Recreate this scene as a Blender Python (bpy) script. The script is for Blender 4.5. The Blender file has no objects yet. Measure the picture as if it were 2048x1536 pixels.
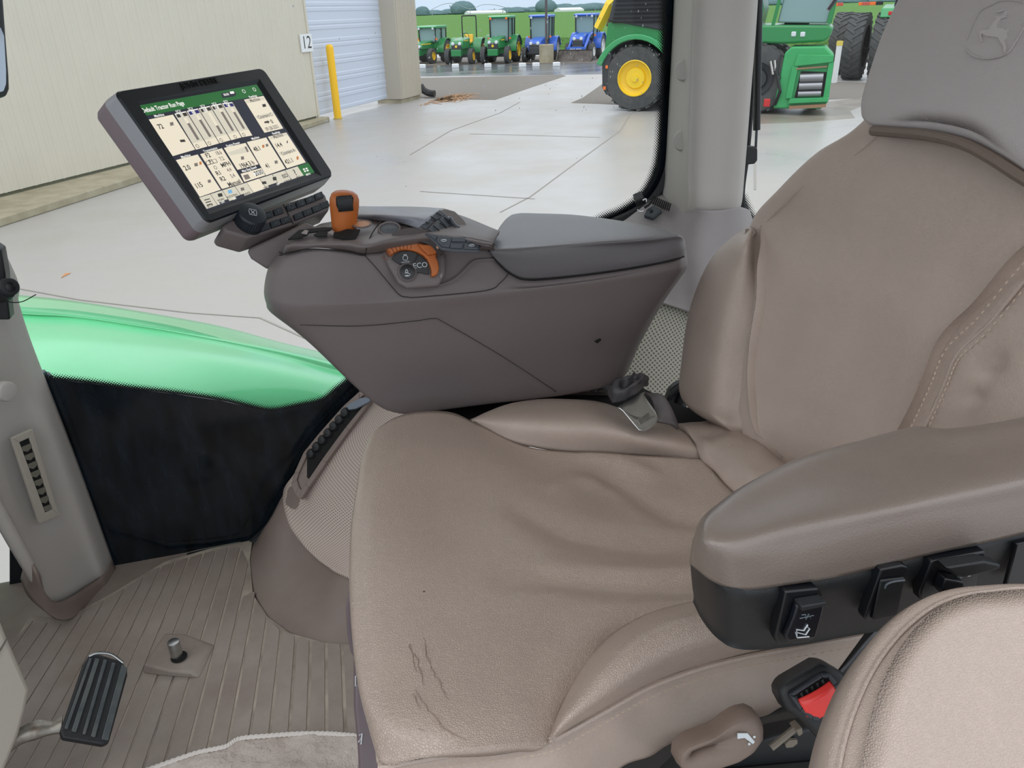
import bpy, bmesh, math, random
import numpy as np
from mathutils import Vector, Matrix, noise
random.seed(7)
SC = bpy.context.scene
COL = SC.collection
PI = math.pi

# ------------------------------------------------------------------ camera
# world axes: +X = rear of the tractor, +Y = its right-hand side, Z = up; ground at z = 0
F, HZ, TH, H, ROLL = 1540.0, 20.0, 15.0, 2.7, 1.7
_p = math.atan((768 - HZ) / F); _t = math.radians(TH); _a = math.radians(ROLL)
_fw = np.array([math.sin(_t) * math.cos(_p), math.cos(_t) * math.cos(_p), -math.sin(_p)])
_r = np.array([math.cos(_t), -math.sin(_t), 0.0]); _u = np.cross(_r, _fw)
CR = _r * math.cos(_a) - _u * math.sin(_a); CU = _u * math.cos(_a) + _r * math.sin(_a)
CAM = np.array([0.0, 0.0, H])
cam_d = bpy.data.cameras.new('camera'); cam = bpy.data.objects.new('camera', cam_d); COL.objects.link(cam)
cam_d.sensor_width = 36.0; cam_d.lens = F / 2048 * 36; cam_d.clip_start = 0.02; cam_d.clip_end = 3000
m = Matrix.Identity(4)
for i in range(3):
    m[i][0] = CR[i]; m[i][1] = CU[i]; m[i][2] = -_fw[i]; m[i][3] = CAM[i]
cam.matrix_world = m
SC.camera = cam

# ------------------------------------------------------------------ light: overcast sky
SC.view_settings.view_transform = 'Standard'; SC.view_settings.look = 'None'
SC.view_settings.gamma = 1.0; SC.view_settings.use_curve_mapping = False
SC.view_settings.exposure = 0.42
W = bpy.data.worlds.new('overcast'); SC.world = W; W.use_nodes = True
nt = W.node_tree; nt.nodes.clear()
wo = nt.nodes.new('ShaderNodeOutputWorld'); bg = nt.nodes.new('ShaderNodeBackground')
tc = nt.nodes.new('ShaderNodeTexCoord'); sx = nt.nodes.new('ShaderNodeSeparateXYZ'); rp = nt.nodes.new('ShaderNodeValToRGB')
nt.links.new(tc.outputs['Generated'], sx.inputs[0]); nt.links.new(sx.outputs[2], rp.inputs[0])
nt.links.new(rp.outputs[0], bg.inputs[0]); nt.links.new(bg.outputs[0], wo.inputs[0])
e = rp.color_ramp.elements
e[0].position = 0.0; e[0].color = (0.54, 0.66, 0.79, 1)
e[1].position = 0.42; e[1].color = (1.14, 1.17, 1.22, 1)
bg.inputs[1].default_value = 0.92
sun_d = bpy.data.lights.new('cloud_glow', 'SUN'); sun_d.energy = 0.5; sun_d.angle = math.radians(50); sun_d.color = (1, 0.99, 0.97)
sun = bpy.data.objects.new('cloud_glow', sun_d); COL.objects.link(sun); sun.location = (0, 0, 30)
sun.rotation_euler = Vector((-0.5, -0.25, 0.85)).to_track_quat('Z', 'Y').to_euler()

# ------------------------------------------------------------------ placing: a viewing direction met with a real plane
def ray(px, py):
    d = _fw * F + CR * (px - 1024) + CU * (768 - py)
    return d / np.linalg.norm(d)
def on(px, py, n, q):
    d = ray(px, py); n = np.array(n, float)
    return CAM + d * (((np.array(q, float) - CAM) @ n) / (d @ n))
def pz(px, py, z): return on(px, py, (0, 0, 1), (0, 0, z))
def py_(px, py, y): return on(px, py, (0, 1, 0), (0, y, 0))
def px_(px, py, x): return on(px, py, (1, 0, 0), (x, 0, 0))

class Pl:
    """a real plane: origin, unit normal and two axes in it"""
    def __init__(s, o, n, u=None):
        s.o = np.array(o, float); s.n = np.array(n, float); s.n /= np.linalg.norm(s.n)
        u = np.array(u if u is not None else (1, 0, 0), float); u = u - s.n * (u @ s.n); s.u = u / np.linalg.norm(u)
        s.v = np.cross(s.n, s.u)
    def px(s, x, y, h=0.0): return on(x, y, s.n, s.o) + s.n * h
    def at(s, a, b, h=0.0): return s.o + s.u * a + s.v * b + s.n * h

# ------------------------------------------------------------------ materials
def lin(c):
    return tuple(((v / 255) / 12.92 if v / 255 <= 0.04045 else ((v / 255 + 0.055) / 1.055) ** 2.4) for v in c)
MATS = {}
def mat(name, rgb, rough=0.5, metal=0.0, bump=0.0, bscale=200.0, var=0.0, vscale=8.0, vcol=None, kind='noise', spec=0.5, coat=0.0,
        emit=0.0, crough=0.15, stretch=None, bump2=0.0, b2scale=12.0, rvar=0.0):
    if name in MATS: return MATS[name]
    M = bpy.data.materials.new(name); MATS[name] = M; M.use_nodes = True
    T = M.node_tree; b = T.nodes['Principled BSDF']; c = (*lin(rgb), 1)
    b.inputs['Base Color'].default_value = c; b.inputs['Roughness'].default_value = rough
    b.inputs['Metallic'].default_value = metal; b.inputs['Specular IOR Level'].default_value = spec
    b.inputs['Coat Weight'].default_value = coat; b.inputs['Coat Roughness'].default_value = crough
    if emit:
        b.inputs['Emission Color'].default_value = c; b.inputs['Emission Strength'].default_value = emit
        b.inputs['Base Color'].default_value = (0.02, 0.02, 0.02, 1)
    L = T.links; N = T.nodes
    tc = N.new('ShaderNodeTexCoord'); src = tc.outputs['Object']
    if stretch:
        mp = N.new('ShaderNodeMapping'); mp.inputs['Scale'].default_value = stretch; L.new(src, mp.inputs[0]); src = mp.outputs[0]
    if var > 0:
        no = N.new('ShaderNodeTexNoise'); no.inputs['Scale'].default_value = vscale; no.inputs['Detail'].default_value = 6
        no.inputs['Roughness'].default_value = 0.62
        L.new(src, no.inputs['Vector'])
        cr = N.new('ShaderNodeValToRGB'); cr.color_ramp.elements[0].position = 0.35; cr.color_ramp.elements[1].position = 0.68
        L.new(no.outputs['Fac'], cr.inputs[0])
        mx = N.new('ShaderNodeMix'); mx.data_type = 'RGBA'; mx.inputs['A'].default_value = c
        v2 = lin(vcol) if vcol else tuple(x * (1 - var) for x in c[:3])
        mx.inputs['B'].default_value = (*[c[i] + (v2[i] - c[i]) * (1 if not vcol else var) for i in range(3)], 1)
        L.new(cr.outputs[0], mx.inputs['Factor']); L.new(mx.outputs['Result'], b.inputs['Base Color'])
        if rvar:
            mr = N.new('ShaderNodeMapRange'); mr.inputs['To Min'].default_value = rough; mr.inputs['To Max'].default_value = max(0.03, rough - rvar)
            L.new(cr.outputs[0], mr.inputs['Value']); L.new(mr.outputs[0], b.inputs['Roughness'])
    last = None
    if bump2 > 0:
        n2 = N.new('ShaderNodeTexNoise'); n2.inputs['Scale'].default_value = b2scale; n2.inputs['Detail'].default_value = 3
        L.new(src, n2.inputs['Vector'])
        bp = N.new('ShaderNodeBump'); bp.inputs['Strength'].default_value = 1.0; bp.inputs['Distance'].default_value = bump2
        L.new(n2.outputs['Fac'], bp.inputs['Height']); last = bp.outputs[0]
    if bump > 0:
        if kind == 'voronoi':
            tx = N.new('ShaderNodeTexVoronoi'); tx.inputs['Scale'].default_value = bscale; o = tx.outputs['Distance']
            tx.feature = 'DISTANCE_TO_EDGE'
            mr = N.new('ShaderNodeMapRange'); mr.inputs['From Max'].default_value = 0.25; L.new(o, mr.inputs['Value']); o = mr.outputs[0]
        elif kind == 'dots':
            tx = N.new('ShaderNodeTexVoronoi'); tx.inputs['Scale'].default_value = bscale; tx.inputs['Randomness'].default_value = 0
            o = tx.outputs['Distance']
        else:
            tx = N.new('ShaderNodeTexNoise'); tx.inputs['Scale'].default_value = bscale; tx.inputs['Detail'].default_value = 3; o = tx.outputs['Fac']
        L.new(src, tx.inputs['Vector'])
        bp = N.new('ShaderNodeBump'); bp.inputs['Strength'].default_value = 1.0; bp.inputs['Distance'].default_value = bump
        L.new(o, bp.inputs['Height'])
        if last: L.new(last, bp.inputs['Normal'])
        last = bp.outputs[0]
    if last: L.new(last, b.inputs['Normal'])
    return M

def glass(name, tint=(0.985, 0.99, 0.99), refl=0.12):
    if name in MATS: return MATS[name]
    M = bpy.data.materials.new(name); MATS[name] = M; M.use_nodes = True
    T = M.node_tree; T.nodes.clear(); N = T.nodes; L = T.links
    o = N.new('ShaderNodeOutputMaterial'); tr = N.new('ShaderNodeBsdfTransparent'); gl = N.new('ShaderNodeBsdfGlossy')
    gl.inputs['Roughness'].default_value = 0.03; tr.inputs[0].default_value = (*tint, 1)
    lw = N.new('ShaderNodeLayerWeight'); lw.inputs[0].default_value = 0.25
    mu = N.new('ShaderNodeMath'); mu.operation = 'MULTIPLY'; mu.inputs[1].default_value = refl * 4
    mx = N.new('ShaderNodeMixShader'); L.new(lw.outputs['Fresnel'], mu.inputs[0]); L.new(mu.outputs[0], mx.inputs[0])
    L.new(tr.outputs[0], mx.inputs[1]); L.new(gl.outputs[0], mx.inputs[2]); L.new(mx.outputs[0], o.inputs[0])
    return M

def perforated(name, rgb, hole, pitch, rough=0.75, size=0.25):
    """fabric-like skin with a regular grid of small dark perforations"""
    if name in MATS: return MATS[name]
    M = mat(name, rgb, rough); T = M.node_tree; N = T.nodes; L = T.links; b = N['Principled BSDF']
    tc = N.new('ShaderNodeTexCoord'); mp = N.new('ShaderNodeMapping'); mp.inputs['Rotation'].default_value = (0, 0, math.radians(45))
    mp.inputs['Scale'].default_value = (1 / pitch, 1 / pitch, 0.0); L.new(tc.outputs['UV'], mp.inputs[0])
    vo = N.new('ShaderNodeTexVoronoi'); vo.inputs['Scale'].default_value = 1.0; vo.inputs['Randomness'].default_value = 0
    L.new(mp.outputs[0], vo.inputs['Vector'])
    cr = N.new('ShaderNodeValToRGB'); cr.color_ramp.elements[0].position = size; cr.color_ramp.elements[0].color = (*lin(hole), 1)
    cr.color_ramp.elements[1].position = size + 0.12; cr.color_ramp.elements[1].color = (*lin(rgb), 1)
    L.new(vo.outputs['Distance'], cr.inputs[0]); L.new(cr.outputs[0], b.inputs['Base Color'])
    return M

# ------------------------------------------------------------------ objects
INV = {}
def _root_inv(o):
    while o.parent: o = o.parent
    return INV.get(o.name, Matrix.Identity(4))
def tag(o, label=None, cat=None, group=None, kind=None):
    if label: o['label'] = label
    if cat: o['category'] = cat
    if group: o['group'] = group
    if kind: o['kind'] = kind
    return o
def thing(name, loc, label, cat, rotz=0.0, group=None, kind=None, scale=1.0):
    o = bpy.data.objects.new(name, None); COL.objects.link(o); o.empty_display_size = 0.1
    M4 = Matrix.Translation(Vector(loc)) @ Matrix.Rotation(rotz, 4, 'Z') @ Matrix.Scale(scale, 4)
    o.matrix_world = M4; INV[o.name] = M4.inverted()
    return tag(o, label, cat, group, kind)

class MB:
    """collects faces; build() links them as ONE mesh object"""
    def __init__(s): s.v = []; s.f = []; s.m = []; s.mats = []; s.cols = None
    def mi(s, M):
        if M not in s.mats: s.mats.append(M)
        return s.mats.index(M)
    def add(s, V, Fs, M=None):
        k = len(s.v); s.v += [tuple(map(float, v)) for v in V]; i = s.mi(M) if M else 0
        for f in Fs: s.f.append(tuple(k + j for j in f)); s.m.append(i)
        return s
    def box(s, c, d, M=None, ax=None):
        ax = ax or ((1, 0, 0), (0, 1, 0), (0, 0, 1)); A = [np.array(a, float) for a in ax]; c = np.array(c, float)
        V = [c + A[0] * d[0] / 2 * i + A[1] * d[1] / 2 * j + A[2] * d[2] / 2 * k for i in (-1, 1) for j in (-1, 1) for k in (-1, 1)]
        return s.add(V, [(0, 1, 3, 2), (4, 6, 7, 5), (0, 4, 5, 1), (2, 3, 7, 6), (0, 2, 6, 4), (1, 5, 7, 3)], M)
    def prism(s, A, B, M=None):
        """solid between two matching outlines"""
        n = len(A); Fs = [tuple(range(n - 1, -1, -1)), tuple(range(n, 2 * n))]
        Fs += [(i, (i + 1) % n, n + (i + 1) % n, n + i) for i in range(n)]
        return s.add(list(A) + list(B), Fs, M)
    def uvgrid(s, G, M=None):
        A = np.array(G); s.grid(G, M); du = np.linalg.norm(np.diff(A, axis=0), axis=2).mean(axis=1); dv = np.linalg.norm(np.diff(A, axis=1), axis=2).mean(axis=0)
        cu = np.concatenate([[0], np.cumsum(du)]); cv = np.concatenate([[0], np.cumsum(dv)])
        s.uv = [(cu[i], cv[j]) for i in range(A.shape[0]) for j in range(A.shape[1])]; return s
    def tube(s, P, r, M=None, n=8, closed=False, flat=None):
        P = [np.array(p, float) for p in P]; R = r if hasattr(r, '__len__') else [r] * len(P); V = []; up = None
        for i, p in enumerate(P):
            a = P[(i - 1) % len(P)] if (closed or i > 0) else p; b = P[(i + 1) % len(P)] if (closed or i < len(P) - 1) else p
            t = b - a; t /= (np.linalg.norm(t) + 1e-12)
            if up is None: up = np.array((0, 0, 1.)) if abs(t[2]) < 0.9 else np.array((1., 0, 0))
            x = np.cross(up, t); x /= (np.linalg.norm(x) + 1e-12); y = np.cross(t, x); up = y
            fx, fy = flat or (1, 1)
            V += [p + (x * math.cos(2 * PI * k / n) * fx + y * math.sin(2 * PI * k / n) * fy) * R[i] for k in range(n)]
        m_ = len(P); Fs = []
        for i in range(m_ if closed else m_ - 1):
            j = (i + 1) % m_
            Fs += [(i * n + k, i * n + (k + 1) % n, j * n + (k + 1) % n, j * n + k) for k in range(n)]
        if not closed: Fs += [tuple(range(n - 1, -1, -1)), tuple((m_ - 1) * n + k for k in range(n))]
        return s.add(V, Fs, M)
    def lathe(s, o, ax, prof, M=None, n=24, u=None, arc=(0, 2 * PI)):
        """prof = [(radius, height along ax)]"""
        o = np.array(o, float); ax = np.array(ax, float); ax /= np.linalg.norm(ax)
        u = np.array(u if u is not None else ((0, 0, 1) if abs(ax[2]) < 0.9 else (1, 0, 0)), float); u = u - ax * (u @ ax); u /= np.linalg.norm(u)
        w = np.cross(ax, u); full = abs(arc[1] - arc[0] - 2 * PI) < 1e-6; k_ = n if full else n + 1; V = []
        for r, h in prof:
            V += [o + ax * h + (u * math.cos(arc[0] + (arc[1] - arc[0]) * k / n) + w * math.sin(arc[0] + (arc[1] - arc[0]) * k / n)) * r for k in range(k_)]
        Fs = []
        for i in range(len(prof) - 1):
            for k in range(n):
                Fs.append((i * k_ + k, i * k_ + (k + 1) % k_, (i + 1) * k_ + (k + 1) % k_, (i + 1) * k_ + k))
        return s.add(V, Fs, M)
    def disc(s, o, ax, r, h, M=None, n=24, bev=0.0):
        p = [(0.0001, 0), (r, 0)] + ([(r, h - bev), (r - bev * 0.3, h - bev * 0.3), (r - bev, h)] if bev else [(r, h)]) + [(0.0001, h)]
        return s.lathe(o, ax, p, M, n)
    def grid(s, G, M=None):
        nu, nv = len(G), len(G[0]); V = [p for r in G for p in r]
        return s.add(V, [(i * nv + j, i * nv + j + 1, (i + 1) * nv + j + 1, (i + 1) * nv + j) for i in range(nu - 1) for j in range(nv - 1)], M)
    def text(s, txt, pl, a, b, size, M, h=0.0004, depth=0.0, rot=0.0, align='CENTER', sx=1.0, bold=0.0):
        cu = bpy.data.curves.new('t', 'FONT'); cu.body = txt; cu.size = size; cu.align_x = align; cu.align_y = 'CENTER'; cu.extrude = depth
        cu.resolution_u = 3; cu.offset = size * bold
        ob = bpy.data.objects.new('t', cu); me = bpy.data.meshes.new_from_object(ob)
        c, n_ = math.cos(rot), math.sin(rot)
        V = [pl.at(a + (v.co.x * sx * c - v.co.y * n_), b + (v.co.x * sx * n_ + v.co.y * c), h + v.co.z) for v in me.vertices]
        s.add(V, [tuple(p.vertices) for p in me.polygons], M)
        bpy.data.objects.remove(ob); bpy.data.curves.remove(cu); bpy.data.meshes.remove(me)
        return s
    def slab(s, pl, pts, h0, h1, M=None):
        """outline seen at these directions on the plane, with real thickness h0..h1 along its normal"""
        A = [pl.px(x, y, h0) for x, y in pts]; B = [q + pl.n * (h1 - h0) for q in A]
        return s.prism(A, B, M)
    def uslab(s, pl, pts, h0, h1, M=None):
        return s.prism([pl.at(a, b, h0) for a, b in pts], [pl.at(a, b, h1) for a, b in pts], M)
    def build(s, name, M=None, parent=None, bevel=0.0, smooth=False, seg=3, local=False, solid=0.0, angle=40, weld=False, attr=None):
        me = bpy.data.meshes.new(name); V = s.v
        if parent is not None and not local:
            inv = _root_inv(parent); V = [tuple(inv @ Vector(v)) for v in V]
        me.from_pydata(V, [], s.f)
        if M: me.materials.append(M)
        else:
            for x in s.mats: me.materials.append(x)
            me.polygons.foreach_set('material_index', s.m)
        bm = bmesh.new(); bm.from_mesh(me)
        if weld: bmesh.ops.remove_doubles(bm, verts=bm.verts, dist=1e-5)
        if not attr: bmesh.ops.recalc_face_normals(bm, faces=bm.faces)
        if solid: # open sheets face the viewer side
            tot = Vector((0, 0, 0)); inv = _root_inv(parent) if parent is not None and not local else Matrix.Identity(4)
            cl = inv @ Vector(CAM); sgn = 0
            for f in bm.faces: sgn += f.calc_area() * (1 if f.normal.dot(cl - f.calc_center_median()) > 0 else -1)
            if sgn < 0: bmesh.ops.reverse_faces(bm, faces=bm.faces)
        bm.to_mesh(me); bm.free()
        if getattr(s, 'uv', None):
            ul = me.uv_layers.new(name='UVMap')
            for lp in me.loops: ul.data[lp.index].uv = s.uv[lp.vertex_index]
        if attr:
            a = me.attributes.new('edge', 'FLOAT', 'POINT'); a.data.foreach_set('value', attr)
        o = bpy.data.objects.new(name, me); COL.objects.link(o)
        if parent is not None: o.parent = parent
        if smooth:
            me.polygons.foreach_set('use_smooth', [True] * len(me.polygons))
            if angle < 180: me.set_sharp_from_angle(angle=math.radians(angle))
        if solid:
            k = o.modifiers.new('s', 'SOLIDIFY'); k.thickness = solid; k.offset = -1
        if bevel:
            k = o.modifiers.new('b', 'BEVEL'); k.width = bevel; k.segments = seg; k.limit_method = 'ANGLE'; k.angle_limit = math.radians(35)
            if hasattr(k, 'harden_normals'): k.harden_normals = False
            me.polygons.foreach_set('use_smooth', [True] * len(me.polygons))
            me.set_sharp_from_angle(angle=math.radians(60))
        return o

def cr1(P, t):
    n = len(P) - 1; i = min(int(t), n - 1); f = t - i
    p1, p2 = P[i], P[i + 1]; p0 = P[i - 1] if i > 0 else 2 * p1 - p2; p3 = P[i + 2] if i + 2 <= n else 2 * p2 - p1
    return 0.5 * ((2 * p1) + (-p0 + p2) * f + (2 * p0 - 5 * p1 + 4 * p2 - p3) * f * f + (-p0 + 3 * p1 - 3 * p2 + p3) * f ** 3)
def curve(P, k=8):
    P = [np.array(p, float) for p in P]
    return [cr1(P, i / k) for i in range((len(P) - 1) * k)] + [P[-1]]
def patch(rows, ku=8, kv=8, fn=None):
    """smooth surface through a cage of control points; fn(point, u, v) may add fine relief"""
    R = [curve(r, kv) for r in rows]; nv = len(R[0]); nu = (len(rows) - 1) * ku + 1
    G = []
    for i in range(nu):
        G.append([cr1([R[a][j] for a in range(len(R))], i / ku) for j in range(nv)])
    if fn:
        G = [[fn(G[i][j], i / (nu - 1), j / (nv - 1)) for j in range(nv)] for i in range(nu)]
    return G
def relief(G, amp, scale, seed=0.0, ridge=None):
    """push a grid along its normals by smooth noise"""
    A = np.array(G); du = np.gradient(A, axis=0); dv = np.gradient(A, axis=1); Nn = np.cross(du, dv)
    Nn /= (np.linalg.norm(Nn, axis=2, keepdims=True) + 1e-12)
    sg = 1 if np.sum(Nn * (CAM - A)) > 0 else -1
    for i in range(A.shape[0]):
        for j in range(A.shape[1]):
            p = Vector(A[i, j]) * scale + Vector((seed, seed, seed))
            h = noise.noise(p) * amp
            if ridge: h += ridge(A[i, j])
            A[i, j] += Nn[i, j] * h * sg
    return A

# ------------------------------------------------------------------ palette
LEA = mat('seat_leather', (187, 170, 158), 0.40, bump=0.00022, bscale=620, kind='voronoi', var=0.08, vscale=9, bump2=0.003, b2scale=7, spec=0.5, coat=.35, crough=.38)
LEA2 = mat('seat_leather_worn', (180, 162, 149), 0.38, bump=0.00045, bscale=430, kind='voronoi', var=0.08, vscale=6, bump2=0.0025, b2scale=9, spec=0.6, coat=.5, crough=.30)
HEADL = mat('headrest_vinyl', (184, 177, 176), 0.55, bump=0.0005, bscale=900, var=0.06, vscale=4)
STI = mat('stitch_thread', (196, 176, 158), 0.7)
CONS = mat('console_plastic', (118, 109, 108), 0.46, bump=0.0003, bscale=1500, var=0.05, vscale=5)
CONL = mat('console_lid_vinyl', (110, 108, 110), 0.34, bump=0.0004, bscale=1300, var=0.05, vscale=6)
TAUP = mat('taupe_plastic', (128, 114, 106), 0.55, bump=0.0003, bscale=1200, var=0.5, vscale=5, vcol=(152, 140, 132))
ARMC = mat('armrest_vinyl', (124, 112, 104), 0.33, bump=0.0004, bscale=700, var=0.12, vscale=10, coat=.5, crough=.3)
BLK = mat('black_plastic', (26, 29, 31), 0.42, bump=0.0003, bscale=1500)
BLKS = mat('black_satin', (18, 20, 24), 0.3)
BLKD = mat('black_recess', (10, 11, 12), 0.8)
RUB = mat('black_rubber', (30, 33, 36), 0.55, bump=0.0004, bscale=600)
GREY = mat('pillar_grey', (186, 182, 176), 0.6, bump=0.0003, bscale=1100, var=0.06, vscale=3)
GREYD = mat('trim_grey', (158, 153, 152), 0.62, bump=0.0003, bscale=1100, var=0.12, vscale=5)
SHROUD = mat('shroud_grey', (176, 170, 158), 0.55, bump=0.0002, bscale=1400)
BUTT = mat('button_black', (38, 46, 54), 0.32, bump=0.0002, bscale=1500)
ICON = mat('icon_white', (205, 212, 216), 0.5)
ICOND = mat('icon_grey', (120, 130, 138), 0.5)
ORG = mat('orange_plastic', (196, 108, 48), 0.42, var=0.08, vscale=20)
STEEL = mat('steel', (190, 192, 190), 0.28, metal=1.0, var=0.2, vscale=30)
WORN = mat('worn_metal', (170, 168, 160), 0.45, metal=0.8, var=0.8, vscale=40, vcol=(110, 90, 74))
FLOORM = mat('floor_mat_rubber', (139, 126, 117), 0.62, bump=0.0004, bscale=900, var=1.0, vscale=4.5, vcol=(166, 156, 147), rvar=0.05)
DUST = mat('groove_dust', (184, 174, 160), 0.9, var=0.85, vscale=9, vcol=(112, 102, 94))
RED = mat('buckle_red', (232, 62, 58), 0.35)
PERFB = perforated('beige_perforated', (205, 190, 180), (138, 122, 112), 0.0052, 0.7, 0.22)
PERFG = perforated('grey_perforated', (178, 176, 162), (96, 98, 88), 0.0072, 0.7, 0.24)


# ------------------------------------------------------------------ yard
CONC = mat('concrete', (168, 165, 159), .50, bump=.002, bscale=40, var=.5, vscale=.35, vcol=(177, 179, 183), rvar=.25, bump2=.0, spec=.5)
CONC2 = mat('concrete_footing', (170, 163, 140), .85, bump=.004, bscale=30, var=.75, vscale=2.2, vcol=(136, 128, 104))
GRAV = mat('gravel', (122, 117, 110), .95, bump=.02, bscale=14, var=.3, vscale=9, vcol=(108, 104, 98))
WETG = mat('wet_gravel', (112, 104, 96), .7, bump=.02, bscale=10, var=.3, vscale=3)
WET = mat('wet_asphalt', (104, 108, 112), .12, var=.6, vscale=.5, vcol=(84, 88, 92), stretch=(.3, 1.5, 1), rvar=-.25)
PIER = mat('pier_beige', (186, 178, 162), .5, var=.04, vscale=1)
JNT = mat('joint_grey', (150, 147, 140), .9)
SID = mat('siding_beige', (212, 207, 192), .5, var=.04, vscale=1)
DOORW = mat('door_white', (204, 214, 230), .45)
YEL = mat('bollard_yellow', (250, 196, 22), .45)
FIELD = mat('crop_green', (104, 146, 78), .95, bump=.25, bscale=5, var=.45, vscale=2.2, vcol=(62, 108, 44), stretch=(1, 1, 1), spec=.1)
TREEM = mat('hazed_trees', (96, 122, 124), 1.0, bump=.8, bscale=.5, var=.4, vscale=.15, vcol=(120, 144, 150), spec=.0)  # lightened and blued to put distance haze into the colour

g = MB().box((0, 350, -0.1), (1200, 1300, 0.2), CONC).build('ground'); tag(g, kind='structure')
def slab_g(name, pts, z0, z1, M, kind='structure'):
    o = MB().prism([pz(x, y, 0) * [1, 1, 0] + np.array((0, 0, z0)) for x, y in pts], [pz(x, y, 0) * [1, 1, 0] + np.array((0, 0, z1)) for x, y in pts], M).build(name)
    o['kind'] = kind; return o
slab_g('ground_gravel', [(700, 168), (836, 156), (1125, 150), (1132, 152), (1060, 176), (990, 200), (900, 199), (835, 196), (700, 196)], -.01, .006, GRAV)
slab_g('ground_gravel', [(1142, 206), (1165, 196), (1205, 168), (1235, 163), (1420, 160), (1760, 166), (1820, 190), (1480, 210), (1330, 214), (1200, 208)], -.01, .006, GRAV)
slab_g('ground_asphalt', [(700, 131), (836, 131.5), (1000, 129), (1215, 126), (1215, 148), (1100, 150), (836, 153), (700, 156)], -.01, .008, WET)
slab_g('ground_parking', [(600, 118), (836, 117), (1000, 114), (1330, 108), (2300, 104), (2400, 118), (1330, 124), (1215, 126), (1000, 129), (836, 132), (700, 134)], -.01, .02, WETG)
# dark wet stain round the harvester
slab_g('ground_stain', [(1500, 232), (1540, 215), (1640, 205), (1720, 196), (1740, 206), (1700, 222), (1710, 236), (1620, 244), (1520, 248)], -.01, .004, mat('wet_stain', (150, 143, 132), .35, var=.8, vscale=1.4, vcol=(112, 106, 98)))
# control joints of the apron
b = MB()
for L in ([(1000, 425), (1060, 394), (1160, 320), (1240, 262), (1262, 226)], [(820, 310), (900, 262), (1000, 226), (1040, 204)], [(840, 383), (1070, 398)], [(1330, 560), (1450, 575)], [(1510, 250), (1510, 380)], [(30, 576), (160, 600), (380, 626), (520, 636), (640, 690)], [(940, 268), (1030, 270), (1200, 275)]):
    P = [pz(x, y, 0) for x, y in L]
    for p, q in zip(P[:-1], P[1:]):
        t_ = q - p; t_ /= np.linalg.norm(t_); n_ = np.array((-t_[1], t_[0], 0)) * .007 * (1 + np.linalg.norm(p - CAM) / 14)
        b.add([p - n_ + [0, 0, .0045], q - n_ + [0, 0, .0045], q + n_ + [0, 0, .0045], p + n_ + [0, 0, .0045]], [(0, 1, 2, 3)])
o = b.build('ground_joints', JNT); o['kind'] = 'structure'
# green field
b = MB(); G_ = []
near = [pz(x, y, 0) for x, y in [(500, 112), (700, 108), (836, 104), (1000, 102), (1200, 98), (1330, 96), (1500, 96), (1640, 98), (1800, 96), (2000, 94), (2400, 90)]]
for i in range(40):
    f = (i / 39) ** 3; G_.append([p + (p / np.linalg.norm(p)) * (560 * f) + np.array((0, 0, (.25 if i else 0) + (.55 if i > 1 else 0) + 0.25 * noise.noise(Vector((j * 3.1, i * 2.7, 0))))) for j, p in enumerate(near)])
fo_ = b.grid(G_).build('crop_field', FIELD, None, smooth=True); tag(fo_, 'wide bright green crop field behind the parked machines', 'field', kind='structure')
# tree line
rt = random.Random(11)
def blob(mb, c, r, h, M, rn):
    n1, n2 = 10, 7; V = []
    for i in range(n2 + 1):
        for j in range(n1):
            a = 2 * PI * j / n1; t_ = i / n2; k = math.sin(PI * min(.985, t_ * .88 + .12)) ** .7 * (1 + .06 * rn.uniform(-1, 1))
            V.append((c[0] + r * k * math.cos(a), c[1] + r * k * math.sin(a), c[2] + h * (1 - math.cos(PI * t_)) * .5 + rn.uniform(-.02, .02) * h))
    mb.add(V, [(i * n1 + j, i * n1 + (j + 1) % n1, (i + 1) * n1 + (j + 1) % n1, (i + 1) * n1 + j) for i in range(n2) for j in range(n1)] + [tuple(n2 * n1 + j for j in range(n1))], M)
b = MB()
def at_px(px_x, dist):
    d = ray(px_x, 20); d = d * [1, 1, 0]; d /= np.linalg.norm(d); return d * dist
x = 560
while x < 2100:
    ds = rt.uniform(600, 680); c = at_px(x, ds); hh = rt.uniform(3.0, 4.8)
    if 930 < x < 1010: hh *= .75
    if 1095 < x < 1260: hh *= 1.25
    blob(b, c, rt.uniform(5, 10), hh, TREEM, rt); x += rt.uniform(3, 8)
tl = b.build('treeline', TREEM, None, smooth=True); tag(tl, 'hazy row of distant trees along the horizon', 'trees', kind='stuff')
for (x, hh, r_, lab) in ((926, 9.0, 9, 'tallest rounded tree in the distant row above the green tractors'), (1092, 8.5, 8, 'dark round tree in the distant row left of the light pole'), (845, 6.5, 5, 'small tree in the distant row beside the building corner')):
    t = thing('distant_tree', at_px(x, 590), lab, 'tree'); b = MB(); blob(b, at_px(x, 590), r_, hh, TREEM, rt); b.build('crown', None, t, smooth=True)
    MB().tube([at_px(x, 590), at_px(x, 590) + np.array((0, 0, hh * .4))], .4, mat('bark', (80, 70, 60), .9), 6).build('trunk', None, t)
WHB = mat('far_white_roof', (214, 220, 222), .6)
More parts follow.
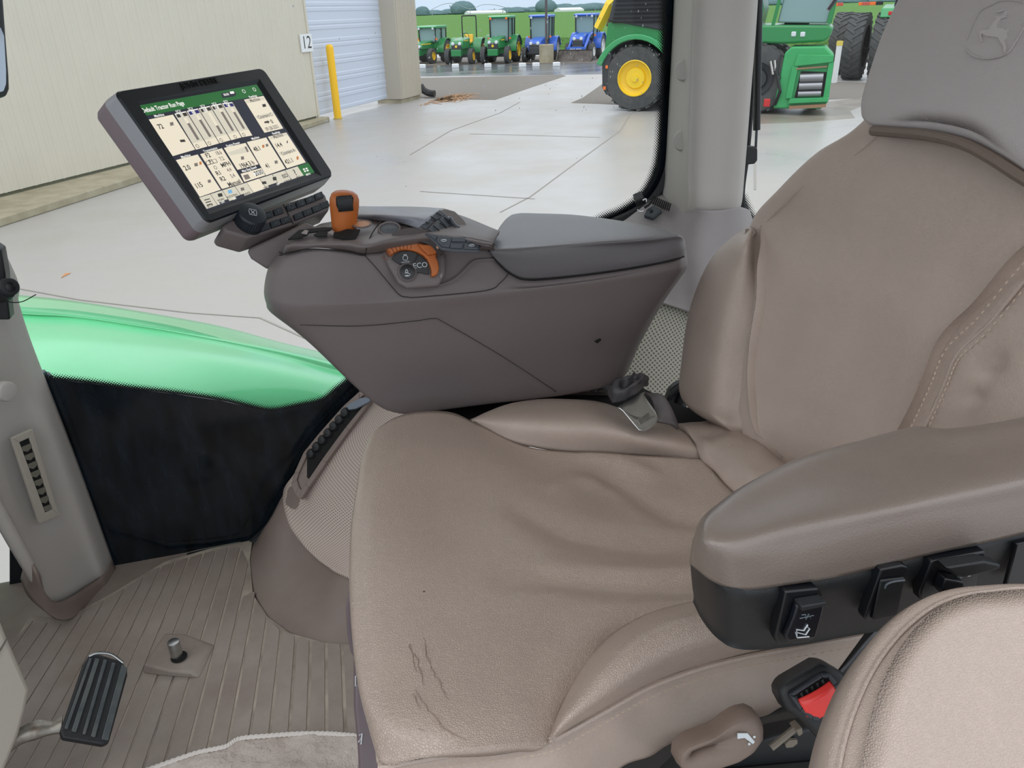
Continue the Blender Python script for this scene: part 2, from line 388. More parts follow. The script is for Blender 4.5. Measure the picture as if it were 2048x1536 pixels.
for (x0, x1, hh, lab) in ((938, 1012, 2.8, 'long low white building on the horizon left of the light pole'), (1122, 1168, 3.0, 'small low white roof on the horizon right of the light pole')):
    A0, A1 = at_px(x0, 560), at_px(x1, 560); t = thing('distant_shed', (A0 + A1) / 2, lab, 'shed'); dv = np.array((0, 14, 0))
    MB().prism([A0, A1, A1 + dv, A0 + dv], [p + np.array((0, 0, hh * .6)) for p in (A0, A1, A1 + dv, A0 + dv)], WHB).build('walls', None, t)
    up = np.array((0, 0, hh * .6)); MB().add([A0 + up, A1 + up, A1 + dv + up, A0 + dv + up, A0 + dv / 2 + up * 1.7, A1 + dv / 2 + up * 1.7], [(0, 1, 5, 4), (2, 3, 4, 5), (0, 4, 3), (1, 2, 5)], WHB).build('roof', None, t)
t = thing('irrigation_pivot', at_px(864, 420), 'thin arched irrigation pivot standing in the far field above the left tractor', 'irrigation pivot')
PV = mat('pivot_grey', (150, 160, 168), .6)
hp = np.array((0, 0, 1.)); MB().tube(curve([at_px(864, 420) + hp * 4.0, at_px(890, 425) + hp * 6.2, at_px(915, 430) + hp * 6.0, at_px(940, 430) + hp * 3.6, at_px(965, 440) + hp * 5.4, at_px(990, 445) + hp * 5.2, at_px(1015, 450) + hp * 3.6], 6), .13, PV, 5).build('span', None, t)
for x in (864, 940, 1015): MB().tube([at_px(x, 425), at_px(x, 425) + hp * 4], .15, PV, 5).build('tower_leg', None, t)

# ------------------------------------------------------------------ warehouse
wa = math.radians(33.0); wd = np.array((math.sin(wa), math.cos(wa), 0)); wn = np.array((math.cos(wa), -math.sin(wa), 0)); up = np.array((0, 0, 1.))
B0 = pz(637, 231, .18); B0[2] = 0
def wpt(s, o, z): return B0 + wd * s + wn * o + up * z
wh = thing('warehouse', wpt(-4, -1, 0), 'beige corrugated metal warehouse wall on a concrete footing', 'building')
def corr(s0, s1, z0, z1, o0, name, par, M=None):
    b = MB(); pr = []; s = s0; pit = .305
    while s < s1 - 1e-6:
        for ds, o in ((0, 0), (.02, .022), (.045, .022), (.065, 0), (.15, 0), (.155, .006), (.175, .006), (.18, 0), (.22, 0), (.225, .006), (.245, .006), (.25, 0)):
            if s + ds < s1: pr.append((s + ds, o))
        s += pit
    pr.append((s1, 0))
    b.grid([[wpt(s, o0 + o, z0) for s, o in pr], [wpt(s, o0 + o, z1) for s, o in pr]])
    return b.build(name, M or SID, par)
corr(-20, 0, .18, 6.5, 0, 'siding', wh)
MB().prism([wpt(-20, -.3, .18), wpt(0, -.3, .18), wpt(0, -.01, .18), wpt(-20, -.01, .18)], [wpt(-20, -.3, 6.5), wpt(0, -.3, 6.5), wpt(0, -.01, 6.5), wpt(-20, -.01, 6.5)], SID).build('wall_core', None, wh)
MB().prism([wpt(-20, -.3, 0), wpt(0, -.3, 0), wpt(0, -.04, 0), wpt(-20, -.04, 0)], [wpt(-20, -.3, .2), wpt(0, -.3, .2), wpt(0, -.04, .2), wpt(-20, -.04, .2)], mat('sill_dark_green', (120, 122, 100), .9)).build('sill_strip', None, wh)  # dark green strip between siding and footing
p0, p1 = pz(0, 455, 0), pz(660, 243, 0)
b = MB(); dirf = (p1 - p0) / np.linalg.norm(p1 - p0); pa = p0 - dirf * 8
q0 = wpt(-20, -.02, 0); q1 = wpt(.0, -.02, 0)
A_ = [pa, p1, p1 - wn * .4, q1, q0]
b.prism(A_, [p + up * .13 for p in A_], CONC2); b.build('footing', None, wh, bevel=.02)
b = MB(); 
for k in range(14):
    z0 = .16 + k * .46
    sec = [(0, 0), (.03, .012), (.10, .012), (.13, 0), (.33, 0), (.36, .012), (.43, .012), (.46, 0)]
    b.grid([[wpt(.02, -.12 + o, z0 + dz) for dz, o in sec], [wpt(4.70, -.12 + o, z0 + dz) for dz, o in sec]])
b.build('garage_door', DOORW, wh)
MB().prism([wpt(-.06, -.12, .1), wpt(0.03, -.12, .1), wpt(0.03, .03, .1), wpt(-.06, .03, .1)], [wpt(-.06, -.12, 6.5), wpt(0.03, -.12, 6.5), wpt(0.03, .03, 6.5), wpt(-.06, .03, 6.5)], SID).build('door_jamb', None, wh)
PO = .42; PA, PB = 4.66, 6.32
MB().prism([wpt(PA, -.5, .14), wpt(PA, PO, .14), wpt(PB, PO, .14), wpt(PB, -.5, .14)], [wpt(PA, -.5, 6.5), wpt(PA, PO, 6.5), wpt(PB, PO, 6.5), wpt(PB, -.5, 6.5)], PIER).build('corner_pier', None, wh)
corr(PA + .1, PB - .03, .14, 6.5, PO + .003, 'pier_siding', wh, PIER)
MB().prism([wpt(PA + .05, -.5, 0), wpt(PA + .05, PO - .05, 0), wpt(PB - .05, PO - .05, 0), wpt(PB - .05, -.5, 0)], [wpt(PA + .05, -.5, .15), wpt(PA + .05, PO - .05, .15), wpt(PB - .05, PO - .05, .15), wpt(PB - .05, -.5, .15)], CONC2).build('pier_footing', None, wh)
NP = Pl(wpt(-.18, .04, 2.05), wn, wd)
sg_ = MB().uslab(NP, [(-.31, -.22), (.27, -.22), (.27, .22), (-.31, .22)], -.01, .01, mat('sign_white', (232, 236, 238), .5)).build('number_sign', None, wh)
b = MB(); b.text('12', NP, -.02, 0, .44, mat('sign_black', (24, 28, 34), .5), h=.0105, sx=1.1); b.build('door_number', None, sg_)
ds = thing('downspout_block', wpt(6.4, PO + .2, 0), 'black drain outlet at the foot of the building corner', 'drain outlet')
MB().tube(curve([wpt(PB + .16, PO - .1, .40), wpt(PB + .16, PO + .02, .24), wpt(PB + .2, PO + .2, .15), wpt(PB + .2, PO + .4, .13)], 4), .12, BLK, 8).build('outlet', None, ds, smooth=True)
st_ = MB(); rs = random.Random(4)
for i in range(260):
    p = wpt(PB - .1 + rs.gauss(0, .8), PO + .75 + abs(rs.gauss(0, .45)), .012); a = rs.uniform(0, PI); l = rs.uniform(.08, .25)
    d_ = np.array((math.cos(a), math.sin(a), 0)) * l; n_ = np.array((-d_[1], d_[0], 0)) * .12
    st_.add([p - d_ - n_, p + d_ - n_, p + d_ + n_, p - d_ + n_], [(0, 1, 2, 3)])
st_ = st_.build('straw', mat('straw', (198, 152, 108), .9)); tag(st_, 'loose orange straw scattered by the building corner', 'straw', kind='stuff')
for (x, y, yt, lab) in ((676, 238, 119, 'yellow steel bollard nearer the camera, left of the white garage door'), (824, 195, 98, 'yellow steel bollard at the building corner, right of the garage door')):
    p = pz(x, y, 0); t = thing('bollard', p, lab, 'bollard', group='yellow bollards')
    sc = F / ((p + up * .6 - CAM) @ _fw); hh = {238: 1.98, 195: 2.0}[y]; r_ = .105 if y == 238 else .115
    MB().lathe(p, (0, 0, 1), [(r_, 0), (r_, hh - .1), (r_ * .92, hh - .05), (r_ * .6, hh - .012), (.0001, hh)], YEL, 20).build('post', None, t, smooth=True, angle=60)
    MB().lathe(p, (0, 0, 1), [(r_ + .02, 0), (r_ + .02, .03), (r_, .04)], mat('bollard_base', (196, 170, 80), .8), 20).build('base_collar', None, t)
lp = pz(1093, 126, 0); t = thing('light_pole', lp, 'dark steel light pole on a round concrete base between the blue tractors', 'light pole')
MB().lathe(lp, (0, 0, 1), [(.40, 0), (.40, .92), (.36, .95), (.0001, .95)], CONC2, 20).build('concrete_base', None, t, smooth=True, angle=40)
MB().tube([lp + up * .9, lp + up * 7], .07, mat('pole_brown', (84, 76, 78), .6), 8).build('pole', None, t)
for i, x in enumerate((845, 911, 976, 1045, 1072, 1113)):
    p = pz(x, 136.5 - i * .8, 0); nm = ['beside the building corner', 'before the roll bar tractor', 'before the amber lamp tractor', 'left of the blue cab tractor', 'before the light pole', 'left of the loader bucket'][i]
    t = thing('marker_stone', p, 'small white painted marker block on the wet lot edge, ' + nm, 'marker block', group='white marker blocks')
    MB().box(p + up * .1, (.34, .24, .2), mat('marker_white', (232, 236, 238), .6)).build('block', None, t, bevel=.03)

# ------------------------------------------------------------------ machines
TIRE = mat('tyre_rubber', (66, 70, 72), .8, bump=.01, bscale=30, var=.5, vscale=7, vcol=(100, 98, 94))
JDG = mat('machine_green', (34, 132, 70), .35, coat=.3); JDG2 = mat('machine_green_light', (56, 158, 96), .35, coat=.3); JDY = mat('rim_yellow', (244, 208, 48), .4)
NHB = mat('machine_blue', (36, 98, 204), .35, coat=.3); WHR = mat('rim_white', (222, 226, 226), .5); CABG = mat('cab_glass', (128, 158, 158), .15, spec=.6); CHAR = mat('machine_charcoal', (52, 56, 60), .6)
AMB = mat('lamp_amber', (240, 120, 50), .35); LAMP = mat('lamp_clear', (206, 214, 220), .2); REDL = mat('lamp_red', (196, 44, 44), .35)
def wheel(par, c, r, w, rimM, rim=.55, side=1, lugs=18, local=True):
    """tyre with chevron lugs about the local y axis; the dished rim is its own sub-part"""
    b = MB(); ax = (0, side, 0); c = np.array(c, float); o = c - np.array((0, side * w / 2, 0))
    b.lathe(o, ax, [(r * rim, .02 * w), (r * .72, -.01 * w), (r * .93, .03 * w), (r * .965, .16 * w), (r * .965, .84 * w), (r * .93, .97 * w), (r * .72, 1.01 * w), (r * rim, .98 * w)], TIRE, 40)
    for k in range(lugs * 2):
        a = PI * k / lugs; s_ = 0 if k % 2 else 1
        y0, y1 = (.02, .56) if s_ else (.44, .98); a2 = a + (.22 if s_ else -.0); a1 = a + (0 if s_ else .22)
        V = []
        for (yy, aa) in ((y0, a1), (y1, a2)):
            for dr_ in (.94, 1.0):
                for da in (-.05, .05):
                    V.append(o + np.array((0, side * w * yy, 0)) + np.array((math.cos(aa + da), 0, math.sin(aa + da))) * r * dr_)
        b.add(V, [(0, 1, 3, 2), (4, 6, 7, 5), (0, 4, 5, 1), (2, 3, 7, 6), (0, 2, 6, 4), (1, 5, 7, 3)], TIRE)
    t = b.build('tyre', None, par, local=local, smooth=True, angle=35)
    b = MB(); rr_ = r * rim
    b.lathe(c + np.array((0, side * w * .5, 0)), ax, [(rr_ * 1.02, .0), (rr_ * .97, .01), (rr_ * .90, -.25 * w), (rr_ * .62, -.30 * w), (rr_ * .55, -.16 * w), (rr_ * .22, -.15 * w), (rr_ * .20, -.08 * w), (.0001, -.08 * w)], rimM, 28)
    b.build('rim', None, t, local=local, smooth=True, angle=40); return t
def lb(par, name, M, parts, bevel=.02, **k):
    b = MB()
    for c, d in parts: b.box(c, d, M)
    return b.build(name, None, par, local=True, bevel=bevel, **k)
def prof_x(par, name, M, pts, y0, y1, bevel=.03, taper=None):
    """outline in the x-z plane given width y0..y1"""
    A = [(x, y0, z) for x, z in pts]; B_ = [(x, y1, z) for x, z in pts]
    return MB().prism(A, B_, M).build(name, None, par, local=True, bevel=bevel)
def frame(par, name, M, segs, r=.035):
    for s in segs: MB().tube([np.array(p, float) for p in s], r, M, 6).build(name, None, par, local=True)
def utility_tractor(px, py2, rot, label, body, rimM, L=1.0, cab=True, roof=None, rops=False, loader=False, hood_z=1.30, extra=None, roofz=2.42, whl=(.42, .62), group='parked tractors'):
    p = pz(px, py2, 0); t = thing('tractor', p, label, 'tractor', rotz=rot, group=group)
    rf, rr2 = whl
    # hood and nose (x forward)
    prof_x(t, 'hood', body, [(1.75, .78), (1.80, hood_z - .34), (1.62, hood_z - .08), (1.15, hood_z), (.25, hood_z + .06), (.25, .8)], -.33, .33, .06)
    prof_x(t, 'grille', CHAR, [(1.70, .62), (1.86, .62), (1.87, hood_z - .32), (1.76, hood_z - .24), (1.70, hood_z - .3)], -.28, .28, .02)
    for s in (-1, 1): 
        MB().lathe((1.84, .20 * s, hood_z - .22), (1, 0, .25), [(.09, -.03), (.09, .0), (.0001, .02)], LAMP, 12).build('headlight', None, t, local=True)
    lb(t, 'chassis', CHAR if body is not JDG else JDG, [((.9, 0, .62), (1.7, .42, .34)), ((-.3, 0, .62), (1.2, .5, .4))])
    lb(t, 'front_weight', body if body is JDG else CHAR, [((1.86, 0, .62), (.22, .58, .34))], .03)
    lb(t, 'front_axle', CHAR, [((1.25, 0, .45), (.18, 1.25, .16))])
    for s in (-1, 1):
        wheel(t, (1.25, .68 * s, rf), rf, .26, rimM, .52, s, 16)
        wheel(t, (-.45, .72 * s, rr2), rr2, .36, rimM, .58, s, 18)
        A = [(-.45 + (rr2 + .10) * math.cos(a), (rr2) + (rr2 + .10) * math.sin(a)) for a in np.linspace(math.radians(-5), math.radians(165), 12)]
        B_ = [(-.45 + (rr2 + .04) * math.cos(a), (rr2) + (rr2 + .04) * math.sin(a)) for a in np.linspace(math.radians(165), math.radians(-5), 12)]
        prof_x(t, 'fender', body, A + B_, .46 * s if s > 0 else -.94, .94 * s if s > 0 else -.46, .01)
    if cab:
        r_ = roof or body
        prof_x(t, 'roof', r_, [(.50, roofz - .14), (.55, roofz - .06), (.30, roofz), (-.95, roofz), (-1.12, roofz - .08), (-1.08, roofz - .15)], -.62, .62, .06)
        frame(t, 'cab_post', BLKS, [((.40, s * .52, 1.1), (.36, s * .55, roofz - .12)) for s in (-1, 1)] + [((-.35, s * .56, 1.0), (-.35, s * .57, roofz - .12)) for s in (-1, 1)] + [((-1.0, s * .52, 1.2), (-1.0, s * .55, roofz - .12)) for s in (-1, 1)] + [((.40, -.52, 1.12), (.40, .52, 1.12))])
        lb(t, 'cab_glass', CABG, [((-.30, 0, (1.15 + roofz - .12) / 2), (1.30, 1.04, roofz - .12 - 1.15))], .01)
        lb(t, 'cab_lower', CHAR if body is not JDG else JDG, [((-.25, 0, .98), (1.2, .96, .42))])
        for s in (-1, 1):
            MB().lathe((.52, .46 * s, roofz - .15), (1, 0, 0), [(.07, -.03), (.07, .01), (.0001, .03)], AMB if body is JDG and roofz > 2.3 else LAMP, 10).build('roof_lamp', None, t, local=True)
            lb(t, 'marker_lamp', AMB, [((.42, s * .62, 1.28), (.06, .12, .09))], .01)
    if rops:
        MB().tube(curve([(-.75, -.42, .9), (-.75, -.42, 1.6), (-.75, -.42, 2.38), (-.75, -.30, 2.46), (-.75, .30, 2.46), (-.75, .42, 2.38), (-.75, .42, 1.6), (-.75, .42, .9)], 3), .035, BLK, 6).build('roll_bar', None, t, local=True, smooth=True)
        prof_x(t, 'seat', mat('seat_yellow', (236, 190, 60), .5), [(-.2, 1.0), (-.2, 1.12), (-.55, 1.15), (-.62, 1.5), (-.72, 1.5), (-.7, 1.0)], -.25, .25, .04)
        MB().tube([(.22, 0, 1.15), (-.02, 0, 1.42)], .03, BLK, 6).build('steering_column', None, t, local=True)
        MB().tube([np.array((-.04, 0, 1.44)) + np.array((.08 * math.cos(a), .18 * math.sin(a), .14 * math.cos(a))) for a in np.linspace(0, 2 * PI, 17)[:-1]], .015, BLK, 5, closed=True).build('steering_wheel', None, t, local=True, smooth=True)
        lb(t, 'platform', JDG, [((-.2, 0, .82), (.9, 1.0, .12)), ((-.5, 0, .95), (.5, .9, .25))])
        MB().lathe((-.1, -.55, 1.25), (1, 0, 0), [(.09, 0), (.09, .04), (.0001, .06)], AMB, 10).build('marker_lamp', None, t, local=True)
    if loader:
        for s in (-1, 1):
            MB().tube([(.3, .46 * s, 1.45), (1.0, .46 * s, 1.32), (1.9, .46 * s, .75), (2.25, .46 * s, .45)], [.07, .08, .07, .05], NHB, 6).build('loader_arm', None, t, local=True)
            MB().tube([(.6, .46 * s, .9), (1.3, .46 * s, 1.05)], .04, STEEL, 6).build('lift_cylinder', None, t, local=True)
        lb(t, 'cross_bar', NHB, [((2.2, 0, .62), (.10, 1.05, .26))], .01)
        pl = Pl((2.256, 0, .62), (1, 0, 0), (0, 1, 0)); b = MB(); [b.uslab(pl, [(y, -.05), (y + .05, -.05), (y + .05, .05), (y, .05)], 0, .003, WHR) for y in (-.32, -.24, -.16, -.08, .04, .12, .20, .28)]
        b.build('loader_lettering', None, t, local=True)
        BK = mat('bucket_steel', (84, 78, 76), .55, metal=.3, var=.7, vscale=4, vcol=(140, 132, 124))
        bp_ = [(2.28, .56), (2.34, .62), (2.30, .62), (2.24, .55), (2.30, .08), (2.62, .0), (2.95, .0), (2.95, .03), (2.64, .05), (2.36, .12)]
        prof_x(t, 'bucket', BK, bp_, -.98, .98, .005)
        for s in (-1, 1): prof_x(t, 'bucket_side', BK, [(2.28, .58), (2.30, .06), (2.62, .0), (2.95, .0), (2.6, .36)], .96 * s if s > 0 else -.98, .98 * s if s > 0 else -.96, .004)
        MB().tube([(.35, .6, 1.75), (.45, .95, 1.85)], .015, BLK, 5).build('mirror_arm', None, t, local=True)
        lb(t, 'mirror', BLK, [((.45, .98, 1.75), (.05, .16, .32))], .02)
    if extra: extra(t)
    return t
R0_ = math.radians
def yl_emblem(t):
    lb(t, 'hood_stripe', JDY, [((1.0, s * .345, 1.22), (.7, .02, .05)) for s in (-1, 1)], .004)
    MB().lathe((1.872, 0, .95), (1, 0, 0), [(.07, 0), (.07, .01), (.0001, .014)], JDY, 10).build('nose_badge', None, t, local=True)
def fm_old(t):
    lb(t, 'hood_stripe', JDY, [((1.2, s * .345, 1.05), (1.1, .02, .05)) for s in (-1, 1)] , .004); lb(t, 'warning_panel', JDY, [((.42, -.62, 1.15), (.03, .2, .26))], .01)
utility_tractor(864, 125, R0_(232), 'green cab tractor with dull old hood, leftmost of the row beside the building corner', JDG, JDY, extra=fm_old, hood_z=1.16, roofz=2.0, roof=JDG2)
utility_tractor(934, 126, R0_(240), 'green open tractor with tall black roll bar, second in the parked row', JDG, JDY, cab=False, rops=True, extra=yl_emblem, hood_z=1.32)
utility_tractor(1004, 125, R0_(240), 'green cab tractor with two amber roof lamps, third in the parked row', JDG, JDY, extra=yl_emblem, roof=JDG2, hood_z=1.36, roofz=2.44, whl=(.46, .68))
utility_tractor(1083, 121.2, R0_(240), 'blue roofed cab tractor with black nose behind the light pole base', NHB, WHR, hood_z=1.22, roofz=2.42, whl=(.40, .60))
utility_tractor(1172, 118, R0_(234), 'blue loader tractor with wide front bucket, right end of the parked row', NHB, WHR, loader=True, hood_z=1.38, roofz=2.42, whl=(.46, .66))

# forage harvester
pr0 = pz(1268, 222, 0); pf0 = pz(1545, 232, 0)
hd = -.65
fh = thing('forage_harvester', pr0, 'large green forage harvester with yellow wheel and open front feed housing', 'harvester', rotz=hd)
# local: x forward (towards picture right), y left (away from the camera is +y)
wheel(fh, (0.0, .15, .88), .88, .55, JDY, .54, -1, 20)
wheel(fh, (0.0, 2.35, .88), .88, .55, JDY, .54, 1, 20)
wheel(fh, (3.30, .10, .88), .88, .70, CHAR, .5, -1, 20)
wheel(fh, (3.30, 2.35, .88), .88, .70, JDY, .5, 1, 20)
body = [(-.62, .98), (-.66, 1.45), (-.50, 2.06), (-.44, 2.12), (1.0, 2.12), (2.3, 2.12), (2.3, 1.2), (1.4, 1.1)]
arch = [(1.04 * math.cos(a), .86 + 1.06 * math.sin(a)) for a in np.linspace(math.radians(14), math.radians(158), 14)]
b = MB(); 
pts = [(2.4, 1.12), (1.25, 1.12)] + arch + [(-1.0, 1.24), (-.62, 1.45)]
pts = [(3.0, 1.3), (1.06, 1.15)] + arch[1:-1] + [(-.90, 1.35), (-.88, 1.6), (-.80, 2.3), (-.6, 2.36), (1.0, 2.2), (3.0, 2.2)]
prof_x(fh, 'rear_body', JDG2 if False else JDG, pts, -.12, 2.6, .05)
A = [(1.16 * math.cos(a), .86 + 1.16 * math.sin(a)) for a in np.linspace(math.radians(10), math.radians(160), 16)]; B_ = [(1.0 * math.cos(a), .86 + 1.02 * math.sin(a)) for a in np.linspace(math.radians(160), math.radians(10), 16)]
prof_x(fh, 'wheel_arch', JDG2, A + B_, -.22, .10, .03)
prof_x(fh, 'arch_liner', BLKD, [(1.02 * math.cos(a), .86 + 1.02 * math.sin(a)) for a in np.linspace(math.radians(5), math.radians(170), 14)], .46, .9, 0)
lp_ = [(-.60, 2.12), (-.52, 2.95), (-.45, 3.05), (2.2, 2.98), (2.2, 1.98), (1.25, 1.80), (1.05, 1.86)]
prof_x(fh, 'upper_body', JDG, [(-.62, 2.25), (-.50, 3.0), (3.0, 3.0), (3.0, 1.95)], .06, 2.5, .05)
vent = prof_x(fh, 'grille_panel', CHAR, [(-.78, 2.36), (-.62, 2.98), (2.0, 2.86), (1.15, 2.10), (1.0, 2.04)], -.18, .05, .03)
b = MB()
for i in range(6):
    z = 2.86 - i * .105; x0 = -.56 - .02 * i; x1 = 1.72 - i * .13 - .03
    b.box(((x0 + x1) / 2, -.20, z - .02), (x1 - x0, .03, .045), BLKD)
b.build('grille_slat', None, vent, local=True)
prof_x(fh, 'yellow_hood', JDY, [(-.25, 2.99), (-.15, 3.5), (3.0, 3.4), (3.0, 2.83)], -.10, 2.4, .05)
rb_ = prof_x(fh, 'rear_bumper', CHAR, [(-.80, .42), (-.93, .62), (-.95, 1.22), (-.88, 1.72), (-.66, 1.5), (-.74, 1.2), (-.76, .50)], -.12, 2.5, .04)
lb(fh, 'side_marker', AMB, [((-.80, -.14, 1.18), (.07, .03, .09)), ], .01); lb(fh, 'side_marker', AMB, [((-.85, -.14, .62), (.08, .03, .09))], .01)
MB().tube([(.3, .5, 3.25), (-.35, .45, 3.2), (-.9, .4, 2.75), (-1.22, .35, 2.15)], [.17, .17, .15, .13], JDY, 4).build('discharge_spout', None, fh, local=True)
MB().tube([(.2, .52, 3.1), (-.38, .5, 3.02), (-.8, .45, 2.55), (-.95, .4, 2.2)], [.1, .1, .09, .05], mat('spout_brown', (96, 76, 60), .7), 5).build('spout_flap', None, fh, local=True)
# cab and front
prof_x(fh, 'cab_base', JDG, [(2.7, 1.75), (2.75, 2.16), (3.3, 2.18), (4.92, 2.14), (5.02, 2.08), (4.98, 1.86), (4.85, 1.76), (3.9, 1.72)], -.12, 1.75, .06)
lb(fh, 'front_lamp', LAMP, [((4.1, -.13, 1.95), (.12, .05, .12))], .03); lb(fh, 'front_lamp', LAMP, [((4.32, -.13, 1.94), (.12, .05, .12))], .03)
cg = prof_x(fh, 'cab_windshield', CABG, [(3.66, 2.22), (3.9, 3.8), (5.06, 3.8), (4.88, 2.18)], .0, 1.6, .04)
lb(fh, 'cab_interior', CHAR, [((4.1, .8, 2.3), (.6, .7, .6))], .05)
frame(fh, 'cab_post', JDG, [((3.56, -.06, 2.15), (3.82, -.06, 3.8)), ((3.0, -.08, 2.95), (3.7, -.08, 2.98)), ((4.9, 1.6, 2.15), (5.1, 1.6, 3.8)), ((4.9, -.04, 2.18), (5.1, -.04, 3.8))], .05)
prof_x(fh, 'rear_cab_panel', JDG, [(2.7, 1.95), (2.7, 3.4), (3.1, 3.4), (3.3, 2.55), (3.2, 1.95)], -.1, 1.4, .03)
hdm = prof_x(fh, 'feed_housing', JDG2 if False else mat('machine_green_worn', (52, 158, 92), .45, var=.5, vscale=3, vcol=(70, 176, 110)), [(3.82, .16), (3.95, 1.52), (4.1, 1.66), (4.9, 1.66), (5.12, 1.45), (5.16, .34), (5.0, .16)], -.30, .75, .04)
HG = MATS['machine_green_worn']
FP_ = Pl((5.36, .3, .8), (1, 0, 0), (0, 1, 0))
# the front end turned towards the camera: built on the near side plane of the housing
SPn = Pl((4.52, -.30, .86), (0, -1, 0), (1, 0, 0))
b = MB(); b.uslab(SPn, [(-.20, -.42), (.50, -.38), (.50, .20), (-.12, .22)], -.0, .03, BLKD); o = b.build('intake_opening', None, hdm, local=True)
b = MB()
for z, r_ in ((.06, .11), (-.14, .10), (-.33, .08)):
    b.tube([SPn.at(-.12, z, .03), SPn.at(.44, z + .02, .03)], r_, mat('roller_steel', (150, 152, 156), .35, metal=.7), 10)
b.build('feed_roller', None, o, local=True, smooth=True)
RUST = mat('rust_worn', (150, 118, 92), .8)
b = MB(); b.uslab(SPn, [(-.30, .34), (.62, .44), (.62, .60), (-.24, .62)], 0, .10, HG); b.uslab(SPn, [(-.34, -.56), (.64, -.50), (.64, -.40), (-.30, -.44)], 0, .14, HG); b.uslab(SPn, [(-.42, -.44), (-.26, -.44), (-.20, .34), (-.34, .34)], 0, .08, HG); b.uslab(SPn, [(.50, -.42), (.64, -.42), (.64, .44), (.52, .42)], 0, .08, HG)
b.build('intake_frame', None, hdm, local=True, bevel=.01)
b = MB(); b.uslab(SPn, [(-.30, -.70), (.60, -.64), (.60, -.56), (-.30, -.62)], 0, .12, RUST); b.uslab(SPn, [(-.24, .26), (.50, .32), (.50, .35), (-.24, .30)], 0, .09, RUST); b.build('worn_edge', None, hdm, local=True)
frame(fh, 'hydraulic_hose', BLK, [((3.85, -.2, 1.45), (3.78, -.35, 1.1)), ((3.78, -.35, 1.1), (3.95, -.38, .6)), ((3.95, -.38, .6), (3.85, -.3, .25)), ((3.6, -.2, 1.3), (3.9, -.36, .9))], .045)
frame(fh, 'hose_steel', STEEL, [((3.62, -.3, 1.32), (3.72, -.36, 1.0)), ((3.72, -.3, 1.34), (3.78, -.36, 1.05))], .03)
lb(fh, 'red_valve', REDL, [((3.66, -.5, .32), (.16, .05, .2))], .02)
lb(fh, 'undercarriage', BLKD, [((1.6, 1.2, .75), (3.0, 1.4, .7)), ((4.2, .8, .35), (1.2, 1.0, .3))], .03)
wheel(fh, (4.75, 1.1, .40), .40, .35, CHAR, .5, -1, 12)

# big tractor with dual wheels
p = pz(1700, 160, 0); bt = thing('dual_wheel_tractor', p, 'big green tractor with dual yellow wheels and amber extremity bars behind the headrest', 'tractor', rotz=math.atan2(p[1], p[0]) - math.radians(9))
# local x = away from the camera, y = to the picture left
R_ = 1.14
wheel(bt, (0.3, .0, R_), R_, .66, JDY, .62, 1, 24); wheel(bt, (0.3, -.92, R_), R_, .66, JDY, .62, 1, 24)
wheel(bt, (2.6, .95, R_), R_, .60, JDY, .6, 1, 24)
lb(bt, 'axle', BLKD, [((.3, -.9, 1.0), (.2, 2.6, .16))], .02)
prof_x(bt, 'fender', JDG2, [(-.35, 2.10), (-.25, 2.40), (.5, 2.52), (1.4, 2.40), (1.4, 2.25), (.5, 2.36), (-.2, 2.1)], -2.1, -.72, .04)
lb(bt, 'tail_lamp', REDL, [((-.34, -1.15, 2.24), (.04, .34, .12))], .02)
lb(bt, 'rear_body', BLKD, [((.7, -1.9, 1.5), (1.2, 1.2, 1.4))], .03)
lb(bt, 'cab_glass', CABG, [((.8, -1.9, 3.1), (1.4, 1.5, 1.3))], .03)
frame(bt, 'cab_post', BLKS, [((.1, -1.12, 2.4), (.15, -1.16, 3.7)), ((1.5, -1.12, 2.4), (1.5, -1.16, 3.7))], .05)
prof_x(bt, 'roof', JDG2, [(-.1, 3.7), (0, 3.9), (1.7, 3.9), (1.7, 3.7)], -2.8, -1.05, .05)
for k, (y0, y1, M) in enumerate(((-.72, -.48, BLK), (-.48, -.28, AMB), (-.28, -.02, mat('bar_red', (196, 86, 70), .5)), (-.02, .10, AMB), (.62, .80, mat('bar_red', (196, 86, 70), .5)), (.80, .95, AMB))):
    lb(bt, 'extremity_bar', M, [((-.05, (y0 + y1) / 2, 2.56), (.08, y1 - y0, .11))], .01)
t = thing('white_post', pz(1668, 166, 0), 'slim white and yellow marker post before the dual yellow wheels', 'post')
q = pz(1668, 166, 0); b = MB().box(q + up * .62, (.16, .12, 1.24), WHR).build('post', None, t, bevel=.01); MB().box(q + up * 1.32, (.17, .13, .16), mat('post_yellow', (220, 200, 90), .6)).build('post_cap', None, t)

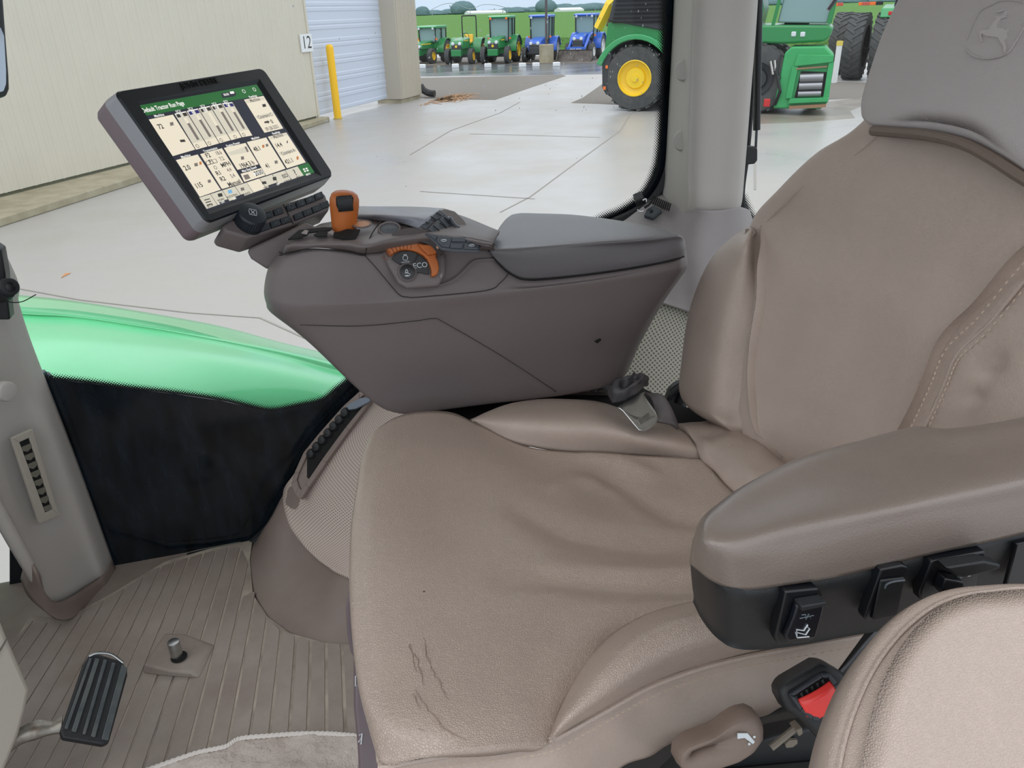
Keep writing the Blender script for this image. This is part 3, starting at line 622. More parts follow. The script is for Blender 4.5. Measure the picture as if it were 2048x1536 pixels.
# green fender of this tractor outside the window
FEN = mat('fender_green_sky_sheen', (104, 214, 150), .25, coat=.6, var=.08, vscale=3)  # lightened green holds the sky reflection in its base colour
ft = thing('tractor_fender', pz(300, 700, 1.9), 'broad glossy green fender just outside the side window, its colour paled by sky reflection', 'fender')
rows = [[(-700, 526, 1.9), (-200, 566, 1.9), (20, 588, 1.90), (150, 602, 1.895), (300, 626, 1.885), (440, 652, 1.87), (560, 684, 1.85), (650, 706, 1.83), (720, 726, 1.80), (800, 770, 1.76)],
        [(-700, 556, 1.96), (-200, 596, 1.96), (20, 622, 1.96), (150, 630, 1.955), (300, 652, 1.945), (440, 676, 1.93), (560, 700, 1.905), (650, 722, 1.875), (720, 744, 1.84), (800, 784, 1.80)],
        [(-700, 566, 1.958), (-200, 606, 1.958), (20, 630, 1.958), (150, 640, 1.953), (300, 662, 1.943), (440, 688, 1.928), (560, 714, 1.90), (650, 738, 1.865), (720, 758, 1.83), (800, 798, 1.79)],
        [(-700, 620, 1.972), (-200, 660, 1.972), (20, 676, 1.972), (150, 688, 1.968), (300, 708, 1.955), (440, 728, 1.94), (560, 752, 1.905), (650, 770, 1.87), (720, 785, 1.83), (800, 820, 1.79)],
        [(-700, 700, 1.955), (-200, 740, 1.955), (20, 755, 1.955), (150, 768, 1.945), (300, 790, 1.93), (440, 812, 1.91), (560, 830, 1.88), (650, 835, 1.85), (720, 840, 1.82), (800, 860, 1.79)],
        [(-700, 800, 1.9), (-200, 840, 1.9), (20, 850, 1.90), (150, 862, 1.89), (300, 880, 1.87), (440, 900, 1.85), (560, 915, 1.82), (650, 915, 1.80), (720, 915, 1.78), (800, 920, 1.76)]]
def outp(x, y, z):
    p = pz(x, y, z); return p if p[1] > 1.73 else py_(x, y, 1.73)
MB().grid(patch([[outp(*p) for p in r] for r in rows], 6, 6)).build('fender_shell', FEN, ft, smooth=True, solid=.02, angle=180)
for (x, y) in ((84, 752), (446, 797)):
    c = py_(x, y, 1.80 if x < 200 else 1.76)
    MB().lathe(c, (0, -.1, 1), [(.020, -.02), (.020, .0), (.012, .002), (.012, .010), (.0001, .011)], mat('bolt_dark', (70, 84, 92), .4, metal=.5), 6).build('bolt', None, ft)
lf = MB().slab(Pl((0, 0, .003), (0, 0, 1)), [(122, 556), (130, 547), (142, 546), (132, 551)], 0, .004, mat('leaf_orange', (196, 140, 96), .8)).build('leaf'); tag(lf, 'small orange brown leaf lying on the concrete beyond the green fender', 'leaf')
# ------------------------------------------------------------------ cab shell
WY = 1.66
fl = MB().box((0.2, 0.72, 1.53), (2.2, 1.9, 0.03), FLOORM).build('floor'); tag(fl, kind='structure')
# rear and front lower walls of the cab, below the glass
MB().box((1.42, 0.84, 1.85), (0.05, 1.66, 0.6), GREYD).build('wall_rear'); bpy.data.objects['wall_rear']['kind'] = 'structure'
w = MB().box((-0.93, 0.88, 1.90), (0.03, 1.70, 0.74), BLKS).build('wall_front'); w['kind'] = 'structure'

cl = MB().box((0.3, 1.02, 3.14), (2.3, 1.44, 0.10), mat('roof_liner', (196, 190, 182), .8)).build('ceiling'); cl['kind'] = 'structure'  # unseen cab roof, cut short over the door so more sky light enters

WP = Pl((0, WY, 2.0), (0, -1, 0), (1, 0, 0))
GL = glass('window_glass')
g = MB().uslab(WP, [(-0.9, -0.47), (-0.06, -0.47), (0.86, 0.26), (0.86, 1.2), (-0.9, 1.2)], -0.006, 0.0)
win = g.build('window_1', GL); tag(win, kind='structure')
# baked black border of the glass with its halftone edge
FRIT = mat('frit_black', (7, 14, 17), 0.12, var=0.8, vscale=14, vcol=(30, 40, 50), stretch=(2.2, 1, 0.6), spec=0.5)  # bluish streaks mix smudges with painted glass reflections
FD = bpy.data.materials.new('frit_dots'); FD.use_nodes = True
_T = FD.node_tree; _N = _T.nodes; _L = _T.links; _N.clear()
_o = _N.new('ShaderNodeOutputMaterial'); _b = _N.new('ShaderNodeBsdfPrincipled'); _b.inputs['Base Color'].default_value = (0.004, 0.006, 0.008, 1); _b.inputs['Roughness'].default_value = 0.4
_tr = _N.new('ShaderNodeBsdfTransparent'); _mx = _N.new('ShaderNodeMixShader'); _at = _N.new('ShaderNodeAttribute'); _at.attribute_name = 'edge'
_tc = _N.new('ShaderNodeTexCoord'); _mp = _N.new('ShaderNodeMapping'); _mp.inputs['Rotation'].default_value = (0, math.radians(45), 0)
_mp.inputs['Scale'].default_value = (1 / 0.0042, 0, 1 / 0.0042)
_vo = _N.new('ShaderNodeTexVoronoi'); _vo.inputs['Scale'].default_value = 1; _vo.inputs['Randomness'].default_value = 0
_lt = _N.new('ShaderNodeMath'); _lt.operation = 'LESS_THAN'; _mr = _N.new('ShaderNodeMapRange'); _mr.inputs['To Min'].default_value = 0.75; _mr.inputs['To Max'].default_value = 0.12
_L.new(_tc.outputs['Object'], _mp.inputs[0]); _L.new(_mp.outputs[0], _vo.inputs['Vector']); _L.new(_vo.outputs['Distance'], _lt.inputs[0])
_L.new(_at.outputs['Fac'], _mr.inputs['Value']); _L.new(_mr.outputs[0], _lt.inputs[1]); _L.new(_lt.outputs[0], _mx.inputs[0])
_L.new(_tr.outputs[0], _mx.inputs[1]); _L.new(_b.outputs[0], _mx.inputs[2]); _L.new(_mx.outputs[0], _o.inputs[0])

line = [(20, 746), (60, 751), (100, 757), (180, 766), (260, 777), (350, 787), (440, 800), (490, 811), (540, 821), (590, 813), (645, 800), (672, 780), (700, 757), (740, 712)]
lower = [(20, 1240), (120, 1170), (200, 1152), (300, 1122), (400, 1097), (480, 1082), (512, 1082), (550, 1040), (580, 995), (612, 936), (657, 876), (712, 808), (760, 752), (770, 735)]
fb = MB()
fb.slab(WP, line + lower[::-1], 0.001, 0.003)
rim = [(760, 712), (900, 612), (1040, 528), (1190, 446), (1240, 424), (1280, 396), (1308, 350), (1321, 290), (1328, 150), (1331, 0), (1333, -160)]
rimp = curve([WP.px(x, y, 0.001) for x, y in rim], 6)
def offs(P, d):
    out = []
    for i, p in enumerate(P):
        t = P[min(i + 1, len(P) - 1)] - P[max(i - 1, 0)]; t /= np.linalg.norm(t); n = np.cross(t, (0, -1, 0)); n /= np.linalg.norm(n)
        out.append(p + n * d)
    return out
ra, rb = offs(rimp, 0.0), offs(rimp, 0.022)
if ra[5][2] < rb[5][2] and True: pass
sg = 1 if rb[30][0] > ra[30][0] else -1
rb = offs(rimp, 0.026 * sg)
fb.grid([ra, rb])
frit = fb.build('frit_border', FRIT, win)
dots = MB(); att = []
la = curve([WP.px(x, y, 0.002) for x, y in line], 4)
def strip(P, q, wd):
    A = P; Bq = offs(P, wd * q)
    k = len(dots.v); dots.grid([A, Bq]); att.extend([0.0] * len(A) + [1.0] * len(Bq))
sl = 1 if offs(la, 0.02)[5][2] > la[5][2] else -1
strip(la, sl, 0.016)
strip([p + np.array((0, -0.001, 0)) for p in rimp], -sg, 0.020)
dd = dots.build('halftone_edge', FD, win, attr=att); 
# rubber seal round the glass
sealp = [(500, 1084), (536, 1050), (566, 1000), (604, 935), (650, 872), (705, 806), (760, 745), (900, 640), (1040, 556), (1150, 490), (1212, 448), (1262, 424), (1300, 398), (1328, 350), (1339, 280), (1346, 150), (1352, 0), (1356, -160)]
sp = curve([WP.px(x, y, 0.012) for x, y in sealp], 6)
MB().tube(sp, 0.0115, n=8, flat=(1, 0.9)).build('rubber_seal', RUB, win, smooth=True)
sp2 = curve([WP.px(x, y, 0.01) for x, y in [(120, 1178), (200, 1158), (300, 1128), (400, 1102), (480, 1086), (508, 1078)]], 6)
MB().tube(sp2, 0.008, n=6).build('sill_strip', BLKS, win, smooth=True)
# spots of rain on the pane
rd = MB(); rr = random.Random(3)
for i in range(150):
    x, y = rr.uniform(840, 1320), rr.uniform(0, 230)
    if i % 5 == 0: x, y = rr.uniform(300, 1250), rr.uniform(0, 400)
    p = WP.px(x, y, 0.0012); s_ = rr.uniform(0.0006, 0.0014); e_ = rr.uniform(1, 2.6)
    rd.lathe(p, (0, -1, 0), [(0.0001, 0.0008), (s_ * .7, 0.0006), (s_, 0)], n=6)
    k = len(rd.v) - 18
    for j in range(k, len(rd.v)):
        v = rd.v[j]; rd.v[j] = (v[0] + (v[2] - p[2]) * 0.35, v[1], p[2] + (v[2] - p[2]) * e_)
dr = rd.build('rain_droplets', mat('droplet', (225, 235, 240), 0.1, spec=0.8), win); dr['kind'] = 'stuff'

# ------------------------------------------------------------------ pillars and trims of the cab
def tr(n, *a, **k):
    o = thing('trim_%d' % n, a[0], None, None); o['kind'] = 'structure'; return o
t1 = tr(1, (-0.62, 1.5, 1.55))
rows = []
for (R_, M_, K_, L_) in [((212, 1160), (190, 1180), (112, 1212), (68, 1148)), ((150, 990), (115, 1010), (10, 1040), (-30, 960)), ((100, 860), (60, 880), (-40, 890), (-90, 800)),
                     ((42, 715), (10, 715), (-90, 700), (-150, 600)), ((12, 625), (-15, 620), (-120, 600), (-180, 500)), ((-8, 540), (-40, 530), (-140, 500), (-200, 400))]:
    r0 = py_(*R_, 1.60); rows.append([r0 + np.array((0.01, 0.05, 0)), r0, py_(*M_, 1.575), py_(*K_, 1.47), py_(*L_, 1.46), py_(*L_, 1.46) + np.array((-0.04, 0.06, 0))])
for dx, z_ in ((-.07, .36), (-.13, .74)):
    rows.append([p + np.array((dx, 0, z_)) for p in rows[5]])
MB().grid(patch(rows, 6, 6)).build('pillar_cover', GREY, t1, smooth=True, solid=0.01, angle=180)
rows = []
for (R_, M_, K_, L_) in [((206, 1150), (185, 1168), (112, 1205), (68, 1140)), ((216, 1168), (192, 1190), (118, 1228), (68, 1172)), ((222, 1186), (196, 1205), (128, 1240), (62, 1200))]:
    r0 = py_(*R_, 1.595); rows.append([r0 + np.array((0.01, 0.05, 0)), r0, py_(*M_, 1.56), py_(*K_, 1.455), py_(*L_, 1.44), py_(*L_, 1.44) + np.array((-0.04, 0.08, 0))])
MB().grid(patch(rows, 3, 5)).build('pillar_boot', TAUP, t1, smooth=True, solid=0.006, angle=180)
_n = np.cross(py_(150, 990, 1.6) - py_(10, 1040, 1.47), py_(190, 1160, 1.59) - py_(60, 800, 1.59)); _n = _n if _n @ (CAM - py_(60, 950, 1.55)) > 0 else -_n
VP = Pl(py_(62, 950, 1.515), _n)
v1 = MB(); vo = [(22, 876), (62, 858), (116, 1030), (78, 1046)]; vi = [(36, 884), (56, 875), (102, 1018), (88, 1025)]
for i in range(4):
    j = (i + 1) % 4; v1.slab(VP, [vo[i], vo[j], vi[j], vi[i]], -0.004, 0.004)
av = v1.build('air_vent', SHROUD, t1, bevel=0.001)
vb = MB().slab(VP, vi, -0.004, 0.001, BLKD)
vb.build('vent_recess', None, av)
for i in range(8):
    f = (i + 0.6) / 8.2; x0 = 37 + (89 - 37) * f; y0 = 884 + (1024 - 884) * f; x1 = 56 + (103 - 56) * f; y1 = 876 + (1018 - 876) * f
    vbm = MB().slab(VP, [(x0, y0), (x1, y1), (x1 + 2.5, y1 + 8), ((x0 + x1) / 2 + 3, (y0 + y1) / 2 + 13), (x0 + 2.5, y0 + 8)], 0.0, 0.0035, mat('vent_grey', (112, 110, 98), 0.5))
    vbm.build('vent_slat', None, av, bevel=0.001)
MB().disc(py_(6, 782, 1.50), _n, 0.019, 0.016, n=28, bev=0.005).build('screw_cap', GREY, t1, smooth=True)
# wiper motor knob on the pillar
t = thing('camera_knob', py_(10, 590, 1.5), 'small black ribbed knob on a bracket at the far left window edge', 'knob')
kn = Pl(py_(17, 574, 1.46), CAM - py_(17, 574, 1.46) + np.array((0.6, 0, 0)))
MB().disc(kn.o - kn.n * 0.02, kn.n, 0.0155, 0.03, RUB, 20, 0.004).build('knob', None, t, smooth=True)
MB().disc(kn.o + kn.n * 0.008, kn.n, 0.0085, 0.004, BLKS, 18, 0.001).build('knob_cap', None, t, smooth=True)
MB().tube(curve([py_(-40, 575, 1.52), py_(0, 585, 1.50), py_(12, 576, 1.47)], 4), 0.018, RUB, 10).build('bracket', None, t, smooth=True)
MB().slab(Pl(py_(0, 520, 1.5), (0, -1, 0)), [(-30, 480), (2, 500), (10, 545), (20, 640), (-30, 640)], -0.03, 0.0, BLK).build('bracket_plate', None, t, bevel=0.003)
MB().tube(curve([py_(0, 592, 1.44), py_(20, 604, 1.44), py_(45, 603, 1.44), py_(72, 589, 1.44)], 5), 0.0009, BLKD, 6).build('loose_wire', None, t, smooth=True)
# outside mirror seen at the top left
t = thing('side_mirror', py_(-10, 100, 2.2), 'black framed outside mirror cut by the left edge near the siding wall', 'mirror')
MP = Pl(py_(0, 100, 2.2), (0.35, -1, 0.1))
mo = [(-90, -40), (3, -40), (10, 60), (17, 150), (18, 178), (12, 192), (0, 196), (-90, 190)]
mi_ = [(-80, 50), (-6, 50), (2, 57), (8, 72), (12, 140), (12, 168), (7, 182), (-8, 187), (-80, 176)]
MB().slab(MP, mo, -0.04, 0.0, BLK).build('mirror_housing', None, t, bevel=0.004)
MB().slab(MP, mi_, 0.001, 0.003, mat('mirror_glass', (170, 176, 184), 0.12, metal=0.9)).build('mirror_face', None, t)

# right-hand door pillar
t2 = tr(2, (0.87, 1.55, 2.29))
rows = []
for (A, B_, C_, D_, E_) in [((1352, -160), (1395, -160), (1425, -160), (1512, -160), (1520, -160)), ((1348, 0), (1385, 0), (1415, 0), (1508, 0), (1516, 0)), ((1338, 200), (1378, 200), (1408, 200), (1494, 200), (1501, 200)),
                       ((1330, 340), (1374, 345), (1402, 348), (1482, 350), (1489, 350)), ((1322, 388), (1374, 408), (1400, 416), (1474, 416), (1482, 412))]:
    rows.append([py_(*A, 1.645), py_(*B_, 1.52), py_(*C_, 1.505), py_(*D_, 1.52), py_(*E_, 1.60)])
rows.append([p + np.array((0, .035, -.05)) for p in rows[-1]])
G = []
for r in rows:
    q = []; a = [np.array(p) for p in r]
    q = [a[0], a[0] * .5 + a[1] * .5, a[1] * .95 + a[0] * .05, a[1] * .75 + a[2] * .25, a[2], a[2] * .5 + a[3] * .5, a[3] * .93 + a[2] * .07, a[3] * .6 + a[4] * .4, a[4]]
    G.append(q)
MB().grid(patch(G, 5, 4)).build('pillar_cover', GREY, t2, smooth=True, solid=0.01, angle=180)
for (x, y) in ((1366, 141), (1362, 281)):
    q = py_(x + 7, y, 1.56); ax = np.array((-0.80, -0.6, 0.1))
    MB().lathe(q, ax, [(0.023, 0), (0.0225, 0.009), (0.018, 0.016), (0.0001, 0.0165)], GREY, 28).build('screw_cap', None, t2, smooth=True, angle=30)
# flared base trim below the pillar
t3 = tr(3, (0.85, 1.5, 2.1))
rows = [[(1200, 447, 1.655), (1240, 446, 1.62), (1318, 390, 1.64), (1345, 400, 1.60), (1398, 418, 1.50), (1440, 420, 1.505), (1478, 414, 1.53), (1500, 420, 1.62)],
        [(1190, 470, 1.64), (1250, 470, 1.57), (1312, 440, 1.56), (1345, 445, 1.54), (1395, 450, 1.49), (1440, 455, 1.495), (1485, 445, 1.53), (1506, 440, 1.62)],
        [(1230, 520, 1.60), (1280, 520, 1.52), (1320, 510, 1.50), (1360, 510, 1.48), (1400, 515, 1.46), (1450, 515, 1.48), (1500, 500, 1.53), (1530, 500, 1.62)],
        [(1250, 575, 1.57), (1300, 585, 1.48), (1340, 592, 1.46), (1372, 596, 1.45), (1410, 590, 1.44), (1460, 580, 1.47), (1520, 570, 1.53), (1560, 570, 1.62)],
        [(1270, 598, 1.56), (1305, 600, 1.47), (1340, 611, 1.45), (1372, 622, 1.44), (1410, 640, 1.43), (1460, 640, 1.47), (1530, 640, 1.53), (1570, 640, 1.62)]]
MB().grid(patch([[py_(*p) for p in r] for r in rows], 6, 5)).build('pillar_base', GREYD, t3, smooth=True, solid=0.008, angle=180)
SP = Pl(py_(1325, 410, 1.585), np.cross(py_(1345, 400, 1.57) - py_(1305, 400, 1.6), py_(1320, 440, 1.55) - py_(1325, 395, 1.6)) * -1)
if SP.n @ (CAM - SP.o) < 0: SP = Pl(SP.o, -SP.n)
vs = MB()
for i in range(10):
    x = 1308 + i * 3.7; y = 397 + i * 1.7
    vs.slab(SP, [(x, y), (x + 1.9, y + 0.6), (x + 1.9 - 6 + i * .2, y + 15), (x - 6 + i * .2, y + 14)], 0.006, 0.010, BLKD)
vs.build('vent_slots', None, t3)
t = thing('usb_socket_cover', py_(1308, 434, 1.55), 'small black socket flap on the grey sill by the window corner', 'socket cover')
MB().slab(SP, [(1296, 430), (1310, 420), (1326, 432), (1308, 447), (1290, 442)], 0.008, 0.018, mat('flap_black', (52, 58, 64), 0.4)).build('flap', None, t, bevel=0.002)
MB().slab(SP, [(1303, 433), (1308, 431), (1308, 436), (1303, 437)], 0.0185, 0.0195, BLKD).build('flap_mark', None, t)
t = thing('window_latch', py_(1285, 415, 1.62), 'black window clip with bright steel pin at the lower window corner', 'latch')
MB().slab(SP, [(1270, 408), (1287, 401), (1295, 416), (1276, 423)], 0.012, 0.032, BLK).build('clip', None, t, bevel=0.003)
MB().tube(curve([SP.px(1292, 418, .02), SP.px(1300, 414, .02), SP.px(1302, 422, .022), SP.px(1292, 428, .02)], 5), 0.003, BLK, 8).build('strap', None, t, smooth=True)
MB().tube(curve([SP.px(1290, 420, .03), SP.px(1297, 417, .03), SP.px(1298, 424, .03)], 5), 0.002, STEEL, 8).build('pin', None, t, smooth=True)
MB().tube(curve([SP.px(1279, 432, .02), SP.px(1283, 437, .022), SP.px(1290, 434, .02)], 5), 0.002, STEEL, 8).build('pin', None, t, smooth=True)
# perforated side lining behind the console
t4 = tr(4, (0.7, 1.4, 1.8))
rows = [[(1180, 580, 1.56), (1300, 590, 1.49), (1380, 615, 1.46), (1440, 640, 1.46), (1500, 640, 1.5)],
        [(1150, 700, 1.50), (1260, 700, 1.43), (1360, 710, 1.41), (1440, 720, 1.42), (1500, 720, 1.45)],
        [(1120, 850, 1.42), (1250, 850, 1.36), (1350, 850, 1.34), (1440, 850, 1.36), (1500, 850, 1.4)],
        [(1120, 980, 1.38), (1250, 980, 1.32), (1350, 980, 1.30), (1440, 980, 1.32), (1500, 980, 1.36)]]
MB().uvgrid(patch([[py_(*p) for p in r] for r in rows], 6, 6)).build('lining', PERFG, t4, smooth=True, solid=0.006, angle=180)

# rear side window with gas strut and wiper
w2p = Pl((1.4, 1.60, 2.4), (-0.35, -1, 0))
o_ = MB().slab(w2p, [(1506, -180), (1492, 200), (1482, 400), (1500, 460), (1620, 620), (2100, 620), (2100, -180)], -0.006, 0.0)
win2 = o_.build('window_2', GL); tag(win2, kind='structure')
MB().tube(curve([w2p.px(1518, -180, .012), w2p.px(1506, 100, .012), w2p.px(1492, 290, .012), w2p.px(1481, 390, .012), w2p.px(1496, 440, .012), w2p.px(1530, 480, .012), w2p.px(1640, 560, .012)], 6), 0.0085, RUB, 8).build('rubber_seal', None, win2, smooth=True)
d2 = curve([w2p.px(1484, 400, .002), w2p.px(1504, 440, .002), w2p.px(1545, 482, .002), w2p.px(1650, 550, .002)], 5)
dots = MB(); att = []
dots.grid([d2, [p + np.array((0.012, 0, 0.020)) for p in d2]]); att = [0.0] * len(d2) + [1.0] * len(d2)
dots.build('halftone_edge', FD, win2, attr=att)
t = thing('gas_strut', w2p.px(1503, 330, 0.03), 'black gas strut hanging vertically between grey pillar and seat back', 'strut')
MB().tube([w2p.px(1510, -150, .05), w2p.px(1504, 254, .05)], 0.0085, BLKS, 12).build('cylinder', None, t, smooth=True, angle=50)
MB().tube([w2p.px(1504, 250, .05), w2p.px(1502, 300, .05)], 0.003, mat('strut_rod', (70, 74, 78), 0.3, metal=.8), 8).build('rod', None, t, smooth=True)
MB().slab(Pl(w2p.px(1500, 310, .05), (0, -1, 0)), [(1489, 292), (1508, 292), (1512, 298), (1512, 320), (1506, 327), (1487, 329)], -0.01, 0.008, BLK).build('end_fitting', None, t, bevel=0.003)
t = thing('rear_wiper', w2p.px(1680, 0, -0.03), 'black wiper arm crossing the upper rear window beside the headrest', 'wiper')
MB().tube([w2p.px(1720, -60, -.03), w2p.px(1664, 20, -.03)], [0.012, 0.009], BLKS, 6, flat=(1, .5)).build('wiper_arm', None, t)

# ------------------------------------------------------------------ wheel-arch moulding, floor mat, pedal
ZF = 1.55
t5 = tr(5, (0.0, 1.35, 1.55))
def Yp(x, y, d): return py_(x, y, d)
B_ = [pz(x, y, ZF - .004) for x, y in [(508, 1082), (498, 1120), (503, 1175), (535, 1238), (590, 1272), (660, 1291), (800, 1300), (1000, 1290)]]
U_ = [Yp(*q) for q in [(540, 1040, 1.62), (560, 1012, 1.605), (574, 1046, 1.56), (602, 1090, 1.51), (640, 1126, 1.44), (700, 1158, 1.355), (800, 1182, 1.32), (1000, 1162, 1.3)]]
rows = [[Yp(*q) for q in [(568, 985, 1.64), (640, 880, 1.63), (690, 830, 1.62), (720, 800, 1.62), (750, 775, 1.62), (780, 750, 1.62), (860, 690, 1.62), (950, 640, 1.62)]],
        [Yp(*q) for q in [(560, 1000, 1.63), (600, 940, 1.615), (640, 930, 1.59), (690, 930, 1.56), (740, 930, 1.53), (800, 920, 1.5), (880, 900, 1.45), (1000, 880, 1.42)]],
        [Yp(*q) for q in [(545, 1030, 1.625), (575, 990, 1.61), (600, 1010, 1.57), (640, 1040, 1.53), (690, 1060, 1.48), (750, 1080, 1.42), (840, 1080, 1.36), (1000, 1060, 1.33)]],
        U_, [u * .62 + b * .38 for u, b in zip(U_, B_)], [u * .22 + b * .78 + np.array((0, 0, -.004)) for u, b in zip(U_, B_)], B_]
ARCH = patch(rows, 6, 6)
MB().grid(ARCH).build('arch_moulding', TAUP, t5, smooth=True, solid=0.006, angle=180)
def on_arch(x, y, lift=0.0):
    """point where this direction meets the moulding (nearest cage cell)"""
    d = ray(x, y); best = None
    A = np.array(ARCH).reshape(-1, 3); w = A - CAM; tt = w @ d; dist = np.linalg.norm(w - tt[:, None] * d, axis=1)
    k = np.argsort(dist)[:6]; wt = 1 / (dist[k] + 1e-4); tbar = (tt[k] * wt).sum() / wt.sum()
    return CAM + d * (tbar - lift)
pr_ = [[(742, 778), (752, 785), (775, 790), (900, 760), (1000, 770)],
       [(640, 872), (700, 885), (770, 860), (860, 820), (1000, 830)],
       [(590, 945), (660, 960), (760, 940), (860, 900), (1000, 900)],
       [(566, 985), (630, 1010), (740, 1020), (860, 980), (1000, 980)],
       [(576, 1044), (640, 1070), (740, 1080), (860, 1050), (1000, 1040)],
       [(604, 1088), (655, 1110), (740, 1130), (860, 1120), (1000, 1100)],
       [(640, 1124), (672, 1142), (740, 1168), (860, 1180), (1000, 1160)]]
MB().uvgrid(patch([[on_arch(x, y, 0.012) for x, y in r] for r in pr_], 6, 6)).build('perforated_panel', PERFB, t5, smooth=True, solid=0.008, angle=180)
# pull handle set in the panel
HP = Pl(on_arch(660, 920, 0.02), np.cross(on_arch(600, 990, .02) - on_arch(740, 800, .02), on_arch(640, 880, .02) - on_arch(690, 930, .02)))
if HP.n @ (CAM - HP.o) < 0: HP = Pl(HP.o, -HP.n)
hf = thing('door_pull_handle', HP.px(660, 920), 'dark grab handle with row of round lobes recessed in the beige perforated panel', 'handle')
ho = [(592, 945), (610, 905), (640, 868), (690, 812), (720, 785), (735, 774), (750, 790), (745, 802), (700, 862), (655, 925), (620, 975), (604, 999), (594, 990), (585, 968)]
hi = [(600, 946), (616, 912), (646, 875), (694, 822), (722, 797), (735, 787), (741, 794), (737, 802), (694, 855), (646, 920), (614, 968), (604, 980), (600, 972), (596, 960)]
hm = MB()
for i in range(len(ho)):
    j = (i + 1) % len(ho); hm.slab(HP, [ho[i], ho[j], hi[j], hi[i]], -0.006, 0.006)
hm.build('handle_surround', TAUP, hf, bevel=0.0012)
MB().slab(HP, hi, -0.006, 0.0, TAUP).build('handle_well', None, hf)
MB().slab(HP, [(616, 955), (616, 915), (700, 815), (735, 800), (738, 806), (700, 850), (640, 925), (620, 958)], 0.0, 0.004, BLKD).build('handle_core', None, hf)
for i in range(7):
    f = i / 6.0; x = 625 + 68 * f; y = 908 - 82 * f
    MB().lathe(HP.px(x, y, 0.006), HP.n, [(0.0001, 0.008), (0.009, 0.006), (0.0125, 0.0), (0.0125, -0.004)], RUB, 12).build('handle_lobe', None, hf, smooth=True)
MB().slab(HP, [(697, 812), (727, 797), (748, 796), (744, 806), (716, 820), (702, 822)], 0.006, 0.012, mat('clip_steel', (110, 120, 132), 0.4, metal=.4)).build('handle_clip', None, hf, bevel=0.002)

# floor mat: raised ribs with dusty grooves between
fm = MB()
base = [(20, 1300), (62, 1232), (130, 1240), (222, 1190), (330, 1125), (420, 1099), (505, 1082), (500, 1120), (506, 1190), (535, 1235), (580, 1268), (650, 1288), (720, 1292), (1000, 1292), (1000, 1600), (-60, 1600), (-60, 1400)]
MPf = Pl((0, 0, ZF), (0, 0, 1))
fm.slab(MPf, base, -0.006, 0.0028, DUST)
def vpx(xb): return 911 - 0.405 * xb
def gx(xb, y):
    v = vpx(xb); return xb + (v - xb) * (1536 - y) / 1516.0
XB = [-230, -188, -146, -104, -64, -25, 14, 54, 93, 130, 168, 207, 248, 287, 326, 366, 406, 446, 489, 531, 572, 611, 651, 691, 731, 775]
def toplim(x):
    pts = [(-60, 1400), (20, 1310), (60, 1240), (130, 1246), (222, 1192), (330, 1128), (420, 1102), (478, 1090), (500, 1130), (508, 1190), (530, 1232), (560, 1258), (590, 1272), (640, 1284), (720, 1292), (1100, 1292)]
    return float(np.interp(x, [p[0] for p in pts], [p[1] for p in pts]))
for k in range(len(XB) - 1):
    gp = 2.6 + 0.0075 * max(0, XB[k])
    L_, R_ = XB[k] + gp, XB[k + 1] - 1.0
    def top(xb):
        y = 1290
        for _ in range(20): y = toplim(gx(xb, y)) + 4
        return y
    yl, yr = top(L_), top(R_)
    if abs(yl - yr) > 60: yl = max(yl, yr) ; yr = yl - 10 if XB[k] > 380 else yr
    segs = [(yl, yr, 1640, 1640)]
    # the ribs stop short of the raised boss
    if 240 < XB[k] < 330: pass
    for (a, b, c, d) in segs:
        fm.slab(MPf, [(gx(L_, a) + 1.2, a), (gx(R_, b) - 1.2, b), (gx(R_, b + 6), b + 6), (gx(R_, 1640), d), (gx(L_, 1640), c), (gx(L_, a + 6), a + 6)], 0.0028, 0.0046, FLOORM)
mt = fm.build('floor_mat', None); tag(mt, 'dusty brown ribbed rubber floor mat between pedal and seat', 'floor mat', kind='thing')
# raised boss with steel pin
t = thing('floor_lock_pin', pz(365, 1315, ZF + .004), 'bright steel pin standing in a moulded boss on the ribbed floor mat', 'pin')
A = [pz(x, y, ZF + .004) for x, y in [(285, 1348), (330, 1268), (372, 1270), (432, 1290), (400, 1358), (340, 1354)]]
Bq = [pz(x, y, ZF + z) for x, y, z in [(287, 1328, .024), (330, 1267, .016), (368, 1268, .014), (424, 1292, .008), (384, 1344, .016), (340, 1342, .022)]]
MB().prism(A, Bq, FLOORM).build('boss', None, t, bevel=0.008, seg=4)
MB().disc(pz(358, 1314, ZF + .020), (0, 0, 1), 0.0155, 0.0012, BLKD, 20).build('pin_hole', None, t, smooth=True)
MB().disc(pz(356, 1318, ZF + .012), (0.0, 0.02, 1), 0.0115, 0.045, STEEL, 24, 0.0015).build('pin_shaft', None, t, smooth=True)
# brake pedal
PPl = Pl(pz(185, 1405, ZF + .16), (0.38, -0.45, 0.8))
t = thing('brake_pedal', pz(185, 1405, ZF), 'black ribbed rubber brake pedal on a bent metal arm at lower left', 'pedal')
po = [(178, 1310), (198, 1308), (243, 1322), (254, 1336), (255, 1350), (218, 1484), (206, 1490), (124, 1476), (120, 1462), (126, 1445), (165, 1330)]
MB().slab(PPl, po, -0.016, 0.0, RUB).build('pedal_pad', None, t, bevel=0.003)
for (a, b, c, d) in [((178, 1318), (184, 1318), (135, 1460), (128, 1458)), ((190, 1318), (199, 1320), (152, 1466), (142, 1464)), ((207, 1320), (214, 1322), (171, 1470), (164, 1470)), ((224, 1326), (231, 1328), (190, 1476), (181, 1474)), ((243, 1330), (254, 1338), (216, 1482), (202, 1480))]:
    MB().slab(PPl, [a, b, c, d], 0.0, 0.005, mat('pad_rib', (64, 72, 76), 0.34, var=.5, vscale=30, vcol=(110, 112, 108))).build('pad_rib', None, t, bevel=0.001)
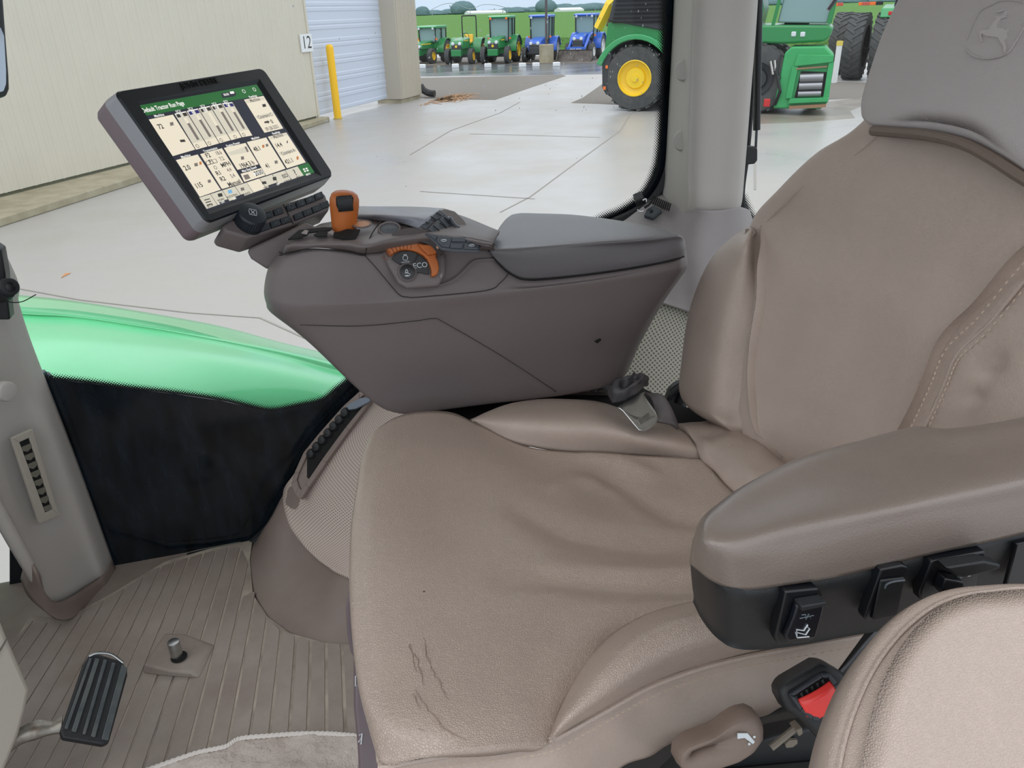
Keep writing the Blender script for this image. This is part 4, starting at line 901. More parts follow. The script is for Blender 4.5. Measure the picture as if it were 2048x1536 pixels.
MB().tube(curve([PPl.px(178, 1313, .002), PPl.px(195, 1308, .005), PPl.px(222, 1311, .005), PPl.px(246, 1326, .002)], 5), 0.0022, STEEL, 8).build('pad_rim', None, t, smooth=True)
ar = [(0, 1478, 1515), (40, 1448, 1480), (75, 1432, 1468), (105, 1434, 1458), (128, 1420, 1456)]
A = curve([PPl.px(x, y, -.020) for x, y, _ in ar], 5); B2 = curve([PPl.px(x, y, -.020) for x, _, y in ar], 5)
gm = MB().grid([A, B2]).build('pedal_arm', WORN, t, smooth=True, solid=0.012)
# steering column shroud
SHp = Pl(py_(20, 1400, 1.02), (0.55, -0.75, 0.35))
t = thing('steering_column_shroud', py_(0, 1400, 1.1), 'plain light grey plastic column cover at the lower left corner', 'column cover')
MB().slab(SHp, [(-200, 1180), (-20, 1215), (0, 1240), (13, 1272), (32, 1315), (60, 1378), (52, 1420), (38, 1470), (10, 1540), (-10, 1620), (-200, 1620)], -0.12, 0.0, SHROUD).build('shroud', None, t, bevel=0.006)
MB().tube([SHp.px(14, 1276, 0.0015), SHp.px(-30, 1350, 0.0015)], 0.0012, mat('seam_grey', (96, 92, 84), .8), 5).build('shroud_seam', None, t)  # thin darker line along the cover seam
# towel
def tw(p, u, v):
    return p + np.array((0, 0, 0.006 * noise.noise(Vector(p) * 22) + 0.012 * max(0, noise.noise(Vector((p[0] * 9 + p[1] * 16, 3.1, p[1] * 5)))) + 0.002 * noise.noise(Vector(p) * 130)))
zt = ZF + .016
rows = [[pz(x, y, zt) for x, y in [(270, 1552), (330, 1530), (395, 1508), (450, 1496), (480, 1480), (540, 1474), (600, 1470), (660, 1470), (712, 1474), (780, 1478)]],
        [pz(x, y, zt) for x, y in [(270, 1580), (330, 1560), (395, 1545), (450, 1535), (490, 1525), (545, 1518), (605, 1515), (665, 1515), (730, 1518), (800, 1520)]],
        [pz(x, y, zt) for x, y in [(260, 1700), (330, 1700), (395, 1700), (450, 1700), (500, 1700), (560, 1700), (620, 1700), (680, 1700), (750, 1700), (820, 1700)]]]
TOW = mat('towel_terry', (206, 196, 188), 0.95, bump=0.003, bscale=260, var=0.55, vscale=16, vcol=(158, 142, 132), bump2=0.01, b2scale=30)
tow = MB().grid(patch(rows, 22, 12, tw)).build('towel', TOW, None, smooth=True, solid=0.006, angle=180)
tag(tow, 'crumpled stained off-white towel on the floor mat before the seat', 'towel')
tow_e = MB(); E_ = curve(rows[0], 12)
for i in range(0, len(E_) - 1, 1):
    pass
tow_e.tube([p + np.array((0, 0, 0.002 + (0.002 if i % 2 else 0))) for i, p in enumerate(E_)], 0.004, mat('towel_hem', (222, 216, 210), .9), 6)
tow_e.build('towel_hem', None, tow, smooth=True)

# ------------------------------------------------------------------ driver seat
seat = thing('driver_seat', (0.3, 0.74, ZF), 'worn tan leather driver seat with embossed leaping deer on its headrest', 'seat')
def TB(x, y, c=0.55, k=0.30): return on(x, y, (1, 0, -k), (c, 0, 2.13))

def crease(lines, w, d):
    """fine dents along world polylines: returns a function of a point"""
    S = []
    for L in lines:
        P = curve(L, 5)
        for a, b in zip(P[:-1], P[1:]): S.append((a, b))
    A = np.array([s[0] for s in S]); Bv = np.array([s[1] - s[0] for s in S]); BB = (Bv * Bv).sum(1) + 1e-12
    def f(p):
        t = np.clip(((p - A) * Bv).sum(1) / BB, 0, 1); q = A + Bv * t[:, None]
        dd = np.sqrt(((p - q) ** 2).sum(1)).min()
        return -d * math.exp(-(dd / w) ** 2)
    return f

z0 = 2.15
C = []
# centre of the cushion: rows far -> near, columns front -> rear
cage = [[(735, 890, 2.135), (768, 848, 2.15), (820, 826, 2.155), (900, 824, 2.152), (962, 852, 2.146), (1060, 895, 2.135), (1220, 908, 2.128), (1320, 914, 2.128), (1405, 918, 2.125)],
        [(717, 950, 2.135), (750, 905, 2.15), (810, 885, 2.155), (900, 892, 2.152), (990, 915, 2.145), (1090, 940, 2.130), (1220, 950, 2.118), (1340, 955, 2.116), (1450, 965, 2.122)],
        [(704, 1040, 2.135), (735, 1010, 2.15), (800, 1000, 2.154), (900, 1000, 2.148), (1020, 1005, 2.138), (1130, 1010, 2.124), (1240, 1010, 2.112), (1380, 1015, 2.112), (1500, 1010, 2.122)],
        [(699, 1150, 2.135), (730, 1135, 2.15), (795, 1130, 2.154), (900, 1120, 2.146), (1040, 1115, 2.135), (1160, 1110, 2.122), (1290, 1105, 2.114), (1420, 1095, 2.112), (1540, 1080, 2.122)],
        [(702, 1265, 2.135), (735, 1260, 2.15), (800, 1255, 2.154), (900, 1240, 2.148), (1030, 1215, 2.136), (1150, 1185, 2.124), (1290, 1165, 2.118), (1430, 1150, 2.118), (1560, 1140, 2.122)],
        [(716, 1375, 2.135), (748, 1375, 2.15), (812, 1372, 2.154), (900, 1365, 2.150), (1000, 1335, 2.140), (1085, 1290, 2.130), (1180, 1225, 2.124), (1330, 1180, 2.120), (1560, 1165, 2.124)],
        [(738, 1455, 2.130), (770, 1452, 2.148), (840, 1448, 2.152), (930, 1440, 2.148), (1030, 1420, 2.140), (1095, 1392, 2.130), (1170, 1298, 2.124), (1290, 1215, 2.120), (1560, 1180, 2.126)],
        [(762, 1536, 2.118), (790, 1530, 2.128), (850, 1515, 2.138), (950, 1500, 2.142), (1040, 1490, 2.134), (1104, 1484, 2.118), (1170, 1400, 2.110), (1268, 1290, 2.108), (1570, 1215, 2.112)]]
rows = []
for r in cage:
    p = [pz(*q) for q in r]
    rows.append([p[0] + np.array((0.05, 0, -0.14)), p[0] + np.array((0.016, 0, -0.06)), *p])
G = patch(rows, 9, 9)
wr = [[pz(x, y, 2.15) for x, y in L] for L in (
    [(770, 1150), (800, 1240), (815, 1340), (830, 1440), (860, 1500)], [(745, 1210), (775, 1300), (790, 1400), (815, 1470)],
    [(780, 1180), (820, 1290), (850, 1370), (890, 1450)], [(735, 1270), (760, 1350), (780, 1430)])]
fold = [[pz(x, y, 2.12) for x, y in L] for L in (
    [(1040, 1040), (1150, 1075), (1300, 1085), (1450, 1070)], [(1010, 1180), (1120, 1165), (1260, 1170), (1390, 1178)], [(1230, 960), (1300, 1000), (1380, 1030), (1480, 1040)])]
hump = [[pz(x, y, 2.12) for x, y in L] for L in ([(1100, 1145), (1200, 1142), (1320, 1140), (1480, 1130)], [(1110, 985), (1160, 960), (1230, 975), (1285, 1015)], [(1180, 920), (1240, 925), (1300, 945)])]
c1, c2, c3 = crease(wr, 0.0016, 0.0010), crease(fold, 0.022, 0.007), crease(hump, 0.013, 0.0055)
def rd_(p): return c1(p) + c2(p) - c3(p) 
# fine wrinkles running front to back on the worn nose
A = np.array(G)
G = relief(A, 0.0022, 9.0, 2.0, rd_)
cush = MB().grid(G).build('seat_cushion', LEA2, seat, smooth=True, solid=0.012, angle=180)
GA = np.array(G).reshape(-1, 3)
def on_pts(A, x, y, lift=0.0):
    d = ray(x, y); w = A - CAM; tt = w @ d; dist = np.linalg.norm(w - tt[:, None] * d, axis=1)
    k = np.argsort(dist)[:4]; wt = 1 / (dist[k] + 1e-4); return CAM + d * ((tt[k] * wt).sum() / wt.sum() - lift)
cm = MB(); CRK = mat('leather_crack', (134, 114, 102), .6)
rk = random.Random(8)
for L in ([(778, 1169), (790, 1200), (803, 1223), (812, 1272), (822, 1301), (835, 1346)], [(739, 1223), (758, 1252), (778, 1296), (803, 1336), (808, 1370)], [(734, 1277), (768, 1311), (788, 1351), (803, 1400), (827, 1434)],
          [(847, 1272), (857, 1321), (876, 1360), (896, 1400)], [(822, 1370), (857, 1420), (891, 1459), (935, 1479)], [(745, 1180), (760, 1220), (768, 1262)], [(800, 1330), (822, 1378), (838, 1420)], [(770, 1380), (800, 1430), (850, 1462)], [(820, 1290), (838, 1330), (846, 1372)]):
    P_ = [on_pts(GA, x, y, .0006) for x, y in L]; P_ = curve(P_, 5); P_ = [on_pts(GA, *[1024 + F * ((p - CAM) @ CR) / ((p - CAM) @ _fw), 768 - F * ((p - CAM) @ CU) / ((p - CAM) @ _fw)], .0007) + np.array((rk.uniform(-.0012, .0012), rk.uniform(-.0006, .0006), 0)) for p in P_]
    cm.tube(P_, [.00042 * min(1, .3 + i / 4) * min(1, .3 + (len(P_) - 1 - i) / 4) for i in range(len(P_))], CRK, 4)
cm.lathe(on_pts(GA, 848, 1183), (0, 0, 1), [(.0001, .0006), (.0008, .0004), (.001, 0)], BLKD, 6)
cm.build('leather_crease', None, seat)

def strip_part(name, cols, M, parent, ku=7, kv=7, amp=0.0012, sc=14, solid=0.01, fn=None, seed=5.0):
    G = patch(cols, ku, kv); G = relief(np.array(G), amp, sc, seed, fn)
    return MB().grid(G).build(name, M, parent, smooth=True, solid=solid, angle=180)
# far bolster of the cushion
def cz(l): return [pz(*q) for q in l]
cols = [[(940, 838, 2.13), (942, 840, 2.145), (948, 842, 2.146), (950, 846, 2.143)],
        [(985, 822, 2.12), (975, 824, 2.150), (985, 842, 2.158), (993, 872, 2.138)],
        [(1030, 805, 2.10), (1025, 809, 2.150), (1030, 840, 2.166), (1040, 889, 2.134)],
        [(1110, 798, 2.08), (1105, 802, 2.150), (1115, 845, 2.170), (1130, 905, 2.126)],
        [(1190, 802, 2.08), (1180, 808, 2.148), (1200, 850, 2.168), (1222, 911, 2.120)],
        [(1265, 825, 2.08), (1250, 830, 2.142), (1275, 870, 2.158), (1310, 916, 2.118)],
        [(1335, 845, 2.08), (1322, 852, 2.136), (1338, 880, 2.148), (1370, 920, 2.118)],
        [(1390, 862, 2.08), (1376, 868, 2.130), (1390, 890, 2.136), (1408, 920, 2.118)]]
strip_part('far_bolster', [cz(c) for c in cols], LEA, seat)
# tongue of leather between cushion and back
cols = [[(1350, 850, 2.10), (1368, 853, 2.135), (1385, 880, 2.136), (1400, 914, 2.128), (1404, 922, 2.115)],
        [(1405, 842, 2.10), (1418, 849, 2.138), (1415, 885, 2.146), (1424, 935, 2.130), (1428, 945, 2.115)],
        [(1465, 845, 2.11), (1470, 856, 2.142), (1458, 905, 2.150), (1452, 962, 2.132), (1456, 972, 2.115)],
        [(1510, 860, 2.11), (1512, 885, 2.146), (1494, 935, 2.156), (1484, 990, 2.134), (1488, 1000, 2.118)],
        [(1560, 900, 2.11), (1556, 930, 2.15), (1535, 970, 2.158), (1520, 1022, 2.136), (1524, 1034, 2.118)],
        [(1620, 950, 2.11), (1610, 975, 2.15), (1585, 1015, 2.158), (1565, 1060, 2.136), (1570, 1080, 2.118)],
        [(1690, 990, 2.11), (1680, 1020, 2.15), (1650, 1060, 2.156), (1620, 1110, 2.136), (1630, 1130, 2.118)]]
cr_ = crease([[pz(x, y, 2.145) for x, y in L] for L in ([(1410, 870), (1450, 866), (1500, 880)], [(1400, 905), (1450, 895), (1500, 905), (1540, 925)], [(1430, 860), (1425, 900), (1440, 940)])], 0.006, 0.004)
strip_part('lumbar_flap', [cz(c) for c in cols], LEA, seat, fn=cr_, amp=0.003, sc=26)
# near bolster
cols = [[(1090, 1484, 2.112), (1096, 1484, 2.124), (1102, 1483, 2.124), (1108, 1482, 2.112)],
        [(1110, 1436, 2.122), (1122, 1440, 2.142), (1135, 1448, 2.140), (1145, 1455, 2.120)],
        [(1140, 1372, 2.120), (1165, 1385, 2.152), (1190, 1405, 2.148), (1205, 1422, 2.116)],
        [(1180, 1312, 2.118), (1215, 1325, 2.162), (1260, 1352, 2.156), (1295, 1373, 2.114)],
        [(1230, 1264, 2.118), (1270, 1275, 2.168), (1340, 1305, 2.162), (1395, 1336, 2.112)],
        [(1300, 1226, 2.118), (1350, 1235, 2.172), (1430, 1270, 2.166), (1495, 1311, 2.110)],
        [(1390, 1202, 2.118), (1450, 1215, 2.172), (1530, 1245, 2.166), (1600, 1292, 2.110)],
        [(1520, 1180, 2.118), (1580, 1190, 2.170), (1650, 1225, 2.164), (1735, 1268, 2.110)],
        [(1680, 1150, 2.118), (1740, 1160, 2.168), (1800, 1190, 2.160), (1860, 1240, 2.110)]]
strip_part('near_bolster', [cz(c) for c in cols], LEA2, seat, kv=9, solid=.003)
# gathered side skirt with its stitched seam
top = [(755, 1530), (790, 1526), (850, 1515), (950, 1500), (1040, 1489), (1096, 1479), (1145, 1455), (1205, 1422), (1295, 1373), (1395, 1336), (1495, 1311), (1600, 1292), (1735, 1268)]
bot = [(770, 1640), (800, 1640), (850, 1660), (950, 1660), (1040, 1640), (1110, 1620), (1180, 1580), (1260, 1530), (1350, 1488), (1440, 1456), (1520, 1435), (1600, 1402), (1740, 1360)]
rows = [[], [], [], []]
for i, (a, b) in enumerate(zip(top, bot)):
    zt_ = 2.120 - 0.001 * i
    p = pz(a[0], a[1], zt_); q = pz(b[0], b[1], zt_ - 0.085)
    rows[0].append(p + np.array((0, 0.012, 0.004))); rows[1].append(p + np.array((0, -0.001, -0.002)))
    rows[2].append(p * 0.5 + q * 0.5 + np.array((0, -0.004, 0.0))); rows[3].append(q)
gath = lambda p: 0.0032 * math.sin(p[0] * 130 + 14 * p[2]) * max(0, min(1, (2.115 - p[2]) / 0.03))
def gath2(p):
    return 0.005 * noise.noise(Vector((p[0] * 34 + p[2] * 20, 1.0, p[2] * 6))) * max(0, min(1, (2.118 - p[2]) / 0.03))
strip_part('side_skirt', rows, LEA, seat, ku=9, kv=9, fn=gath2, amp=0.001)
P = curve([pz(x, y, 2.122 - 0.001 * i) for i, (x, y) in enumerate(top)], 10)
MB().tube([p + np.array((0, -0.002, 0.0005)) for p in P], 0.0028, LEA, 6).build('seam_welt', None, seat, smooth=True)
sm = MB()
Q = curve([pz(x, y, 2.122 - 0.001 * i) for i, (x, y) in enumerate(top)], 16)
for k, (dy, dz) in enumerate(((0.012, 0.0045), (-0.006, -0.0085))):
    acc = 0; last = Q[0]
    for i in range(1, len(Q)):
        acc += np.linalg.norm(Q[i] - last); last = Q[i]
        if acc > 0.0058 and Q[i][0] > 0.0:
            acc = 0; t_ = Q[i] - Q[i - 1]; t_ /= np.linalg.norm(t_); c_ = Q[i] + np.array((0, dy, dz))
            sm.tube([c_ - t_ * 0.0017, c_ + np.array((0, -.0003, .0004)), c_ + t_ * 0.0017], 0.0007, STI, 5)
st = sm.build('seam_stitching', None, seat, smooth=True)

# backrest centre
K = 0.30
bc = [[(1790, 170), (1900, 150), (2030, 170), (2110, 220), (2170, 290)],
      [(1712, 256), (1830, 245), (1980, 260), (2090, 315), (2175, 370)],
      [(1635, 308), (1770, 310), (1920, 335), (2050, 390), (2155, 445)],
      [(1560, 376), (1700, 390), (1860, 430), (2010, 490), (2110, 510)],
      [(1506, 446), (1630, 480), (1780, 530), (1930, 580), (2048, 562)],
      [(1507, 530), (1610, 570), (1740, 610), (1870, 650), (1975, 645)],
      [(1500, 610), (1590, 650), (1710, 690), (1820, 715), (1915, 705)],
      [(1486, 690), (1570, 725), (1680, 760), (1790, 780), (1888, 770)],
      [(1477, 765), (1555, 795), (1660, 825), (1760, 840), (1858, 835)],
      [(1478, 830), (1550, 860), (1640, 885), (1735, 895), (1825, 895)],
      [(1497, 895), (1560, 915), (1630, 935), (1710, 950), (1790, 960)],
      [(1545, 948), (1590, 960), (1640, 980), (1700, 1005), (1750, 1020)]]
dep = [0.0, 0.018, 0.026, 0.016, 0.0]
rows = []
for i, r in enumerate(bc):
    c0 = 0.552 + (0.012 if i == 10 else 0.03 if i == 11 else 0) + (0.004 if 4 <= i <= 10 else 0)
    q = [TB(x, y, c0 + dep[j] + (0.012 if (j == 4 and i < 4) else 0), K) for j, (x, y) in enumerate(r)]
    edge = 0.03 if i < 5 else 0.012
    rows.append([q[0] + np.array((edge, 0.0 if i < 5 else 0.004, -edge * .3)), *q, q[-1] + np.array((0.012, -0.003, 0))])
cb = crease([[TB(x, y, .57, K) for x, y in L] for L in ([(1590, 390), (1570, 410), (1555, 425)], [(1640, 300), (1600, 360), (1575, 400)], [(1880, 715), (1800, 730), (1740, 780)], [(1990, 420), (1960, 470), (1900, 540)])], 0.016, 0.0016)
strip_part('backrest', rows, LEA, seat, ku=8, kv=10, amp=0.003, sc=9, fn=cb, solid=0.03)
# far bolster of the backrest
bf = [[(1500, 452), (1500, 453), (1504, 456), (1507, 462)],
      [(1462, 474), (1464, 474), (1490, 490), (1508, 520)],
      [(1420, 516), (1424, 515), (1468, 535), (1509, 575)],
      [(1390, 575), (1394, 574), (1450, 595), (1502, 628)],
      [(1368, 650), (1373, 648), (1432, 670), (1490, 694)],
      [(1358, 725), (1362, 724), (1420, 745), (1480, 765)],
      [(1355, 780), (1359, 782), (1415, 805), (1476, 820)],
      [(1372, 812), (1378, 814), (1428, 838), (1477, 856)],
      [(1430, 845), (1434, 848), (1458, 862), (1484, 880)],
      [(1485, 880), (1486, 882), (1492, 888), (1500, 898)]]
rows = []
for i, r in enumerate(bf):
    w_ = 1.0 if 0 < i < len(bf) - 1 else 0.2
    sk = .06 if i == 9 else .025 if i == 8 else 0
    rows.append([TB(*r[0], 0.60 + sk, K) + np.array((0.05 * w_, 0.01, 0)), TB(*r[1], 0.565 - 0.01 * w_ + sk, K), TB(*r[2], 0.548 - 0.022 * w_ + sk, K), TB(*r[3], 0.556 + sk, K), TB(*r[3], 0.556 + sk, K) + np.array((0.02 * w_, -0.004, 0))])
strip_part('far_back_bolster', rows, LEA, seat, ku=7, kv=8, amp=0.0015, sc=14)
# near bolster of the backrest
bn = [[(2158, 448), (2200, 470), (2270, 510), (2340, 580)],
      [(2110, 505), (2180, 520), (2280, 560), (2380, 640)],
      [(2050, 566), (2110, 590), (2210, 650), (2320, 740)],
      [(1978, 650), (2040, 680), (2140, 740), (2260, 820)],
      [(1918, 710), (1980, 745), (2080, 800), (2200, 880)],
      [(1890, 775), (1940, 800), (2040, 850), (2160, 930)],
      [(1860, 840), (1910, 870), (2000, 920), (2120, 990)],
      [(1828, 900), (1880, 930), (1970, 980), (2080, 1040)],
      [(1792, 965), (1840, 1000), (1920, 1050), (2030, 1100)]]
rows = [[TB(*r[0], 0.566, K), TB(*r[0], 0.553, K), TB(*r[1], 0.535, K), TB(*r[2], 0.51, K), TB(*r[3], 0.53, K)] for r in bn]
cn = crease([[TB(x, y, .535, K) for x, y in L] for L in ([(1890, 760), (1940, 730), (2000, 715)], [(1910, 715), (1960, 740), (2030, 745)], [(1880, 800), (1930, 790), (1990, 800)])], 0.006, 0.004)
strip_part('near_back_bolster', rows, LEA, seat, ku=8, kv=9, amp=0.004, sc=24, fn=cn)
SL = [(2158, 446), (2110, 500), (2050, 562), (1978, 648), (1916, 708), (1888, 772), (1858, 838), (1826, 898)]
SQ = curve([TB(x, y, 0.552, K) for x, y in SL], 12)
MB().tube(SQ, 0.0016, LEA, 6).build('back_seam_welt', None, seat, smooth=True)
sm = MB()
for (o1, o2) in ((-0.010, 0.004), (0.008, -0.008)):
    acc = 0; last = SQ[0]
    for i in range(1, len(SQ)):
        acc += np.linalg.norm(SQ[i] - last); last = SQ[i]
        if acc > 0.0058:
            acc = 0; t_ = SQ[i] - SQ[i - 1]; t_ /= np.linalg.norm(t_); c_ = SQ[i] + np.array((-0.006, 0, 0)) + np.cross(t_, (1, 0, -.3)) * o1
            sm.tube([c_ - t_ * 0.0017, c_ + t_ * 0.0017], 0.0008, STI, 5)
sm.build('back_seam_stitching', None, seat, smooth=True)
# headrest: thick slab with rounded rim, dished lower edge
ho_ = [(1740, 252), (1718, 240), (1713, 222), (1716, 190), (1735, 128), (1757, 65), (1783, 8), (1812, -45), (1860, -110), (2000, -150), (2300, -140), (2420, 60), (2400, 420), (2230, 420), (2120, 380), (2055, 348), (1995, 312), (1930, 280), (1860, 264), (1795, 258)]
HRc = 0.548
def TH_(x, y, c=HRc): return TB(x, y, c, K)
nrm = np.array((-1, 0, 0.30)); nrm /= np.linalg.norm(nrm)
HR = Pl(TH_(1900, 150), nrm, (0, 1, 0))
def pillow(pl, pts, prof, hc, k=4, world=None):
    O = curve(world + world[:1] if world is not None else [pl.px(x, y) for x, y in pts + pts[:1]], k)[:-1]; c_ = sum(O) / len(O); n_ = len(O); V = []
    for d, h in prof:
        for q in O:
            w_ = c_ - q; L_ = np.linalg.norm(w_); V.append(q + w_ * (d if d > .05 else min(.9, d * .35 / L_ / .35)) + pl.n * h)
    V.append(c_ + pl.n * hc); Fs = [(i * n_ + k_, i * n_ + (k_ + 1) % n_, (i + 1) * n_ + (k_ + 1) % n_, (i + 1) * n_ + k_) for i in range(len(prof) - 1) for k_ in range(n_)]
    m_ = (len(prof) - 1) * n_; Fs += [tuple(range(n_ - 1, -1, -1))] + [(m_ + k_, m_ + (k_ + 1) % n_, len(V) - 1) for k_ in range(n_)]
    return MB().add(V, Fs), O
YC = .70
left_ = [HR.px(x, y) for x, y in [(1930, 280), (1860, 264), (1795, 257), (1740, 252), (1718, 240), (1713, 222), (1716, 190), (1735, 128), (1757, 65), (1783, 8), (1812, -45), (1850, -90)]]
mid_t = left_[-1] * 1.0; mid_t[1] = YC; mid_t = mid_t + np.array((.006, 0, .02))
out_ = [HR.px(2085, 374), HR.px(2040, 340), HR.px(1985, 306)] + left_ + [mid_t] + [p * [1, -1, 1] + np.array((0, 2 * YC, 0)) for p in left_[5:][::-1]]
hm, _O = pillow(HR, ho_, world=out_, prof=[(-.004, -.07), (.0, -.05), (.0, -.014), (.002, -.007), (.005, -.0025), (.010, -.0005), (.018, 0), (.06 + .1, .001), (.4, .0015), (.7, .0018)], hc=.002)
hr = hm.build('headrest', HEADL, seat, smooth=True, angle=180)
# welt strip under the headrest: darker rolled fabric of the upper back
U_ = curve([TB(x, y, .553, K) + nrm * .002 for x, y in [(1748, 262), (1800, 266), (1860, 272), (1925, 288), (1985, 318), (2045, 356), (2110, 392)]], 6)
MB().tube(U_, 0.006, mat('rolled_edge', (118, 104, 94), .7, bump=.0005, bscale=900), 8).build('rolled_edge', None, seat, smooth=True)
# emblem: raised rim and leaping deer
def K7(l): return [(1650 + x * 398 / 2038, y * 300 / 1536) for x, y in l]
em = MB(); EM = mat('emblem_grey', (190, 184, 182), 0.45)
arc1 = curve([HR.px(x, y, 0.003) for x, y in K7([(1465, 500), (1500, 545), (1560, 585), (1640, 606), (1720, 606), (1800, 592), (1868, 565), (1920, 520), (1980, 430), (2040, 330), (2110, 190)])], 5)
em.tube(arc1, [0.0004 + 0.0012 * min(1, i / 8) * min(1, (len(arc1) - i) / 30 + .25) for i in range(len(arc1))], EM, 6, flat=(1, .5))
arc2 = curve([HR.px(x, y, 0.003) for x, y in K7([(1470, 420), (1500, 330), (1560, 200), (1620, 110), (1740, 50), (1800, 20), (1900, 10), (2000, 18), (2060, 40)])], 5)
em.tube(arc2, 0.0006, HEADL, 6, flat=(1, .5))
em.build('emblem_rim', None, hr, smooth=True)
deer = [(1606, 330), (1640, 316), (1700, 312), (1712, 290), (1740, 250), (1772, 205), (1790, 198), (1762, 186), (1768, 174), (1820, 176), (1845, 160), (1866, 128), (1884, 118), (1872, 150), (1862, 172), (1882, 176), (1880, 186), (1845, 196), (1820, 205),
        (1800, 230), (1782, 262), (1778, 292), (1840, 300), (1868, 308), (1876, 318), (1908, 300), (1880, 342), (1888, 372), (1876, 400), (1858, 420), (1872, 460), (1878, 500), (1872, 552), (1856, 556), (1852, 500), (1846, 470), (1812, 430), (1798, 396), (1740, 384),
        (1690, 380), (1650, 366), (1626, 350), (1620, 380), (1640, 432), (1630, 440), (1608, 392)]
d2_ = [(1775, 130), (1810, 122), (1850, 112), (1846, 124), (1812, 136), (1780, 138)]
dm = MB()
from mathutils.geometry import tessellate_polygon
def polyfill(mb, pl, pts, h0, h1, M):
    B_ = [pl.px(x, y, h1) for x, y in pts]; A_ = [q - pl.n * (h1 - h0) for q in B_]; k = len(pts)
    tri = tessellate_polygon([[Vector(b) for b in B_]])
    mb.add(A_ + B_, [tuple(k + i for i in t) for t in tri] + [(i, (i + 1) % k, k + (i + 1) % k, k + i) for i in range(k)], M)
polyfill(dm, HR, K7(deer), 0.0, 0.0036, EM); polyfill(dm, HR, K7(d2_), 0.0, 0.0036, EM)
dm.build('emblem_deer', None, hr)

# ---- left armrest: vinyl cap, black housing with switches
tipx = [(1384, 1400), ]
cols = []
# each column: far-bottom, far-top, top-far, top-mid, top-near, crease, side-mid, bottom  (x,y, plane, value)
def seg(c): return [pz(*q[:2], q[3]) if q[2] == 'z' else py_(*q[:2], q[3]) for q in c]
cc = [
 [(1386, 1085, 'z', 2.350), (1386, 1078, 'z', 2.352), (1385, 1085, 'z', 2.352), (1384, 1092, 'z', 2.350), (1383, 1100, 'z', 2.348), (1382, 1108, 'z', 2.345), (1381, 1117, 'z', 2.342), (1381, 1128, 'z', 2.338)],
 [(1400, 1040, 'z', 2.345), (1404, 1036, 'z', 2.366), (1404, 1044, 'z', 2.374), (1404, 1056, 'z', 2.376), (1403, 1072, 'z', 2.374), (1398, 1092, 'z', 2.368), (1394, 1115, 'z', 2.355), (1398, 1142, 'z', 2.338)],
 [(1440, 1005, 'z', 2.345), (1440, 1004, 'z', 2.368), (1442, 1012, 'z', 2.376), (1438, 1040, 'z', 2.378), (1434, 1072, 'z', 2.378), (1428, 1098, 'z', 2.372), (1424, 1130, 'z', 2.356), (1428, 1164, 'z', 2.338)],
 [(1500, 966, 'z', 2.345), (1500, 964, 'z', 2.368), (1502, 972, 'z', 2.376), (1496, 1018, 'z', 2.377), (1488, 1068, 'z', 2.379), (1480, 1104, 'z', 2.372), (1474, 1142, 'z', 2.356), (1478, 1180, 'z', 2.338)],
 [(1600, 917, 'z', 2.345), (1600, 915, 'z', 2.368), (1602, 924, 'z', 2.376), (1594, 980, 'z', 2.376), (1586, 1044, 'z', 2.380), (1578, 1090, 'y', .357), (1572, 1135, 'y', .354), (1574, 1170, 'y', .355)],
 [(1720, 884, 'z', 2.345), (1722, 881, 'z', 2.368), (1724, 890, 'z', 2.376), (1716, 950, 'z', 2.375), (1706, 1020, 'z', 2.380), (1700, 1062, 'y', .357), (1696, 1110, 'y', .354), (1698, 1149, 'y', .355)],
 [(1826, 856, 'z', 2.345), (1828, 854, 'z', 2.368), (1830, 862, 'z', 2.376), (1824, 925, 'z', 2.374), (1816, 998, 'z', 2.380), (1810, 1038, 'y', .357), (1808, 1088, 'y', .354), (1810, 1122, 'y', .355)],
 [(1900, 860, 'z', 2.345), (1902, 857, 'z', 2.370), (1904, 866, 'z', 2.378), (1900, 915, 'z', 2.375), (1896, 982, 'z', 2.380), (1892, 1022, 'y', .357), (1890, 1068, 'y', .354), (1892, 1102, 'y', .355)],
 [(2046, 838, 'z', 2.345), (2050, 834, 'z', 2.372), (2052, 842, 'z', 2.380), (2050, 890, 'z', 2.378), (2048, 955, 'z', 2.380), (2046, 995, 'y', .357), (2046, 1036, 'y', .354), (2048, 1068, 'y', .355)],
 [(2240, 790, 'z', 2.345), (2246, 786, 'z', 2.372), (2248, 794, 'z', 2.380), (2246, 845, 'z', 2.378), (2244, 905, 'z', 2.380), (2242, 945, 'y', .357), (2242, 985, 'y', .354), (2244, 1025, 'y', .355)]]
sc_ = [seg(c) for c in cc]; sc_[-1] = [p + np.array((.16, .004, .002)) for p in sc_[-2]]
G = patch(sc_, 7, 5)
arm = MB().grid(relief(np.array(G), 0.0005, 20)).build('armrest_cap', ARMC, seat, smooth=True, solid=0.006, angle=180)
hb = [(1381, 1120, 1386, 1205), (1398, 1138, 1404, 1240), (1428, 1160, 1436, 1278), (1478, 1176, 1482, 1299), (1574, 1166, 1576, 1294), (1698, 1145, 1700, 1272), (1810, 1118, 1812, 1253), (1892, 1098, 1895, 1240), (2048, 1064, 2052, 1205), (2244, 1021, 2250, 1160)]
rows = []
for i, (a, b, c, d) in enumerate(hb):
    ins = 0.003
    if i < 4:
        yv = [.415, .395, .372, .358][i]
    else: yv = .358
    p, q = py_(a, b, yv), py_(c, d, yv + .004)
    w_ = (0, .35, .7, 1, 1, 1, 1, 1, 1, 1)[i]
    rows.append([p + np.array((0.004, .04 * w_, 0)), p, p * .5 + q * .5, q + np.array((0, 0, .006)), q, q + np.array((0.004, 0.012 * w_ , -.003 * w_)), q + np.array((0.01, .05 * w_, -.004 * w_))])
rows[-1] = [p + np.array((.16, .0, .002)) for p in rows[-2]]
